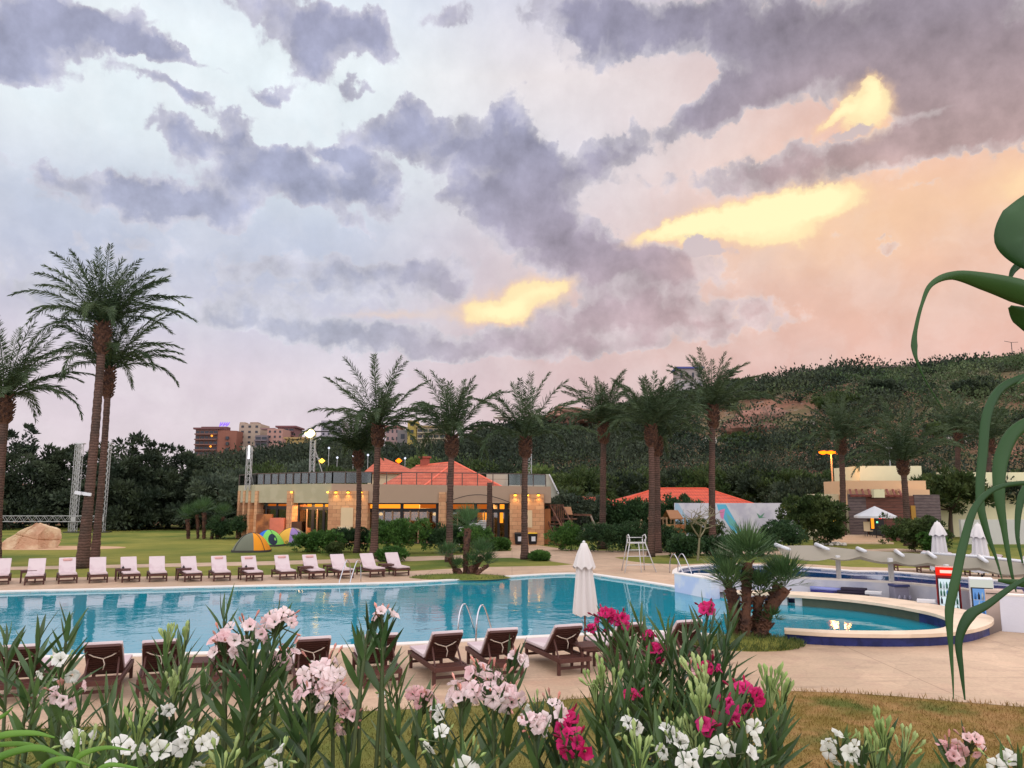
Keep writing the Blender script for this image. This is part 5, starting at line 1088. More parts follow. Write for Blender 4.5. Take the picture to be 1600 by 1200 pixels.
hh = thing('hilltop_house', 'weathered stone house with an open veranda on the crest at the right', 'house', A(1400, 590, 290))
c0, c1 = A(1374, 576, 290), A(1430, 576, 290); z0 = A(1400, 592, 290).z
MB().box(((c0.x+c1.x)/2+3, 294, (z0+c0.z)/2-1), (c1.x-c0.x-4, 7, c0.z-z0+2)).build('wall', mat('weathered_stone', (150, 116, 98), .9, .15, .5), hh); MB().box(((c0.x+c1.x)/2, 292, c0.z+.3), (c1.x-c0.x+1, 11, .6)).build('roof', mat('old_roof', (120, 104, 96), .9, .1, .5), hh)
MB().box((c0.x+5.2, 290.3, (z0+c0.z)/2), (7, .5, 2.2)).build('veranda_opening', MULL, hh)
for k in range(3): MB().box((c0.x+1.8+k*3.4, 289.6, (z0+c0.z)/2), (.4, .4, c0.z-z0)).build('post', MATS['weathered_stone'], hh)
# ------------------------------------------------------------------ masts, street lamps
def lattice(parent, x, y, z0, z1, w=.32, name='mast', m=None, tilt=0):
    mb = MB(); n = max(4, int((z1-z0)/(w*1.3)))
    cs = [(-w/2, -w/2), (w/2, -w/2), (w/2, w/2), (-w/2, w/2)]
    for cx, cy in cs: mb.bar((x+cx, y+cy, z0), (x+cx, y+cy, z1), .05, .05)
    for k in range(n):
        a, b = z0+(z1-z0)*k/n, z0+(z1-z0)*(k+1)/n
        for i in range(4):
            c, d = cs[i], cs[(i+1) % 4]; mb.bar((x+c[0], y+c[1], a), (x+d[0], y+d[1], b), .028, .028)
            mb.bar((x+c[0], y+c[1], b), (x+d[0], y+d[1], b), .028, .028)
    return mb.build(name, m or ALU, parent)
for px, top, base, Y, lab, lamp in ((388, 698, 748, 69, 'lattice mast with a white strip lamp at the left end of the restaurant roof', 0), (487, 676, 748, 69, 'tallest lattice mast on the restaurant roof with a glaring floodlight', 1), (827, 702, 746, 66, 'slim lattice mast at the right end of the restaurant roof', 0)):
    t = thing('floodlight_mast', lab, 'light mast', A(px, base, Y)); b = A(px, base, Y); tp = A(px, top, Y); lattice(t, b.x, Y, 4.3, tp.z, .38)
    if lamp:
        MB().box((b.x+.2, Y, tp.z+.1), (2.6, .3, .1)).build('crossbar', DARKM, t); c = A(484, 677, Y-.4); MB().box((c.x, Y-.25, c.z), (.8, .25, .6)).build('floodlight', DARKM, t); MB().lathe(c, [(.1, -.38), (.38, -.2), (.46, .0), (.36, .22), (.1, .38)], 12).build('bulb', emat('flood_white', (255, 232, 150), 6), t)
        c = A(503, 720, Y); MB().bar((b.x, Y, c.z+.6), c, .06).build('stay', ALU, t); MB().lathe(c, [(.05, -.2), (.28, 0), (.05, .2)], 10).build('bulb', emat('flood_yellow', (255, 196, 70), 3.5), t)
        MB().tube([(b.x+.1, Y, tp.z-1.2), (A(512, 748, Y).x, Y, 4.4)], .04, 5).build('stay', ALU, t)
    else:
        MB().box((b.x, Y-.2, tp.z+(-.5 if px < 500 else .2)), (.14, .12, 1.2)).build('strip_lamp', emat('cool_strip', (250, 250, 255), 1.6 if px < 500 else .8), t)
        if px < 500: MB().tube([(b.x+.1, Y, tp.z-1.6), (A(398, 745, Y).x, Y, 4.4)], .04, 5).build('stay', ALU, t)
sl = thing('street_lamp', 'orange glowing street lamp just above the red tiled roof', 'street lamp', (A(623, 760, 92).x, 92, 0)); c = A(623, 720, 92); MB().tube([(c.x, 92, 0), (c.x, 92, c.z)], .08, 6).build('pole', DARKM, sl); MB().lathe(c, [(.05, -.3), (.4, 0), (.05, .3)], 12).build('lamp', emat('sodium_lamp', (255, 104, 12), 4.5), sl)
tl = thing('street_lamp', 'tall street lamp with three glaring orange sodium heads', 'street lamp', (A(1298, 760, 76).x, 76, 0))
c = A(1298, 706, 76); MB().tube([(c.x, 76, 0), (c.x, 76, c.z)], [.12, .07], 8).build('pole', mat('lamp_pole', (196, 150, 110), .5, .05, 3), tl); MB().bar((A(1286, 707, 76).x, 76, c.z+.02), (A(1310, 707, 76).x, 76, c.z+.02), .06).build('arm', MATS['lamp_pole'], tl)
for px in (1286, 1297.5, 1309.5):
    c = A(px, 706.5, 75.8); h_ = MB().box(c+Vector((0, 0, .16)), (.62, .36, .12)).build('lamp_head', DARKM, tl); MB().lathe(c, [(.08, -.22), (.34, -.12), (.42, .03), (.15, .14)], 12).build('bulb', MATS['sodium_lamp'], h_)
    l = bpy.data.lights.new('sodium', 'POINT'); l.energy = 160; l.color = (1, .45, .12); l.shadow_soft_size = .25; lo = bpy.data.objects.new('sodium_light', l); COL.objects.link(lo); lo.location = c+Vector((0, -.4, -.2))
sl2 = thing('street_lamp', 'twin armed unlit street lamp on the crest at the far right', 'street lamp', (A(1580, 560, 290).x, 290, A(1580, 560, 290).z)); c = A(1580, 535, 290); MB().tube([(c.x, 290, A(1580, 562, 290).z), (c.x, 290, c.z)], .14, 5).build('pole', DARKM, sl2); MB().bar((c.x-2.6, 290, c.z+.5), (c.x, 290, c.z), .14).add(*(lambda q: (q.v, q.f))(MB().bar((c.x+2.6, 290, c.z+.1), (c.x, 290, c.z), .14))).build('arm', DARKM, sl2)
for px, py in ((1389, 700),):
    c = A(px, py, 100); t = thing('lamp_post', 'thin unlit lamp post above the cream roof parapet', 'lamp post', (c.x, 100, 0)); MB().tube([(c.x, 100, 0), (c.x, 100, c.z)], .07, 6).build('pole', ALU, t); MB().box((c.x, 100, c.z), (.9, .3, .12)).build('lamp_head', ALU, t)
for i, (px, py, lab) in enumerate([(514, 700, 'small white street light behind the thin date palm'), (552, 712, 'white street light on the slope between masts and palms'), (575, 711, 'white street light beside the large drooping palm'), (527, 715, 'lowest white street light above the balustrade'), (633, 716, 'tiny white street light right of the orange lamp')]):
    c = A(px, py, 125); t = thing('small_street_light', lab, 'street light', (c.x, 125, 0), 0, 'street lights on the lower slope'); MB().tube([(c.x, 125, 0), (c.x, 125, c.z)], .05, 5).build('pole', ALU, t); MB().lathe(c, [(.04, -.18), (.2, 0), (.04, .18)], 8).build('lamp', emat('street_white', (230, 235, 255), 1.5), t)
# ------------------------------------------------------------------ sun loungers, tables, towels
def make_lounger(label, group, wood, name='sun_lounger', ang=52, ties=True):
    t = thing(name, label, 'sun lounger', (0, 0, 0), 0, group); W = .33
    f = MB()
    for s in (-1, 1): f.bar((s*W, -.82, .29), (s*W, 1.13, .29), .045, .085)
    for y in (-.8, 1.1): f.bar((-W, y, .29), (W, y, .29), .045, .08)
    for y in (-.66, -.52, -.38): f.bar((-W, y, .31), (W, y, .31), .07, .022)
    for k in range(9): f.bar((-W, .06+k*.12, .335), (W, .06+k*.12, .335), .08, .02)
    for y in (-.7, .95): f.bar((-W, y, .13), (W, y, .13), .035, .05)
    f.build('frame', wood, t, False, True)
    for y in (-.7, .95):
        for s in (-1, 1): MB().bar((s*W, y, 0), (s*W, y, .26), .06, .055).build('leg', wood, t, False, True)
    a = R(ang); u = Vector((0, -math.cos(a), math.sin(a))); o = Vector((0, .0, .35)); L = .74
    b = MB()
    for s in (-1, 1): b.bar(o+Vector((s*(W-.045), 0, 0)), o+Vector((s*(W-.045), 0, 0))+u*L, .04, .035, up=(0, 1, 0))
    for k in range(12): c = o+u*(.05+k*.064); b.bar(c+Vector((-W+.05, 0, 0)), c+Vector((W-.05, 0, 0)), .012, .052, up=u.cross(Vector((1, 0, 0))))
    b.build('backrest', wood, t, False, True)
    for s in (-1, 1): MB().bar(o+u*.42+Vector((s*.25, 0, 0)), (s*.27, -.56, .31), .03, .025).build('prop', wood, t, False, True)
    n = Vector((0, math.sin(a), math.cos(a)))
    cu = MB(); w = W-.01; th = .065
    prof = [Vector((0, 1.12, .36)), Vector((0, .06, .36)), o+u*.04+n*.02, o+u*(L+.02)+n*.02]
    top = [Vector((0, 1.12, .36+th)), Vector((0, .1, .36+th)), o+u*.1+n*(.02+th), o+u*(L+.03)+n*(.02+th)]
    V = [p+Vector((s*w, 0, 0)) for s in (-1, 1) for p in prof+top]
    F = []
    for i in range(3): F += [(i, i+1, 9+i, 8+i), (4+i, 12+i, 13+i, 5+i), (i, 4+i, 5+i, i+1), (8+i, 9+i, 13+i, 12+i)]
    F += [(0, 8, 12, 4), (3, 7, 15, 11)]
    cu.add(V, F); c = cu.build('cushion', CUSH, t, False, True, bevel=.018)
    if ties:
        k0 = o+u*.52-n*.03; tz = MB().tube([k0+Vector((-W, 0, .08)), k0+Vector((-.16, 0, -.0))-n*.02, k0+Vector((0, 0, -.05))-n*.02, k0+Vector((.14, 0, .0))-n*.02, k0+Vector((W, 0, .1))], .011, 5)
        tz2 = MB().tube([k0+Vector((0, 0, -.05))-n*.02, k0+Vector((.03, 0, -.13))-n*.03, k0+Vector((.01, 0, -.24))-n*.02], .010, 5); tz.add(tz2.v, tz2.f); ti = tz.build('tie', mat('cord', (206, 186, 168), .8, .05, 5), c, True, True)
    return t, o+u*(L-.1)+n*(th+.02)
def place(o, x, y, rz, label=None):
    o.location = (x, y, 0.006); o.rotation_euler = (0, 0, rz)
    if label: o['label'] = label
near0, headpos = make_lounger('dark teak lounger seen from behind beside the closed parasol', 'dark teak loungers on the near deck', WOOD, ang=45)
NEAR = [(889, 1053, None, 0), (787, 1061, 'near teak lounger with a pink rolled towel, left of the one by the parasol', 1), (696, 1068, 'near teak lounger right in front of the near pool ladder', 2), (594, 1073, 'near teak lounger with hanging knotted tie, left of the ladder', 3),
        (486, 1080, 'near teak lounger half hidden by the tall pink oleander head', 4), (356, 1084, 'near teak lounger almost wholly behind the tallest pink oleander', 5), (240, 1087, 'near teak lounger left of the slatted side table', 6), (150, 1092, 'near teak lounger behind the left pink oleander', 7),
        (15, 1098, 'near teak lounger cut by the left edge of the picture', 8), (990, 1049, 'near teak lounger behind the magenta oleander bush', 9), (1082, 1043, 'rightmost near teak lounger, hidden by the magenta oleander', 10)]
TOWEL = mat('pink_towel', (206, 158, 150), .95, .08, 8, .4, 60)
def towel(o, x, y, rz, label, kind):
    M_ = Matrix.Translation((x, y, .006)) @ Matrix.Rotation(rz, 4, 'Z'); p = M_ @ headpos; ax = M_.to_3x3() @ Vector((1, 0, 0))
    mb = MB().tube([p-ax*.17, p-ax*.15, p+ax*.15, p+ax*.17], [.04, .062, .062, .04], 12); tag(mb.build('rolled_towel', TOWEL, None, True), label, 'towel', 'rolled towels on the loungers')
for i, (px, py, lab, k) in enumerate(NEAR):
    o = near0 if i == 0 else copy_tree(near0); p = G(px, py); place(o, p.x-.17, p.y+.6, R(20)+random.Random(i).uniform(-.05, .05), lab)
    if k in (1, 4, 6, 9): towel(o, p.x-.17, p.y+.6, R(20), ['rolled pink towel on the lounger left of the parasol', 'rolled pink towel on the lounger behind the tall pink oleander', 'rolled pink towel on the lounger beside the slatted table', 'rolled towel on the lounger behind the magenta bush'][(1, 4, 6, 9).index(k)], 0)
far0, headpos2 = make_lounger('far lounger cut by the left edge beside the first dark table', 'white cushioned loungers along the far pool edge', WOOD, ang=49, ties=False)
headpos = headpos2
FAR = [(-2, 914), (54, 914), (104, 912), (153, 911), (203, 910), (248, 909), (300, 909), (348, 908), (397, 908), (450, 906), (495, 905), (540, 904), (588, 902), (628, 900)]
FL = ['second far lounger from the left edge, a dark strap on its cushion', 'far lounger with a towel, left of the tall palm trunks', 'far lounger below the foot of the tall palm trunks', 'far lounger right of the first pair with a table', 'far lounger left of the plain dark table', 'far lounger right of the plain dark table',
      'far lounger with a towel below the grassy gap', 'far lounger with a towel in front of the grey and orange tent', 'far lounger with a towel in front of the low green hedge', 'far lounger with a towel in front of the white flowering shrub', 'far lounger behind the far pool ladder', 'far lounger left of the last side table', 'last far lounger at the right end of the row']
for i, (px, py) in enumerate(FAR):
    o = far0 if i == 0 else copy_tree(far0); p = G(px, py); d = Vector((.50, -.86, 0)); q = p-d*.95; rz = math.atan2(d.y, d.x)-math.pi/2+random.Random(i+50).uniform(-.04, .04); place(o, q.x, q.y, rz, FL[i-1] if i else None)
    if i in (2, 7, 8, 9, 10): towel(o, q.x, q.y, rz, 'rolled towel on the far lounger, ' + {2: 'left of the tall palm trunks', 7: 'second table from the left beside it', 8: 'in front of the orange tent', 9: 'in front of the low green hedge', 10: 'in front of the white flowering shrub'}[i], 0)
# pool 2 side loungers
for i, (px, py, lab) in enumerate([(1425, 893, 'flat white lounger nearest the red topped fridge, beyond the small pool'), (1500, 899, 'white lounger beyond the small pool, behind the strap leaves'), (1540, 901, 'white lounger beyond the small pool, right of the strap leaves'), (1585, 903, 'white lounger beyond the small pool at the right edge'), (1462, 896, 'white lounger partly behind the red topped fridge')]):
    o = copy_tree(far0); p = G(px, py); o.location = (p.x+.4, p.y+.3, .006); o.rotation_euler = (0, 0, R(78)); o['label'] = lab; o['group'] = 'white loungers beyond the small pool'
def make_table(label, group, s=.48, h=.45):
    t = thing('side_table', label, 'side table', (0, 0, 0), 0, group); b = MB()
    for k in range(7): b.bar((-s/2, -s/2+.035+k*(s-.07)/6, h), (s/2, -s/2+.035+k*(s-.07)/6, h), .06, .025)
    for q in (-1, 1): b.bar((-s/2+.02, q*(s/2-.03), h-.05), (s/2-.02, q*(s/2-.03), h-.05), .03, .06)
    b.build('table_top', WOOD, t, False, True)
    for x in (-1, 1):
        for y in (-1, 1): MB().bar((x*(s/2-.04), y*(s/2-.04), 0), (x*(s/2-.04), y*(s/2-.04), h-.02), .05, .05).build('leg', WOOD, t, False, True)
    return t
tb = make_table('dark slatted side table beside the parasol lounger', 'dark side tables', .6, .5)
p = G(921, 1050); tb.location = (p.x, p.y+.2, .006); tb.rotation_euler = (0, 0, R(20))
o = copy_tree(tb); p = G(298, 1082); o.location = (p.x, p.y+.3, .006); o.rotation_euler = (0, 0, R(14)); o['label'] = 'dark slatted side table between oleander leaves at the left'
for px, py, lab in ((27, 913, 'far dark side table at the left edge'), (178, 910, 'far dark side table right of the tall palm trunks'), (275, 909, 'far dark side table below the open lawn'), (375, 908, 'far dark side table in front of the tents'), (470, 906, 'far dark side table in front of the low hedge'), (511, 903, 'far dark side table left of the pool ladder'), (599, 901, 'far dark side table before the last lounger')):
    o = copy_tree(tb); p = G(px, py); o.location = (p.x, p.y+.7, .006); o.rotation_euler = (0, 0, R(30)); o['label'] = lab
    bt = MB().lathe((p.x, p.y+.7, .53), [(.05, 0), (.055, .04), (.02, .07), (.015, .1)], 8)
    if px in (178, 275, 375): tag(bt.build('ashtray', DARKM, None, True), 'small dark ashtray on the ' + lab[4:], 'ashtray', 'ashtrays on the far side tables')
# ------------------------------------------------------------------ closed and open parasols
def closed_parasol(label, x, y, h, r, zb, seed, group='closed white parasols'):
    t = thing('closed_parasol', label, 'parasol', (x, y, 0.006), 0, group); rr = random.Random(seed)
    MB().tube([(0, 0, 0), (0, 0, h)], .022, 8).build('pole', mat('parasol_pole', (120, 76, 52), .5, .1, 5), t, True, True)
    MB().lathe((0, 0, 0), [(.22, 0), (.22, .05), (.05, .08), (.04, .2)], 14).build('base', DARKM, t, True, True)
    seg = 48; V, F = [], []; prof = [(zb, 1.0, .20), (zb+.1, 1.0, .20), (zb+.5*(h-zb-.45), .80, .22), (h-.5, .6, .2), (h-.42, .55, .16)]; ph = rr.uniform(0, 6)
    for z, k, wv in prof:
        for j in range(seg): a = 2*math.pi*j/seg; q = r*k*(1+wv*math.cos(8*a+ph+z*.25)+.07*math.sin(3*a+z*2)); V.append((math.cos(a)*q, math.sin(a)*q, z+.03*math.cos(8*a+ph)*(z == zb)))
    for i in range(len(prof)-1): F += [(i*seg+j, i*seg+(j+1) % seg, (i+1)*seg+(j+1) % seg, (i+1)*seg+j) for j in range(seg)]
    MB().add(V, F).build('canopy', PARA, t, True, True)
    V, F = [], []; prof = [(h-.58, .98, .1), (h-.45, .86, .1), (h-.25, .66, .07), (h-.1, .42, .03), (h, .28, 0), (h+.02, .02, 0)]
    for z, k, wv in prof:
        for j in range(seg): a = 2*math.pi*j/seg; q = r*k*(1+wv*math.cos(8*a+ph)); V.append((math.cos(a)*q, math.sin(a)*q, z+.04*math.cos(8*a)*(z == h-.58)))
    for i in range(len(prof)-1): F += [(i*seg+j, i*seg+(j+1) % seg, (i+1)*seg+(j+1) % seg, (i+1)*seg+j) for j in range(seg)]
    MB().add(V, F).build('top_flap', PARA, t, True, True)
    MB().lathe((0, 0, h), [(.04, 0), (.04, .04), (.01, .07)], 8).build('finial', WHITE, t, True, True)
    return t
closed_parasol('closed white parasol on a brown pole at the near pool edge', (908-800)/FPX*19.4*1.02, 19.4, 2.42, .26, .72, 1)
p = A(1467, 850, 36); closed_parasol('closed white parasol left of the thick strap leaf', p.x, 36, 2.45, .36, .3, 2)
p = A(1530, 850, 35); closed_parasol('closed white parasol right of the thick strap leaf', p.x, 35, 2.4, .36, .3, 3)
p = A(1367, 800, 64); op = thing('open_parasol', 'open white octagonal parasol above the lit doorway', 'parasol', (p.x, 64, .0))
MB().tube([(0, 0, 0), (0, 0, 2.9)], .03, 8).build('pole', DARKM, op, True, True)
mb = MB(); e = [(math.cos(k*math.pi/4+.2)*1.62, math.sin(k*math.pi/4+.2)*1.62, 2.16) for k in range(8)]; e2 = [(x, y, 2.0) for x, y, z in e]; ins = [(x*.97, y*.97, 2.14) for x, y, z in e]
mb.add([(0, 0, 2.95)]+e+e2, [(0, 1+k, 1+(k+1) % 8) for k in range(8)]+[(1+k, 9+k, 9+(k+1) % 8, 1+(k+1) % 8) for k in range(8)]); mb.build('canopy', PLAST, op, False, True)
mb = MB()
for k in range(8): mb.bar((0, 0, 2.9), ins[k], .03, .03)
mb.build('ribs', DARKM, op, False, True)
ct = thing('cafe_table', 'small dark cafe table under the open parasol', 'table', (p.x+.3, 63.6, 0.55)); MB().lathe((0, 0, 0), [(.25, 0), (.05, .04), (.04, .7), (.5, .71), (.5, .75)], 14).build('table_top', DARKM, ct, True, True)
cc = thing('cafe_chair', 'pale chair beside the cafe table under the open parasol', 'chair', (p.x-.9, 63.4, .55)); MB().box((0, 0, .43), (.5, .5, .06)).build('seat', PANEL, cc, False, True); MB().box((0, .24, .8), (.5, .05, .7)).build('backrest', PANEL, cc, False, True)
for a in (-.2, .2):
    for b in (-.2, .2): MB().bar((a, b, 0), (a, b, .42), .04, .04).build('leg', DARKM, cc, False, True)
# ------------------------------------------------------------------ pool ladders, lifeguard chair
def ladder(label, pts, rz=0):
    t = thing('pool_ladder', label, 'pool ladder', pts, rz, 'steel pool ladders')
    for s in (-.25, .25):
        path = curve_pts([(s, .55, 0), (s, .5, .55), (s, .38, .82), (s, .2, .9), (s, 0.0, .74), (s, -.35, .2), (s, -.45, -.1), (s, -.45, -1.2)], 5); MB().tube(path, .024, 8).build('handrail', STEEL, t, True, True)
    for z in (-.3, -.6, -.9): MB().box((0, -.45, z), (.5, .1, .03)).build('rung', STEEL, t, False, True)
    return t
pe = G(545, 911); ladder('steel pool ladder at the far edge in front of the loungers', (pe.x, pe.y+.15, 0), R(-16))
pe = G(745, 1000); ladder('steel pool ladder at the near edge between two dark loungers', (pe.x, pe.y-.1, 0), R(180-24))
pe = G(1066, 897); ladder('steel pool ladder into the small dark blue pool', (pe.x, pe.y+.2, 0), R(28))
g0 = G(995, 893); lg = thing('lifeguard_chair', 'tall white metal lifeguard chair on the far deck', 'lifeguard chair', (g0.x, g0.y, .006), R(8)); WM = mat('white_metal', (190, 186, 182), .4, .08, 4)
hw = .78
for sx in (-1, 1):
    for sy, nm in ((-1, 'leg'), (1, 'leg')): MB().tube([(sx*hw*(1 if sy < 0 else .75), sy*.62, 0), (sx*.4, sy*.22, 1.35), (sx*.38, sy*.2, 1.55)], .028, 8).build(nm, WM, lg, True, True)
    MB().tube([(sx*.4, -.22, 1.35), (sx*.42, -.26, 1.68), (sx*.42, -.1, 1.78), (sx*.4, .2, 1.7), (sx*.38, .22, 1.4)], .025, 8).build('armrest', WM, lg, True, True)
MB().box((0, 0, 1.38), (.82, .5, .05)).build('seat', WM, lg, False, True); MB().tube([(-.4, .22, 1.62), (.4, .22, 1.62)], .02, 6).build('back_rail', WM, lg, True, True)
for z, w in ((.35, .7), (.75, .58), (1.05, .49)): MB().tube([(-w, -.62+z*.29, z), (w, -.62+z*.29, z)], .02, 6).build('rung', WM, lg, True, True)
MB().tube([(.05, -.6, 0), (.05, -.24, 1.35)], .022, 6).build('ladder_rail', WM, lg, True, True)
# ------------------------------------------------------------------ shade sail over the bar
ss = thing('shade_sail', 'grey fabric shade canopy on white posts over the pool bar', 'shade sail', G(1311, 907))
SAIL = leafmat('sail_fabric', (150, 142, 124), (162, 152, 134), .25, .8, .5, var=.05)
far_p = [(1212, 853, 31.0), (1275, 852.5, 30.5), (1340, 859, 29.6), (1400, 863, 28.6), (1450, 866, 27.6), (1530, 872, 26.4), (1600, 880, 25.2), (1680, 888, 24.2)]
near_p = [(1243, 871, 28.6), (1300, 872, 28.0), (1345, 869, 27.4), (1400, 877, 26.6), (1450, 879, 25.8), (1530, 887, 24.6), (1600, 897, 23.4), (1680, 908, 22.4)]
nf = curve_pts([A(*q) for q in far_p], 5); nn_ = curve_pts([A(*q) for q in near_p], 5); V = []; n = len(nf); m8 = 7
for k in range(m8):
    f = k/(m8-1)
    for a_, b_ in zip(nf, nn_): q = a_.lerp(b_, f); V.append(q+Vector((0, 0, -.22*math.sin(f*math.pi)-.1*f*abs(math.sin(len(V) % n*math.pi/5)))))
MB().add(V, [(k*n+i, k*n+i+1, (k+1)*n+i+1, (k+1)*n+i) for k in range(m8-1) for i in range(n-1)]).build('canopy', SAIL, ss, True)
for i in range(0, 7):
    a_ = A(*far_p[i]); b_ = A(*near_p[i]); s_ = a_.lerp(b_, .0); e_ = a_.lerp(b_, .4 if i < 3 else .5); MB().tube([s_+Vector((0, 0, .05)), e_+Vector((.25, 0, .03))], [.075, .055], 10).build('arm', PLAST, ss, True)
MB().tube([A(1440, 866, 27.9)+Vector((0, 0, .04)), A(1530, 871.5, 26.5)+Vector((0, 0, .04)), A(1640, 884, 24.8)+Vector((0, 0, .04))], .05, 8).build('edge_tube', PLAST, ss, True)
for px, Y, yt in ((1311, 29.25, 868), (1393, 27.8, 872), (1480, 25.9, 882)):
    b = A(px, 905, Y); MB().box((b.x, Y, (A(px, yt, Y).z+.55)/2-.1), (.13, .13, A(px, yt, Y).z-.35)).build('post', WHITE, ss)
# ------------------------------------------------------------------ bar things
fr1 = thing('drinks_fridge', 'tall red glass door drinks fridge with a glowing red header', 'fridge', (13.5, 24.6, -.5), R(-28))
RED = mat('fridge_red', (140, 20, 24), .35, .08, 3); FRL = emat('fridge_light', (226, 244, 250), .95)
MB().box((0, .35, .95), (.66, .6, 1.9)).build('cabinet', RED, fr1, False, True, bevel=.02)
MB().box((0, .04, .88), (.6, .04, 1.42)).build('door', mat('fridge_frame', (60, 20, 22), .4, .1, 3), fr1, False, True); MB().box((0, .013, .9), (.52, .02, 1.3)).build('lit_interior', FRL, fr1, False, True)
MB().box((0, -.0, 1.78), (.64, .1, .24)).build('header', emat('red_header', (255, 46, 30), 1.1), fr1, False, True, bevel=.03); MB().box((0, -.06, 1.78), (.4, .02, .09)).build('header_glow', emat('red_header_glow', (255, 214, 196), 1.2), fr1, False, True)
random.seed(3)
def bottles(fr, w, z0, z1, rows, cols, pal):
    k = 0
    for r_ in range(rows):
        z = z0+(z1-z0)*r_/rows; MB().box((0, -.004, z-.02), (w, .012, .015)).build('shelf', WHITE, fr, False, True)
        for c in range(cols):
            if random.random() < .25: continue
            x = -w/2+w*(c+.5)/cols; MB().lathe((x, -.03, z), [(.03, 0), (.032, .12), (.012, .17), (.012, .2)], 7).build('bottle', random.choice(pal), fr, True, True)
bottles(fr1, .5, .35, 1.5, 5, 6, [mat('bottle_dark', (40, 44, 54), .3), mat('bottle_blue', (60, 110, 170), .3), mat('bottle_clear', (170, 190, 200), .3), mat('bottle_green', (60, 110, 90), .3)])
fr2 = thing('drinks_fridge', 'lower white drinks fridge with a blue lit door, right of the red one', 'fridge', (13.82, 23.4, -.46), R(-28))
MB().box((0, .35, .82), (.62, .6, 1.64)).build('cabinet', PLAST, fr2, False, True, bevel=.02); MB().box((0, .035, .8), (.56, .03, 1.2)).build('door', DARKM, fr2, False, True)
MB().box((0, .012, .8), (.48, .02, 1.1)).build('lit_interior', emat('blue_interior', (120, 170, 235), .8), fr2, False, True); MB().box((0, -.01, 1.5), (.58, .06, .22)).build('header', emat('white_header', (230, 232, 220), .8), fr2, False, True)
bottles(fr2, .46, .3, 1.3, 4, 5, [MATS['bottle_blue'], MATS['bottle_clear'], MATS['bottle_dark']])
cab = thing('bar_counter_cabinet', 'cream bar cabinet right of the fridges', 'cabinet', (14.15, 22.9, -.7), R(-30)); MB().box((0, .3, .75), (.95, .5, 1.7)).build('cabinet', mat('pinkish_panel', (196, 170, 152), .6, .05, 2), cab, False, True, bevel=.02); MB().box((0, .03, 1.5), (.9, .02, .02)).build('groove', DARKM, cab, False, True)
eq = thing('bar_equipment', 'dark box with a blue lidded machine on top behind the ledge', 'machine', A(1410, 930, 26.9)); e0 = A(1410, 930, 26.9)
MB().box((e0.x, 27.0, -.35), (.62, .5, .9)).build('dark_box', mat('dark_box', (66, 58, 60), .6, .1, 3), eq); MB().box((e0.x-.06, 27.0, .35), (.5, .4, .45)).build('machine', mat('grey_machine', (136, 132, 146), .5, .15, 4), eq, bevel=.03); MB().box((e0.x-.06, 26.98, .62), (.54, .46, .08)).build('lid', mat('blue_lid', (60, 66, 110), .5, .1, 3), eq, bevel=.02)
for k in range(3): MB().lathe((e0.x-.2+k*.18, 26.7, .12), [(.05, 0), (.06, .1), (.02, .2)], 8).build('jar', MATS['grey_machine'], eq, True)
tr_ = thing('bar_rail', 'long blue and white tube lying along the back of the bar', 'tube', A(1298, 921, 28.5)); a_, b_ = A(1266, 918.5, 28.8), A(1316, 922, 28.2); MB().tube([a_, b_], .07, 8).build('tube', mat('blue_white', (150, 156, 214), .4, .1, 3), tr_, True); MB().tube([a_+Vector((0, -.02, -.1)), b_+Vector((0, -.02, -.1))], .04, 8).build('lower_tube', mat('indigo', (60, 56, 130), .4, .1, 3), tr_, True)
bx = thing('folded_covers', 'pile of dark folded covers beside the blue tube', 'covers', A(1330, 924, 28)); p = A(1330, 924, 28)
for k in range(3): MB().box((p.x+.05*k, 28, p.z-.1+k*.09), (1.15-.15*k, .4, .08), R(-25)).build('cover', mat('dark_cover', (52, 44, 60), .7, .2, 5), bx, bevel=.02)
for i, (px, py) in enumerate(((1363, 928), (1445, 941))):
    p = G(px, py, .30); tag(MB().box((p.x, p.y-.1, .35), (.52, .28, .1), R(-30)).build('white_tray', PLAST, None, bevel=.015), ['flat white tray on the ledge before the dark box', 'flat white tray on the ledge beside the red fridge'][i], 'tray')
for i, (px, py) in enumerate(((1230, 914), (1252, 912))): pass
wh = thing('white_beam', 'white rounded bench top before the island palm at the wall end', 'bench', (7.9, 28.6, 0)) if False else None
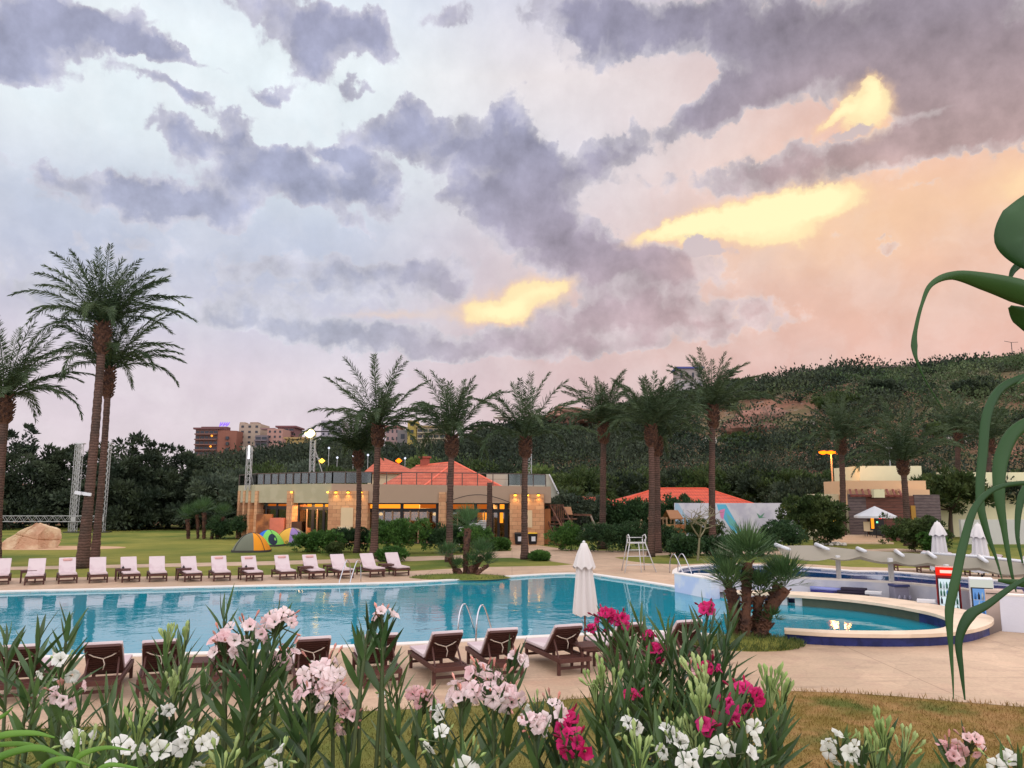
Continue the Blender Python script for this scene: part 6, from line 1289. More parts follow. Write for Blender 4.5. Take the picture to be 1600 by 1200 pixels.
# ------------------------------------------------------------------ tents
def tent(label, px, py, w, h, rz, cols, seed, door=None):
    g = G(px, py); t = thing('dome_tent', label, 'tent', (g.x, g.y, 0), rz, 'camping tents on the lawn'); n = 40; m = 12
    def pt(a, f):     # square-footed dome
        q = (1-f**1.25)*.9+.1*(1-f)**.5; e = abs(math.cos(a))**3.2+abs(math.sin(a))**3.2; rr = w/2/e**(1/3.2); return (math.cos(a)*rr*q, math.sin(a)*rr*q*.85, h*math.sin(f*math.pi/2)**.95)
    secs = len(cols)
    for s in range(secs):
        a0, a1 = cols[s][0], cols[s][1]; k = max(3, int(n*(a1-a0)/360)); V = [pt(R(a0+(a1-a0)*j/k), i/m) for i in range(m+1) for j in range(k+1)]
        MB().add(V, [(i*(k+1)+j, i*(k+1)+j+1, (i+1)*(k+1)+j+1, (i+1)*(k+1)+j) for i in range(m) for j in range(k)]).build('panel', cols[s][2], t, True, True)
    for a in (45, 135):
        MB().tube([Vector(pt(R(a), i/m))*1.01 for i in range(m+1)]+[Vector(pt(R(a+180), i/m))*1.01 for i in range(m, -1, -1)], .018, 5).build('pole', DARKM, t, True, True)
    V = [Vector(pt(R(9*k), 0))*1.012 for k in range(41)]; MB().add([(v.x, v.y, 0) for v in V]+[(v.x, v.y, .14) for v in V], [(k, k+1, 42+k, 41+k) for k in range(40)]).build('skirt', mat('tent_skirt', (70, 66, 62), .8, .1, 3), t, True, True)
    if door is not None:
        V = [Vector(pt(R(door+q*math.cos(u)*20), .30+.24*math.sin(u)*q))*1.015 for q in (.001, 1) for u in np.linspace(0, 6.283, 17)]; MB().add(V, [(j, j+1, 17+j+1, 17+j) for j in range(16)]).build('door', mat('tent_mesh_door', (34, 42, 60), .8, .1, 3), t, False, True)
    return t
TG, TO, TB, TGR, TY, TP = mat('tent_grey', (106, 108, 90), .7, .08, 2, .2), mat('tent_orange', (226, 142, 20), .7, .06, 2, .2), mat('tent_blue', (36, 96, 186), .7, .06, 2, .2), mat('tent_lime', (118, 190, 84), .7, .06, 2, .2), mat('tent_yellow', (210, 158, 56), .7, .06, 2, .2), mat('tent_purple', (136, 110, 158), .7, .06, 2, .2)
tent('nearest dome tent, grey left half and orange right half', 393, 862, 2.5, 1.25, R(8), [(60, 285, TG), (285, 420, TO)], 1)
tent('blue and lime green dome tent with an open mesh door', 419, 853, 2.3, 1.2, R(-10), [(100, 262, TB), (262, 460, TGR)], 2, door=312)
tent('rearmost dome tent, grey and orange, between the others and the columns', 434, 845, 2.4, 1.3, R(10), [(70, 262, TG), (262, 430, TO)], 3)
tent('yellow dome tent with a purple panel beside the green hedge', 455, 851, 2.8, 1.3, R(0), [(60, 275, TY), (275, 330, TP), (330, 420, TG)], 4)
# ------------------------------------------------------------------ boulder, truss frame, lamp bar on palm
bs = G(38, 857)
sp_ = sheet('sand_patch', [[Vector((bs.x+1.5+math.cos(a)*5.4, bs.y+.6+math.sin(a)*2.4, 0)) for a in np.linspace(0, 6.28, 30)[:-1]]], .008, mat('sandy_soil', (188, 150, 116), .95, .12, 2, .3))
def boulder():
    rr = random.Random(8); bm = bmesh.new(); bmesh.ops.create_icosphere(bm, subdivisions=6, radius=1)
    cuts = [(Vector((-.52, -.15, .85)).normalized(), .38), (Vector((1, -.15, .12)).normalized(), .68), (Vector((.6, .1, .8)).normalized(), .74), (Vector((-.75, -.5, .5)).normalized(), .6), (Vector((.1, -.95, .28)).normalized(), .58), (Vector((-.3, .9, .3)).normalized(), .6), (Vector((.55, -.5, .65)).normalized(), .66), (Vector((-.1, -.1, 1)).normalized(), .86), (Vector((-.9, -.3, .1)).normalized(), .9)]
    for v in bm.verts:
        c = v.co.copy(); c *= 1.06
        for n_, d_ in cuts:
            e = c.dot(n_)-d_
            if e > 0: c -= n_*e*.985
        g_ = .05*max(0, 1-abs(c.x*.6+c.z*1.1-.25)*26)+.045*max(0, 1-abs(c.x*1.1-c.z*.5-.1)*26); c -= c.normalized()*g_; c += c.normalized()*(.02*math.sin(c.x*9+c.z*5)+.018*math.sin(c.y*14+c.x*6)+.010*rr.uniform(-1, 1)); v.co = Vector((c.x*2.25, c.y*1.7, c.z*1.6+.62))
    me = bpy.data.meshes.new('boulder'); bm.to_mesh(me); bm.free(); o = link_mesh('boulder', me, mat('boulder_stone', (206, 178, 144), .85, .3, 1.1, .9, 4, col2=(178, 136, 106), patch=(.4, .6))); o.location = (bs.x, bs.y+.3, 0); o.rotation_euler = (0, R(-8), 0); return tag(o, 'large pale tan boulder on a sandy patch of the left lawn', 'boulder')
boulder()
tf = thing('truss_frame', 'aluminium stage truss, two lattice towers joined by a low beam', 'truss frame', G(122, 833)); g1, g2 = G(115, 832), G(156, 832)
Yt = g1.y; xt1, xt2 = A(116.5, 810, Yt).x, A(160.5, 810, Yt).x; zt = A(125, 694, Yt).z
lattice(tf, xt1, Yt, .1, zt, .45, 'tower'); lattice(tf, xt1-.55, Yt+.5, .1, zt-.1, .38, 'tower'); lattice(tf, xt2, Yt, .1, zt, .45, 'tower')
for x in (xt1, xt2): MB().box((x, Yt, .05), (1.6, 1.2, .1)).build('base_plate', DARKM, tf); MB().box((x, Yt, zt+.05), (.9, .5, .1)).build('top_plate', ALU, tf); MB().box((x, Yt, A(116, 811, Yt).z), (.5, .52, .5)).build('sleeve', ALU, tf)
mb = MB(); zb, zt2 = A(0, 815, Yt).z, A(0, 806, Yt).z; xa = A(-60, 810, Yt).x
for y in (-.2, .2):
    for z in (zb, zt2): mb.bar((xa, Yt+y, z), (xt2, Yt+y, z), .06, .06)
    n = 34
    for k in range(n): a, b = xa+(xt2-xa)*k/n, xa+(xt2-xa)*(k+1)/n; mb.bar((a, Yt+y, zb if k % 2 else zt2), (b, Yt+y, zt2 if k % 2 else zb), .03, .03)
mb.build('beam', ALU, tf)
lb = A(130, 771, G(128, 888).y-.35); lt = thing('lamp_bar', 'small white double lamp bar strapped to the tallest palm trunk', 'lamp', lb)
MB().bar(lb+Vector((-.42, 0, .06)), lb+Vector((-.06, -.05, 0)), .12, .16).build('lamp_head', PLAST, lt); MB().bar(lb+Vector((.42, 0, -.06)), lb+Vector((.06, -.05, -.02)), .12, .16).build('lamp_head', PLAST, lt); MB().box(lb+Vector((0, .05, 0)), (.2, .2, .14)).build('bracket', PLAST, lt)
# ------------------------------------------------------------------ bins, stacked chairs, fan unit, play equipment
for i, (px, lab, lid) in enumerate(((811, 'black wheelie bin left of the palm trunk with a white label', DARKM), (832, 'wheelie bin with a yellow lid right of the palm trunk', mat('yellow_lid', (222, 180, 30), .5, .05, 2)))):
    g = G(px, 851); t = thing('waste_bin', lab, 'bin', (g.x, g.y-.4, 0), 0, 'waste bins by the stone pier'); mb = MB(); mb.add([(-.3, -.28, .08), (.3, -.28, .08), (.3, .28, .08), (-.3, .28, .08), (-.36, -.34, .86), (.36, -.34, .86), (.36, .34, .86), (-.36, .34, .86)], [(3, 2, 1, 0), (4, 5, 6, 7), (0, 1, 5, 4), (1, 2, 6, 5), (2, 3, 7, 6), (3, 0, 4, 7)]); mb.build('body', mat('black_plastic', (26, 26, 28), .5, .05, 2), t, False, True, bevel=.03)
    MB().add([(-.38, -.38, .87), (.38, -.38, .87), (.38, .36, .87), (-.38, .36, .87), (-.34, -.34, .93), (.34, -.34, .93), (.34, .34, 1.02), (-.34, .34, 1.02)], [(3, 2, 1, 0), (4, 5, 6, 7), (0, 1, 5, 4), (1, 2, 6, 5), (2, 3, 7, 6), (3, 0, 4, 7)]).build('lid', lid, t, False, True, bevel=.02)
    MB().box((.06, -.325, .5), (.3, .02, .4), rx=R(-4)).build('label_plate', PLAST, t, False, True)
    for s in (-.25, .25): MB().tube([(s-.04, .3, .1), (s+.04, .3, .1)], .1, 12).build('wheel', DARKM, t, True, True)
for i, (px, n_, h_, lab) in enumerate(((738, 10, .14, 'stack of white plastic loungers beside the glazed doors'), (752, 13, .125, 'taller stack of white plastic loungers next to the headless palm'), (721, 7, .16, 'white sheeted stack behind the small fan palm'))):
    g = G(px, 855); t = thing('lounger_stack', lab, 'stacked loungers', (g.x, g.y+2.5, 0), 0, 'stacked white loungers')
    for k in range(n_): MB().box((0.02*(k % 2), 0, .35+k*h_), (.68, 1.6, h_*.55)).build('stacked_lounger', PLAST, t, False, True, bevel=.015)
    for a in (-.28, .28): MB().bar((a, -.7, 0), (a, -.7, .35), .05, .05).build('leg', PLAST, t, False, True)
f0 = hitv(541, 829, V2, V3)+Vector((0, -.8, 0)); ac = thing('air_conditioner', 'beige outdoor fan unit against the stone pier', 'fan unit', (f0.x, f0.y, 0)); zc = f0.z
MB().box((f0.x, f0.y+.2, zc), (.95, .38, .66)).build('housing', mat('beige_metal', (196, 180, 146), .5, .05, 2), ac, bevel=.02); MB().lathe((0, 0, 0), [(.27, -.02), (.27, .02), (.2, .03)], 20); c_ = MB(); 
c_.tube([(f0.x, f0.y+.0, zc), (f0.x, f0.y-.03, zc)], .27, 20); fc = c_.build('fan_grille', DARKM, ac, True); MB().tube([(f0.x, f0.y-.03, zc), (f0.x, f0.y-.06, zc)], .09, 12).build('hub', PANEL, fc, True)
MB().box((f0.x, f0.y+.2, (zc-.33)/2), (.8, .3, zc-.35)).build('plinth', PANEL, ac)
TIM = mat('play_timber', (112, 76, 56), .8, .25, 5, .3, col2=(88, 58, 48)); TIM2 = mat('orange_timber', (168, 108, 66), .8, .2, 4, .3); RPL = mat('tan_roof_panel', (150, 104, 70), .8, .1, 2)
YP = 62.0
def PP(px, py, dY=0): return A(px, py, YP+dY)
cf = thing('climbing_frame', 'dark timber climbing frame with stairs, bridge and small roof', 'climbing frame', (PP(875, 850).x, YP, 0))
sx0, sx1 = PP(858, 840).x, PP(880, 840).x
stair = MB(); a0, a1 = Vector((PP(877, 845).x, YP-2.2, .1)), Vector((PP(864, 808).x, YP, 2.1))
for k in range(9): p = a0.lerp(a1, k/8); stair.box(p, (.95, .3, .06))
stair.bar(a0+Vector((-.5, 0, 0)), a1+Vector((-.5, 0, 0)), .06, .16); stair.bar(a0+Vector((.5, 0, 0)), a1+Vector((.5, 0, 0)), .06, .16); stair.build('stairs', TIM, cf)
hr = MB(); hr.bar(PP(879, 826, -2.2), PP(858, 787), .09); hr.bar(PP(898, 828, -2), PP(879, 790), .09); hr.bar(PP(898, 829, -2), PP(898, 845, -2), .08); hr.build('handrail', TIM, cf)
tw = MB()
for px in (858, 866, 880, 893): tw.bar((PP(px, 790).x, YP, 0), (PP(px, 790).x, YP, PP(px, 790 if px < 880 else 805).z), .12)
for k in range(6): x = PP(865+k*3, 800).x; tw.box((x, YP-.05, 2.55), (.1, .05, 1.1))
tw.bar(PP(852, 789), PP(880, 789), .1); tw.box((PP(876, 800).x, YP+.5, 1.95), (2.6, 1.2, .1)); tw.build('tower_frame', TIM, cf)
MB().add([PP(881, 792, .9), PP(892, 792, .9), PP(895, 804, -.4), PP(883, 804, -.4), PP(881, 792.5, 1.0), PP(892, 792.5, 1.0), PP(895, 805, -.3), PP(883, 805, -.3)], [(0, 3, 2, 1), (4, 5, 6, 7), (0, 1, 5, 4), (1, 2, 6, 5), (2, 3, 7, 6), (3, 0, 4, 7)]).build('roof', RPL, cf)
MB().box((PP(854.5, 830).x, YP-.2, 1.4), (.55, .5, 2.7)).build('orange_panel', TIM2, cf); MB().add([PP(882, 822, -.2), PP(888, 820, -.2), PP(896, 840, -2), PP(889, 842, -2)], [(0, 3, 2, 1)]).add([PP(882, 823, -.1), PP(888, 821, -.1), PP(896, 841, -1.9), PP(889, 843, -1.9)], [(0, 1, 2, 3)]).build('slide', mat('slide_grey', (74, 88, 100), .5, .1, 3), cf)
sw = thing('swing_set', 'timber swing set with an A frame end right of the climbing frame', 'swing', (PP(925, 845).x, YP+.5, 0)); b = MB(); b.bar(PP(896, 804, .5), PP(924, 805, .5), .14, .16); b.build('beam', TIM, sw)
for q in ((PP(923, 806, .3), PP(935, 834, -.6)), (PP(923, 806, .7), PP(931, 833, 1.6))): MB().bar(*q, .1).build('leg', mat('grey_timber', (140, 122, 108), .8, .1, 4), sw)
for px in (903, 912): 
    m3 = MB(); m3.tube([PP(px, 806, .5), PP(px, 826, .5)], .02, 4); m3.tube([PP(px+3.5, 806, .5), PP(px+3.5, 826, .5)], .02, 4); c = m3.build('chain', DARKM, sw); MB().box(PP(px+1.8, 827, .5), (.5, .2, .04)).build('seat', DARKM, c)
ph = thing('playhouse', 'raised timber playhouse with a tan pitched roof beside the banner', 'playhouse', (PP(1053, 845).x, YP, 0)); q = PP
b = MB()
for px in (1039, 1051, 1067):
    for dY in (-.6, .8): b.bar((PP(px, 800).x, YP+dY, 0), (PP(px, 800).x, YP+dY, PP(px, 808).z), .12)
b.bar(PP(1012, 810, .2), PP(1040, 810, .2), .14); b.build('frame', mat('pale_timber', (150, 118, 88), .8, .2, 5), ph)
MB().box(((PP(1037, 820).x+PP(1052, 820).x)/2, YP-.65, (PP(1040, 819).z+PP(1040, 832).z)/2), (PP(1052, 820).x-PP(1037, 820).x, .08, PP(1040, 819).z-PP(1040, 832).z)).build('front_board', mat('tan_board', (176, 130, 86), .8, .15, 3), ph)
MB().box(((PP(1052, 820).x+PP(1067, 820).x)/2, YP-.62, (PP(1040, 819).z+PP(1040, 832).z)/2), (PP(1067, 820).x-PP(1052, 820).x-.02, .08, PP(1040, 819).z-PP(1040, 832).z)).build('front_board', TIM2, ph)
r1, r2, r3, r4, r5, r6 = PP(1041, 797, .1), PP(1059, 797, .1), PP(1068, 810, -.9), PP(1047, 810, -.9), PP(1034, 809, 1.0), PP(1056, 809, 1.0)
MB().add([r1, r2, r3, r4, r5, r6]+[v+Vector((0, 0, -.08)) for v in (r1, r2, r3, r4, r5, r6)], [(0, 3, 2, 1), (0, 1, 5, 4), (6, 7, 8, 9), (6, 10, 11, 7), (3, 9, 8, 2), (0, 6, 9, 3), (1, 2, 8, 7)]).build('roof', RPL, ph)
mb = MB(); mb.bar(PP(1002, 812, .2), PP(998, 833, -.6), .12); mb.bar(PP(1002, 812, .2), PP(1004, 833, 1), .12); mb.build('swing_leg', MATS['pale_timber'], ph)
# white pebbles by the steps
rng = np.random.default_rng(9); mbp = MB()
for k in range(60): g = G(1300+rng.uniform(-22, 20), 850+rng.uniform(-3, 3)); mbp.lathe((g.x, g.y, 0), [(.14, 0), (.2, .08), (.1, .17), (.01, .19)], 6)
tag(mbp.build('pebbles', mat('white_pebbles', (210, 200, 186), .8, .1, 3), None, True), kind='stuff')
# ------------------------------------------------------------------ foreground bank, grass blades
def bank_z(y): return 1.9*max(0.0, min(1.0, (9-y)/6.0))
xs = np.linspace(-14, 14, 40); ys = np.linspace(-5, 9, 30); XX, YY = np.meshgrid(xs, ys); ZZ = 1.9*np.clip((9-YY)/6, 0, 1); nx = len(xs)
V = np.stack([XX, YY, ZZ], -1).reshape(-1, 3); ii = np.arange(len(ys)-1)[:, None]*nx+np.arange(nx-1)[None]; Q = np.stack([ii, ii+1, ii+nx+1, ii+nx], -1).reshape(-1, 4)
tag(mesh_np('grass_bank', V, Q, LAWN, None, True), kind='structure')
rng = np.random.default_rng(5); n = 70000; gy = rng.uniform(10.2, 15.6, n); gx = (rng.uniform(-30, 1660, n)-800)/FPX*gy*1.02
ed = sorted([(p.x, p.y) for p in deck_out[:16]]); lim = np.interp(gx, [e[0] for e in ed], [e[1] for e in ed]); k = gy < lim+rng.uniform(-.02, .07, n); gx, gy = gx[k], gy[k]; n = len(gx)
V, Q = diamonds(np.stack([gx, gy, np.full(n, -.005)], 1), rng.normal(size=(n, 3))*.45+np.array([0, 0, 1]), rng.uniform(.025, .075, n)*(1+.8*(lim[k]-gy < .12)), .011, rng)
tag(mesh_np('grass_blades', V, Q, LAWN), kind='stuff')
V, Q = [], 0
for (a, b) in ((4, 0),):
    pass
# ------------------------------------------------------------------ oleanders
OLF = leafmat('oleander_leaf', (52, 78, 42), (88, 112, 62), .25, .42, 3, spec=.45, var=.4)
OLFY = leafmat('young_leaf', (96, 128, 56), (124, 150, 76), .3, .5, 4, var=.2)
STEMM = mat('oleander_stem', (72, 82, 48), .7, .2, 8); BUDG = leafmat('green_bud', (148, 172, 96), (176, 190, 124), .25, .5, 6, var=.15)
FL_ = {'pink': leafmat('pale_pink_petal', (236, 196, 196), (244, 224, 220), .35, .6, 12, var=.07), 'white': leafmat('white_petal', (228, 226, 212), (238, 234, 226), .35, .6, 12, var=.05),
       'magenta': leafmat('magenta_petal', (196, 24, 92), (216, 52, 122), .35, .6, 12, var=.18), 'rose': leafmat('rose_petal', (228, 172, 172), (240, 206, 200), .35, .6, 12, var=.08)}
BUDC = {'pink': leafmat('pink_bud', (214, 142, 126), (226, 168, 150), .3, .6, 8), 'white': BUDG, 'magenta': leafmat('crimson_bud', (130, 18, 52), (170, 30, 70), .3, .6, 8), 'rose': leafmat('pink_bud', (0, 0, 0), (0, 0, 0))}
def leaves(c, d, L, W, rng, fold=.35, curl=.25):
    """lanceolate blades with a folded midrib; c base, d direction"""
    n = len(c); d = unit(d); up = np.array([0, 0, 1.0]); side = unit(np.cross(d, up)+rng.normal(size=(n, 3))*.35); nr = unit(np.cross(side, d))
    ts = np.array([0, .18, .45, .75, 1.0]); wd = np.array([.18, .72, 1.0, .62, .02]); L = L.reshape(-1, 1); W = W.reshape(-1, 1); rows = []
    cv = rng.uniform(-.3, 1, (n, 1))*curl
    for t_, w_ in zip(ts, wd):
        m_ = c+d*L*t_-nr*L*cv*t_**2*.6; e = W*.5*w_; rows += [m_+side*e+nr*e*fold, m_, m_-side*e+nr*e*fold]
    V = np.stack(rows, 1).reshape(-1, 3); base = (np.arange(n)*15)[:, None, None]
    q = np.array([[3*i+j, 3*i+j+1, 3*i+j+4, 3*i+j+3] for i in range(4) for j in range(2)])[None]; return V, (base+q).reshape(-1, 4)
def frame(d):
    d = unit(d); a = unit(np.cross(d, np.array([.3, .2, 1.0]))); return a, np.cross(d, a)
def flower(c, d, r, rng, open_=1.0):
    a, b = frame(d); V = []; Q = []; rot = rng.uniform(0, 6.28)
    for k in range(5):
        th = rot+k*1.2566; u = a*math.cos(th)+b*math.sin(th); v = a*-math.sin(th)+b*math.cos(th); tw = .16*r
        rows = [(0.10, .08, -.25), (.40, .30, .02), (.74, .50, .10+rng.uniform(-.08, .08)), (1.0, .40, .04+rng.uniform(-.25, .1))]; n0 = len(V)
        for (q, w, h) in rows:
            q2 = q*open_+.08; h2 = h+(1-open_)*q*.9; o = c+u*r*q2+v*tw*q+d*r*h2; V += [o-v*r*w, o+d*r*.05*(q > .3), o+v*r*w]
        Q += [(n0+3*i+j, n0+3*i+j+1, n0+3*i+j+4, n0+3*i+j+3) for i in range(3) for j in range(2)]
    return np.array(V), np.array(Q)
def bud(c, d, L, w):
    a, b = frame(d); P = [(0, .35), (.35, .6), (.7, .9), (1.0, .05)]; V = [c+d*L*t_+(a*math.cos(k*1.5708)+b*math.sin(k*1.5708))*w*q for t_, q in P for k in range(4)]
    return np.array(V), np.array([(i*4+k, i*4+(k+1) % 4, (i+1)*4+(k+1) % 4, (i+1)*4+k) for i in range(3) for k in range(4)])
def oleander(label, shoots, seed, root=None, leafm=None, sub=1.0):
    rng = np.random.default_rng(seed); P = [(np.array(A(s[0], s[1], s[2])), s) for s in shoots]
    mx = np.mean([p for p, _ in P], 0); ry = max(1.2, mx[1]*.97); rx = mx[0]; root = np.array([rx, ry, bank_z(ry)-.03])
    t = thing('oleander', label, 'oleander', tuple(root), 0, 'oleanders along the foreground'); st, lf, ly = [], [], []
    for tip, s in P:
        kind, nw = s[3], max(2, int(s[4]*.68+.5))
        if kind == 'none' and s[1] > 1135 and (s[0]*7+s[1]) % 5 < 2: continue
        if kind == 'none' and s[0] < 900 and s[1] > 1010 and (s[0]*3+s[1]) % 10 < 3: continue
        r0 = root+np.array([rng.uniform(-.1, .1), rng.uniform(-.1, .1), 0]); mid_ = r0*.45+tip*.55+np.array([(r0[0]-tip[0])*.22, rng.uniform(-.05, .05), .06])
        ts = np.linspace(0, 1, 16)[:, None]; C = (1-ts)**2*r0+2*ts*(1-ts)*mid_+ts**2*tip; st.append(tri_tube(C, [.011*(1-.6*t_) for t_ in ts[:, 0]], 5))
        Ltot = np.linalg.norm(C[1:]-C[:-1], axis=1).sum(); gap = .05
        cc, dd, LL = [], [], []
        for w in range(nw):
            f = 1-(w*gap+.004+(0.05 if kind != 'none' else 0))/Ltot
            if f < .05: break
            x = f*15; i = min(14, int(x)); p = C[i]*(1-(x-i))+C[i+1]*(x-i); dr = unit(C[i+1]-C[i]); a, b = frame(dr); ang = math.radians(20+min(62, w*7.5)); rot = w*1.05+rng.uniform(0, .5)
            for k in range(3):
                th = rot+k*2.094+rng.uniform(-.25, .25); u = a*math.cos(th)+b*math.sin(th); an = ang*rng.uniform(.75, 1.25); cc.append(p); dd.append(dr*math.cos(an)+u*math.sin(an)+np.array([0, 0, .12])); LL.append((.105+.055*min(1, w/4))*rng.uniform(.75, 1.2)*sub)
        if cc: LL = np.array(LL); lf.append(leaves(np.array(cc), np.array(dd), LL, LL*rng.uniform(.11, .175, len(LL)), rng))
        dr = unit(C[-1]-C[-2])
        if kind in FL_:
            nf_, spread = (s[5] if kind != 'white' else max(2, int(s[5]*.7))), s[6]; F, Bd, stk = [], [], []
            for k in range(nf_):
                o = unit(rng.normal(size=3)+dr*.5+np.array([0, -.55, .15])); c = tip+o*spread*rng.uniform(.5, 1.0)*np.array([1.1, .8, .9]); F.append(flower(c, unit(o+np.array([0, -.5, .1])+rng.normal(size=3)*.35), .021*rng.uniform(.8, 1.2), rng, rng.uniform(.6, 1.0)))
                stk.append(tri_tube([tip-dr*.03, (tip+c)*.5-np.array([0, 0, .008]), c], [.003, .0022, .002], 4))
            for k in range(max(4, nf_//2)):
                o = unit(rng.normal(size=3)+dr*1.2); c = tip+o*spread*rng.uniform(.4, 1.15); Bd.append(bud(c, o, .024, .0045)); stk.append(tri_tube([tip, c], [.0022, .0018], 4))
            V, Q = join(F+Bd+stk); nF = sum(len(q) for _, q in F); nB = nF+sum(len(q) for _, q in Bd); ix = np.arange(len(Q)); mesh_np('flower_cluster', V, Q, [FL_[kind], BUDC[kind], STEMM], t, True, mi=np.where(ix < nF, 0, np.where(ix < nB, 1, 2)))
        elif kind == 'bud':
            Bd, stk = [], []
            for k in range(s[5]):
                o = unit(dr+rng.normal(size=3)*.6+np.array([0, 0, .25])); c = tip+o*s[6]*rng.uniform(.3, 1.1); Bd.append(bud(c, unit(o+dr), rng.uniform(.02, .038), .0065)); stk.append(tri_tube([tip-dr*.04, (tip+c)*.5, c], [.003, .0024, .002], 4))
            V, Q = join(Bd+stk); mesh_np('bud_spray', V, Q, BUDG, t, True)
    V, Q = join(st); mesh_np('stem', V, Q, STEMM, t, True)
    if lf: V, Q = join(lf); mesh_np('foliage', V, Q, leafm or OLF, t, False)
    return t
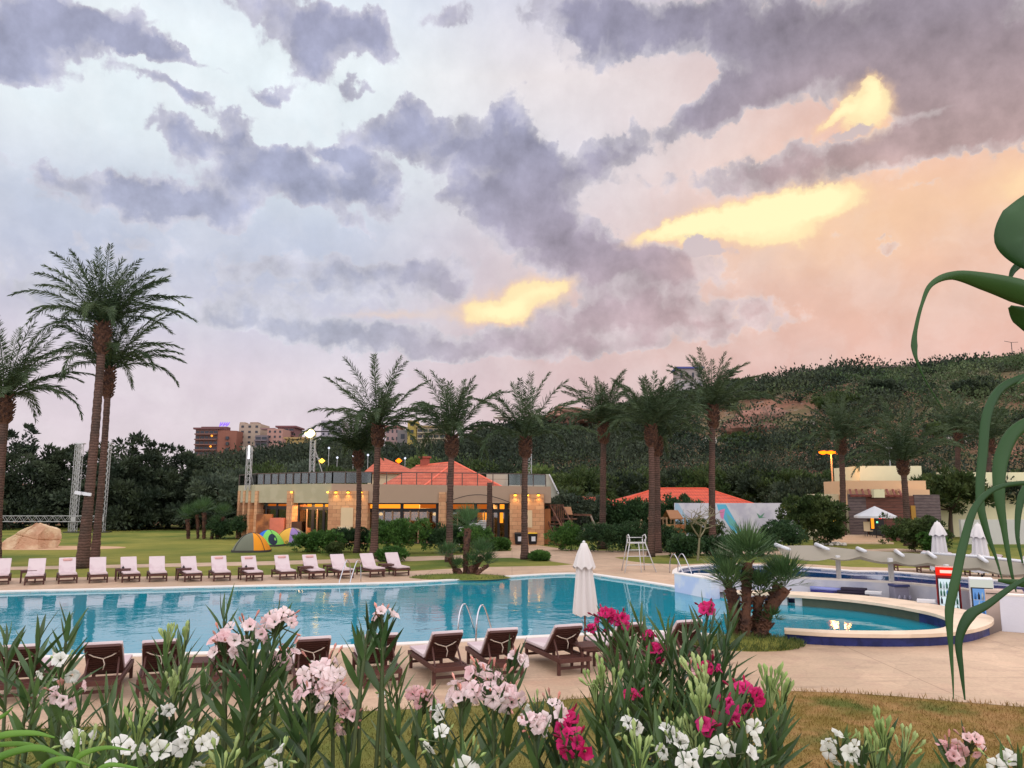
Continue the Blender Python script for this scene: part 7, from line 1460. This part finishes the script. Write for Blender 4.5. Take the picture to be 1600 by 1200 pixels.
OL = [
 ('oleander at the left edge with pale pink and white flowers over deep green blades', [(95, 1045, 2.6, 'white', 9, 8, .06), (100, 1090, 2.45, 'pink', 8, 7, .06), (62, 1000, 2.7, 'none', 10), (105, 985, 2.75, 'none', 10), (30, 1040, 2.6, 'none', 10), (150, 1020, 2.8, 'none', 9), (10, 1010, 2.8, 'none', 9), (55, 1090, 2.4, 'none', 11), (125, 1120, 2.3, 'none', 10), (-20, 1080, 2.4, 'none', 9), (80, 1050, 2.5, 'none', 12), (20, 1130, 2.3, 'none', 9)]),
 ('leafy oleander without flowers between the left lounger and its neighbour', [(205, 1065, 2.7, 'none', 12), (225, 1100, 2.5, 'none', 10), (190, 1125, 2.4, 'none', 10), (165, 1100, 2.7, 'none', 9), (240, 1130, 2.4, 'none', 10), (150, 1160, 2.3, 'none', 9)]),
 ('oleander with green bud sprays and a white bloom left of the slatted table', [(262, 1005, 2.75, 'bud', 7, 12, .045), (290, 1000, 2.8, 'bud', 8, 9, .04), (300, 1040, 2.7, 'none', 12), (270, 1080, 2.6, 'bud', 8, 14, .05), (255, 1120, 2.5, 'white', 8, 3, .03), (285, 1050, 2.65, 'none', 12), (325, 1070, 2.8, 'none', 10), (240, 1060, 2.8, 'none', 10), (300, 1110, 2.5, 'none', 10)]),
 ('tallest pale pink oleander, three flower heads high against the pool', [(432, 978, 2.5, 'pink', 6, 14, .07), (385, 992, 2.4, 'pink', 8, 8, .055), (352, 1012, 2.5, 'pink', 8, 10, .06), (445, 1025, 2.5, 'pink', 7, 6, .06), (398, 1020, 2.45, 'none', 14), (415, 1050, 2.4, 'none', 12), (370, 1050, 2.5, 'none', 12), (350, 970, 2.55, 'none', 3), (440, 1050, 2.4, 'none', 11), (395, 1090, 2.3, 'none', 12), (360, 1110, 2.3, 'none', 10)]),
 ('oleander with a dense pale pink head left of the knotted lounger', [(505, 1060, 2.3, 'pink', 7, 15, .07), (485, 1092, 2.25, 'pink', 6, 7, .05), (520, 1085, 2.3, 'pink', 5, 6, .05), (470, 1130, 2.2, 'none', 12), (520, 1130, 2.2, 'none', 11), (440, 1140, 2.1, 'none', 12), (490, 1150, 2.1, 'none', 11), (545, 1130, 2.3, 'rose', 7, 7, .045), (455, 1110, 2.3, 'none', 9)]),
 ('slender single oleander shoot with a small pink bloom above the lounger backs', [(597, 968, 2.3, 'pink', 3, 5, .032), (575, 985, 2.3, 'none', 4), (600, 1010, 2.3, 'none', 6), (565, 1030, 2.35, 'none', 8), (560, 1070, 2.3, 'none', 9)]),
 ('oleander with a fading pinkish head and upright dark shoots', [(662, 1100, 2.5, 'rose', 6, 9, .055), (610, 1088, 2.6, 'white', 7, 4, .04), (620, 1085, 2.5, 'none', 13), (585, 1125, 2.3, 'none', 13), (640, 1140, 2.3, 'none', 12), (600, 1150, 2.2, 'none', 11), (570, 1110, 2.4, 'none', 10), (665, 1150, 2.2, 'none', 11), (685, 1125, 2.4, 'white', 6, 5, .05)]),
 ('oleander with a broad crown of pale pink blooms over the near lawn edge', [(722, 1092, 2.3, 'pink', 7, 10, .055), (770, 1085, 2.25, 'pink', 7, 13, .065), (755, 1055, 2.35, 'pink', 4, 5, .04), (803, 1035, 2.35, 'pink', 4, 4, .032), (795, 1098, 2.3, 'pink', 6, 4, .04), (710, 1130, 2.2, 'none', 12), (745, 1135, 2.2, 'none', 11), (775, 1140, 2.15, 'none', 12), (720, 1165, 2.1, 'none', 11), (690, 1160, 2.1, 'white', 6, 4, .04)]),
 ('oleander with mixed pink and magenta clusters right of the pale pink crown', [(865, 1120, 2.2, 'pink', 6, 8, .055), (832, 1140, 2.15, 'pink', 7, 7, .045), (887, 1138, 2.2, 'magenta', 6, 6, .045), (900, 1165, 2.1, 'magenta', 6, 6, .045), (850, 1150, 2.1, 'none', 12), (815, 1125, 2.2, 'none', 11), (880, 1170, 2.05, 'none', 10), (800, 1160, 2.1, 'none', 11), (840, 1110, 2.25, 'white', 5, 3, .03), (915, 1180, 2.0, 'none', 10)]),
 ('big dark oleander with crimson blooms beside the closed parasol', [(945, 970, 3.0, 'magenta', 3, 6, .05), (970, 975, 3.0, 'magenta', 4, 6, .045), (927, 985, 3.0, 'magenta', 3, 3, .02), (1015, 998, 3.0, 'magenta', 8, 4, .03), (1024, 1022, 2.95, 'magenta', 8, 7, .04), (1107, 955, 3.0, 'magenta', 5, 4, .035), (985, 1010, 2.9, 'none', 16), (1040, 990, 2.95, 'none', 16), (1075, 1000, 2.95, 'none', 16), (1110, 990, 2.9, 'none', 15), (1135, 1010, 2.9, 'none', 14), (955, 1030, 2.85, 'none', 14),
   (1010, 1050, 2.8, 'none', 14), (1060, 1045, 2.8, 'none', 16), (1100, 1040, 2.8, 'none', 16), (1000, 980, 3.05, 'none', 12), (1140, 970, 3.0, 'none', 12), (1125, 1060, 2.8, 'none', 12), (965, 1000, 3.0, 'none', 12), (1110, 1048, 2.75, 'magenta', 8, 6, .035), (1078, 1046, 2.75, 'rose', 6, 2, .02), (1140, 1080, 2.8, 'none', 12), (988, 1092, 2.7, 'magenta', 8, 5, .035), (1045, 1090, 2.6, 'none', 14), (1085, 1090, 2.6, 'none', 13), (1012, 1110, 2.5, 'none', 13)]),
 ('oleander of pale green bud stems left of the big dark bush', [(940, 1065, 2.5, 'bud', 4, 12, .05), (960, 1075, 2.5, 'bud', 5, 8, .045), (930, 1085, 2.5, 'bud', 6, 8, .05), (955, 1120, 2.4, 'none', 11), (985, 1140, 2.2, 'white', 8, 4, .035), (940, 1150, 2.2, 'none', 11), (975, 1110, 2.4, 'none', 12), (1000, 1160, 2.1, 'none', 11)]),
 ('oleander with plump green buds and magenta flowers, below right of the big dark bush', [(1100, 1075, 2.1, 'bud', 6, 16, .06), (1095, 1115, 2.0, 'bud', 7, 14, .055), (1165, 1092, 2.2, 'magenta', 8, 10, .05), (1125, 1110, 2.1, 'magenta', 8, 8, .042), (1105, 1140, 2.0, 'magenta', 8, 4, .03), (1150, 1120, 2.15, 'none', 12), (1130, 1150, 2.0, 'none', 12), (1165, 1160, 2.0, 'white', 8, 7, .055), (1080, 1160, 2.0, 'bud', 9, 12, .05), (1055, 1170, 1.95, 'white', 8, 7, .05), (1030, 1180, 1.9, 'none', 10), (1110, 1185, 1.9, 'none', 9), (1145, 1180, 1.9, 'white', 6, 5, .05)]),
 ('oleander with a round green bud spray against the dry lawn', [(1205, 1085, 2.3, 'bud', 8, 18, .06), (1222, 1095, 2.3, 'bud', 8, 10, .05), (1190, 1130, 2.2, 'none', 14), (1210, 1150, 2.1, 'none', 13), (1175, 1150, 2.1, 'none', 12), (1240, 1150, 2.2, 'none', 6), (1200, 1180, 2.0, 'none', 9)]),
 ('low oleander tips with white flowers and pale buds at the bottom right', [(1312, 1170, 2.2, 'white', 4, 6, .045), (1345, 1180, 2.1, 'white', 4, 5, .045), (1380, 1160, 2.2, 'bud', 6, 16, .06), (1415, 1175, 2.2, 'bud', 5, 8, .05), (1365, 1190, 2.1, 'bud', 5, 8, .05), (1330, 1195, 2.0, 'none', 6), (1400, 1195, 2.0, 'none', 6)]),
 ('small pale pink oleander heads low on the dry lawn side', [(1482, 1180, 2.4, 'rose', 3, 7, .045), (1515, 1163, 2.4, 'rose', 3, 6, .04), (1545, 1175, 2.3, 'none', 8), (1500, 1195, 2.3, 'none', 6)]),
 ('oleander tips with white buds in the bottom right corner', [(1590, 1190, 2.2, 'white', 4, 5, .045), (1560, 1200, 2.2, 'white', 4, 4, .04), (1605, 1150, 2.2, 'none', 9), (1590, 1170, 2.1, 'none', 7)]),
 ('low white flowering oleander along the bottom edge at the left', [(190, 1195, 2.0, 'white', 5, 10, .07), (245, 1190, 2.0, 'white', 5, 7, .05), (305, 1170, 2.1, 'white', 7, 10, .065), (130, 1190, 2.0, 'bud', 6, 8, .06), (215, 1150, 2.1, 'bud', 7, 9, .05), (275, 1190, 2.0, 'none', 9), (160, 1180, 2.0, 'none', 9), (120, 1160, 2.1, 'white', 6, 6, .06)]),
 ('leafy oleander shoots filling the bottom edge below the tallest pink heads', [(340, 1170, 2.0, 'none', 10), (380, 1160, 2.05, 'none', 10), (420, 1180, 2.0, 'none', 9), (440, 1185, 1.95, 'white', 6, 3, .03), (400, 1200, 1.9, 'none', 7), (350, 1200, 1.9, 'bud', 5, 6, .05), (460, 1190, 1.9, 'none', 8), (310, 1200, 1.9, 'none', 8)]),
 ('leafy oleander along the bottom edge below the broad pink crown', [(530, 1180, 1.9, 'none', 10), (570, 1190, 1.9, 'none', 9), (650, 1185, 1.9, 'none', 10), (735, 1190, 1.9, 'white', 6, 4, .04), (760, 1180, 1.9, 'none', 10), (700, 1195, 1.85, 'none', 8), (610, 1180, 1.9, 'none', 10), (790, 1190, 1.85, 'none', 9), (830, 1185, 1.9, 'none', 9), (680, 1180, 1.9, 'none', 9)]),
 ('leafy oleander in the bottom middle with scattered white buds', [(930, 1190, 1.85, 'none', 9), (965, 1180, 1.9, 'none', 9), (1000, 1185, 1.85, 'bud', 6, 8, .05), (1040, 1150, 2.0, 'white', 7, 3, .03), (1060, 1190, 1.8, 'none', 8), (870, 1195, 1.85, 'none', 8), (1020, 1140, 2.1, 'none', 11), (1090, 1195, 1.8, 'white', 5, 5, .045)]),
]
for i, (lab, sh) in enumerate(OL): oleander(lab, sh, 500+i)
# bright strap leaved clump bottom left
def blade(name, pts, m, parent, th=.0012, tilt=.25):
    """pts: (px, py, distance, width in metres) along the midrib"""
    P = [A(p[0], p[1], p[2]) for p in pts]; n = 6; C = curve_pts(P, n); Wd = np.interp(np.linspace(0, len(pts)-1, len(C)), range(len(pts)), [p[3] for p in pts]); V = []
    for i, c in enumerate(C):
        d = (C[min(i+1, len(C)-1)]-C[max(i-1, 0)]).normalized(); view = Vector((c.x, c.y, c.z-CAMH)).normalized(); s = d.cross(view).normalized(); s = (s+view*tilt).normalized(); nn = s.cross(d).normalized(); w = Wd[i]/2
        V += [c+s*w+nn*w*.3, c+s*w*.5+nn*w*.08, c, c-s*w*.5+nn*w*.08, c-s*w+nn*w*.3]
    k = len(C); N = len(V); off = []
    for i in range(k):
        d = (C[min(i+1, k-1)]-C[max(i-1, 0)]).normalized(); a = (V[5*i]-V[5*i+4]); nn = a.cross(d).normalized() if a.length > 1e-6 else Vector((0, 1, 0)); off += [v+nn*th for v in V[5*i:5*i+5]]
    F = [(5*i+j, 5*i+j+1, 5*i+j+6, 5*i+j+5) for i in range(k-1) for j in range(4)]; F += [(N+5*i+j+5, N+5*i+j+6, N+5*i+j+1, N+5*i+j) for i in range(k-1) for j in range(4)]
    F += [q for i in range(k-1) for q in ((5*i, 5*i+5, N+5*i+5, N+5*i), (5*i+4, N+5*i+4, N+5*i+9, 5*i+9))]
    return MB().add(V+off, F).build(name, m, parent, True)
BRT = leafmat('bright_strap_leaf', (92, 134, 50), (120, 160, 66), .35, .5, 4, var=.15)
sc = thing('strap_leaf_clump', 'bright green arching grass leaves in the bottom left corner', 'plant', A(-20, 1230, 1.7))
for pts in ([(-30, 1175, 1.6, .012), (0, 1150, 1.6, .014), (50, 1145, 1.6, .01), (85, 1152, 1.6, .003)], [(-30, 1200, 1.55, .014), (10, 1178, 1.55, .014), (60, 1168, 1.55, .012), (100, 1182, 1.55, .003)], [(-20, 1130, 1.7, .01), (5, 1118, 1.7, .008), (20, 1105, 1.7, .002)], [(100, 1210, 1.6, .012), (125, 1180, 1.6, .012), (165, 1168, 1.6, .008), (205, 1172, 1.6, .002)], [(60, 1215, 1.5, .012), (75, 1192, 1.5, .012), (105, 1185, 1.5, .008), (140, 1196, 1.5, .002)], [(-20, 1165, 1.62, .01), (20, 1162, 1.62, .01), (50, 1164, 1.62, .007), (70, 1175, 1.62, .002)], [(110, 1215, 1.6, .01), (118, 1180, 1.6, .01), (124, 1150, 1.6, .003)], [(140, 1215, 1.6, .012), (170, 1195, 1.6, .01), (215, 1200, 1.6, .003)]): blade('leaf', pts, BRT, sc)
rt_ = A(-20, 1230, 1.7); MB().tube([(rt_.x, rt_.y, bank_z(1.7)-.05), rt_], .03, 6).build('stem', STEMM, sc, True)
# large strap leaved plant hanging in from the right, close to the viewer
SLM = leafmat('broad_strap_leaf', (44, 82, 38), (66, 104, 50), .45, .45, 2.5, spec=.5, var=.1)
sp2 = thing('strap_leaf_plant', 'large plant with long arching strap leaves hanging in at the right edge', 'plant', (.96, 1.25, bank_z(1.25)))
MB().tube([(.97, 1.25, bank_z(1.25)-.05), (.985, 1.27, 2.6), (.95, 1.27, 3.3), (.935, 1.26, 3.75), (.93, 1.25, 3.98)], [.018, .016, .013, .01, .004], 10).build('stem', STEMM, sp2, True)
k = .00107
for pts in ([(1720, 520, 1.25, 26.4*k), (1650, 478, 1.22, 37.0*k), (1590, 456, 1.2, 37.0*k), (1540, 441, 1.18, 26.4*k), (1490, 431, 1.16, 12.3*k), (1456, 444, 1.15, 7.0*k), (1441, 475, 1.15, 4.4*k), (1431, 515, 1.15, 5.3*k), (1429, 540, 1.15, 8.8*k), (1433, 564, 1.15, 3.5*k), (1447, 596, 1.16, 1.8*k), (1474, 640, 1.18, 1.8*k)],
            [(1690, 330, 1.25, 40*k), (1640, 322, 1.22, 60*k), (1603, 345, 1.2, 66*k), (1582, 375, 1.2, 44*k), (1600, 408, 1.2, 20*k), (1630, 425, 1.2, 5*k)],
            [(1650, 400, 1.26, 20*k), (1608, 405, 1.25, 14*k), (1586, 420, 1.25, 10*k), (1578, 436, 1.25, 4*k)],
            [(1690, 560, 1.3, 20*k), (1630, 520, 1.28, 34*k), (1596, 495, 1.27, 30*k), (1578, 480, 1.26, 6*k)],
            [(1720, 640, 1.3, 10.0*k), (1640, 590, 1.28, 11.5*k), (1575, 600, 1.26, 12.3*k), (1545, 640, 1.24, 13.1*k), (1536, 710, 1.23, 13.1*k), (1532, 780, 1.22, 11.5*k), (1542, 830, 1.22, 8.4*k), (1556, 870, 1.22, 3.8*k), (1566, 905, 1.22, 1.2*k)],
            [(1720, 700, 1.33, 13.5*k), (1650, 655, 1.3, 17.6*k), (1592, 670, 1.28, 19.7*k), (1566, 715, 1.27, 20.7*k), (1562, 770, 1.26, 15.6*k), (1570, 830, 1.26, 8.3*k), (1580, 890, 1.26, 4.7*k), (1588, 925, 1.26, 1.6*k)],
            [(1700, 780, 1.2, 7.6*k), (1630, 757, 1.18, 6.7*k), (1565, 760, 1.16, 6.3*k), (1526, 790, 1.15, 8.9*k), (1506, 850, 1.14, 11.0*k), (1493, 910, 1.13, 11.8*k), (1484, 955, 1.13, 11.0*k), (1486, 1010, 1.13, 5.5*k), (1489, 1060, 1.13, 2.5*k), (1490, 1092, 1.13, 0.8*k)],
            [(1700, 880, 1.2, 8.0*k), (1640, 890, 1.18, 7.2*k), (1590, 912, 1.17, 6.4*k), (1545, 944, 1.16, 9.6*k), (1516, 962, 1.15, 14.4*k), (1499, 1000, 1.15, 9.6*k), (1503, 1050, 1.15, 5.6*k), (1508, 1094, 1.15, 1.6*k)],
            [(1720, 905, 1.25, 12*k), (1650, 912, 1.24, 14*k), (1600, 912, 1.23, 12*k), (1560, 907, 1.23, 4*k)],
            [(1700, 760, 1.35, 11.2*k), (1640, 740, 1.34, 13.4*k), (1600, 770, 1.33, 12.3*k), (1590, 830, 1.32, 6.7*k), (1598, 880, 1.32, 2.2*k)],
            [(1650, 560, 1.22, 6*k), (1605, 590, 1.22, 5*k), (1590, 600, 1.22, 2*k)]): blade('leaf', pts, SLM, sp2)
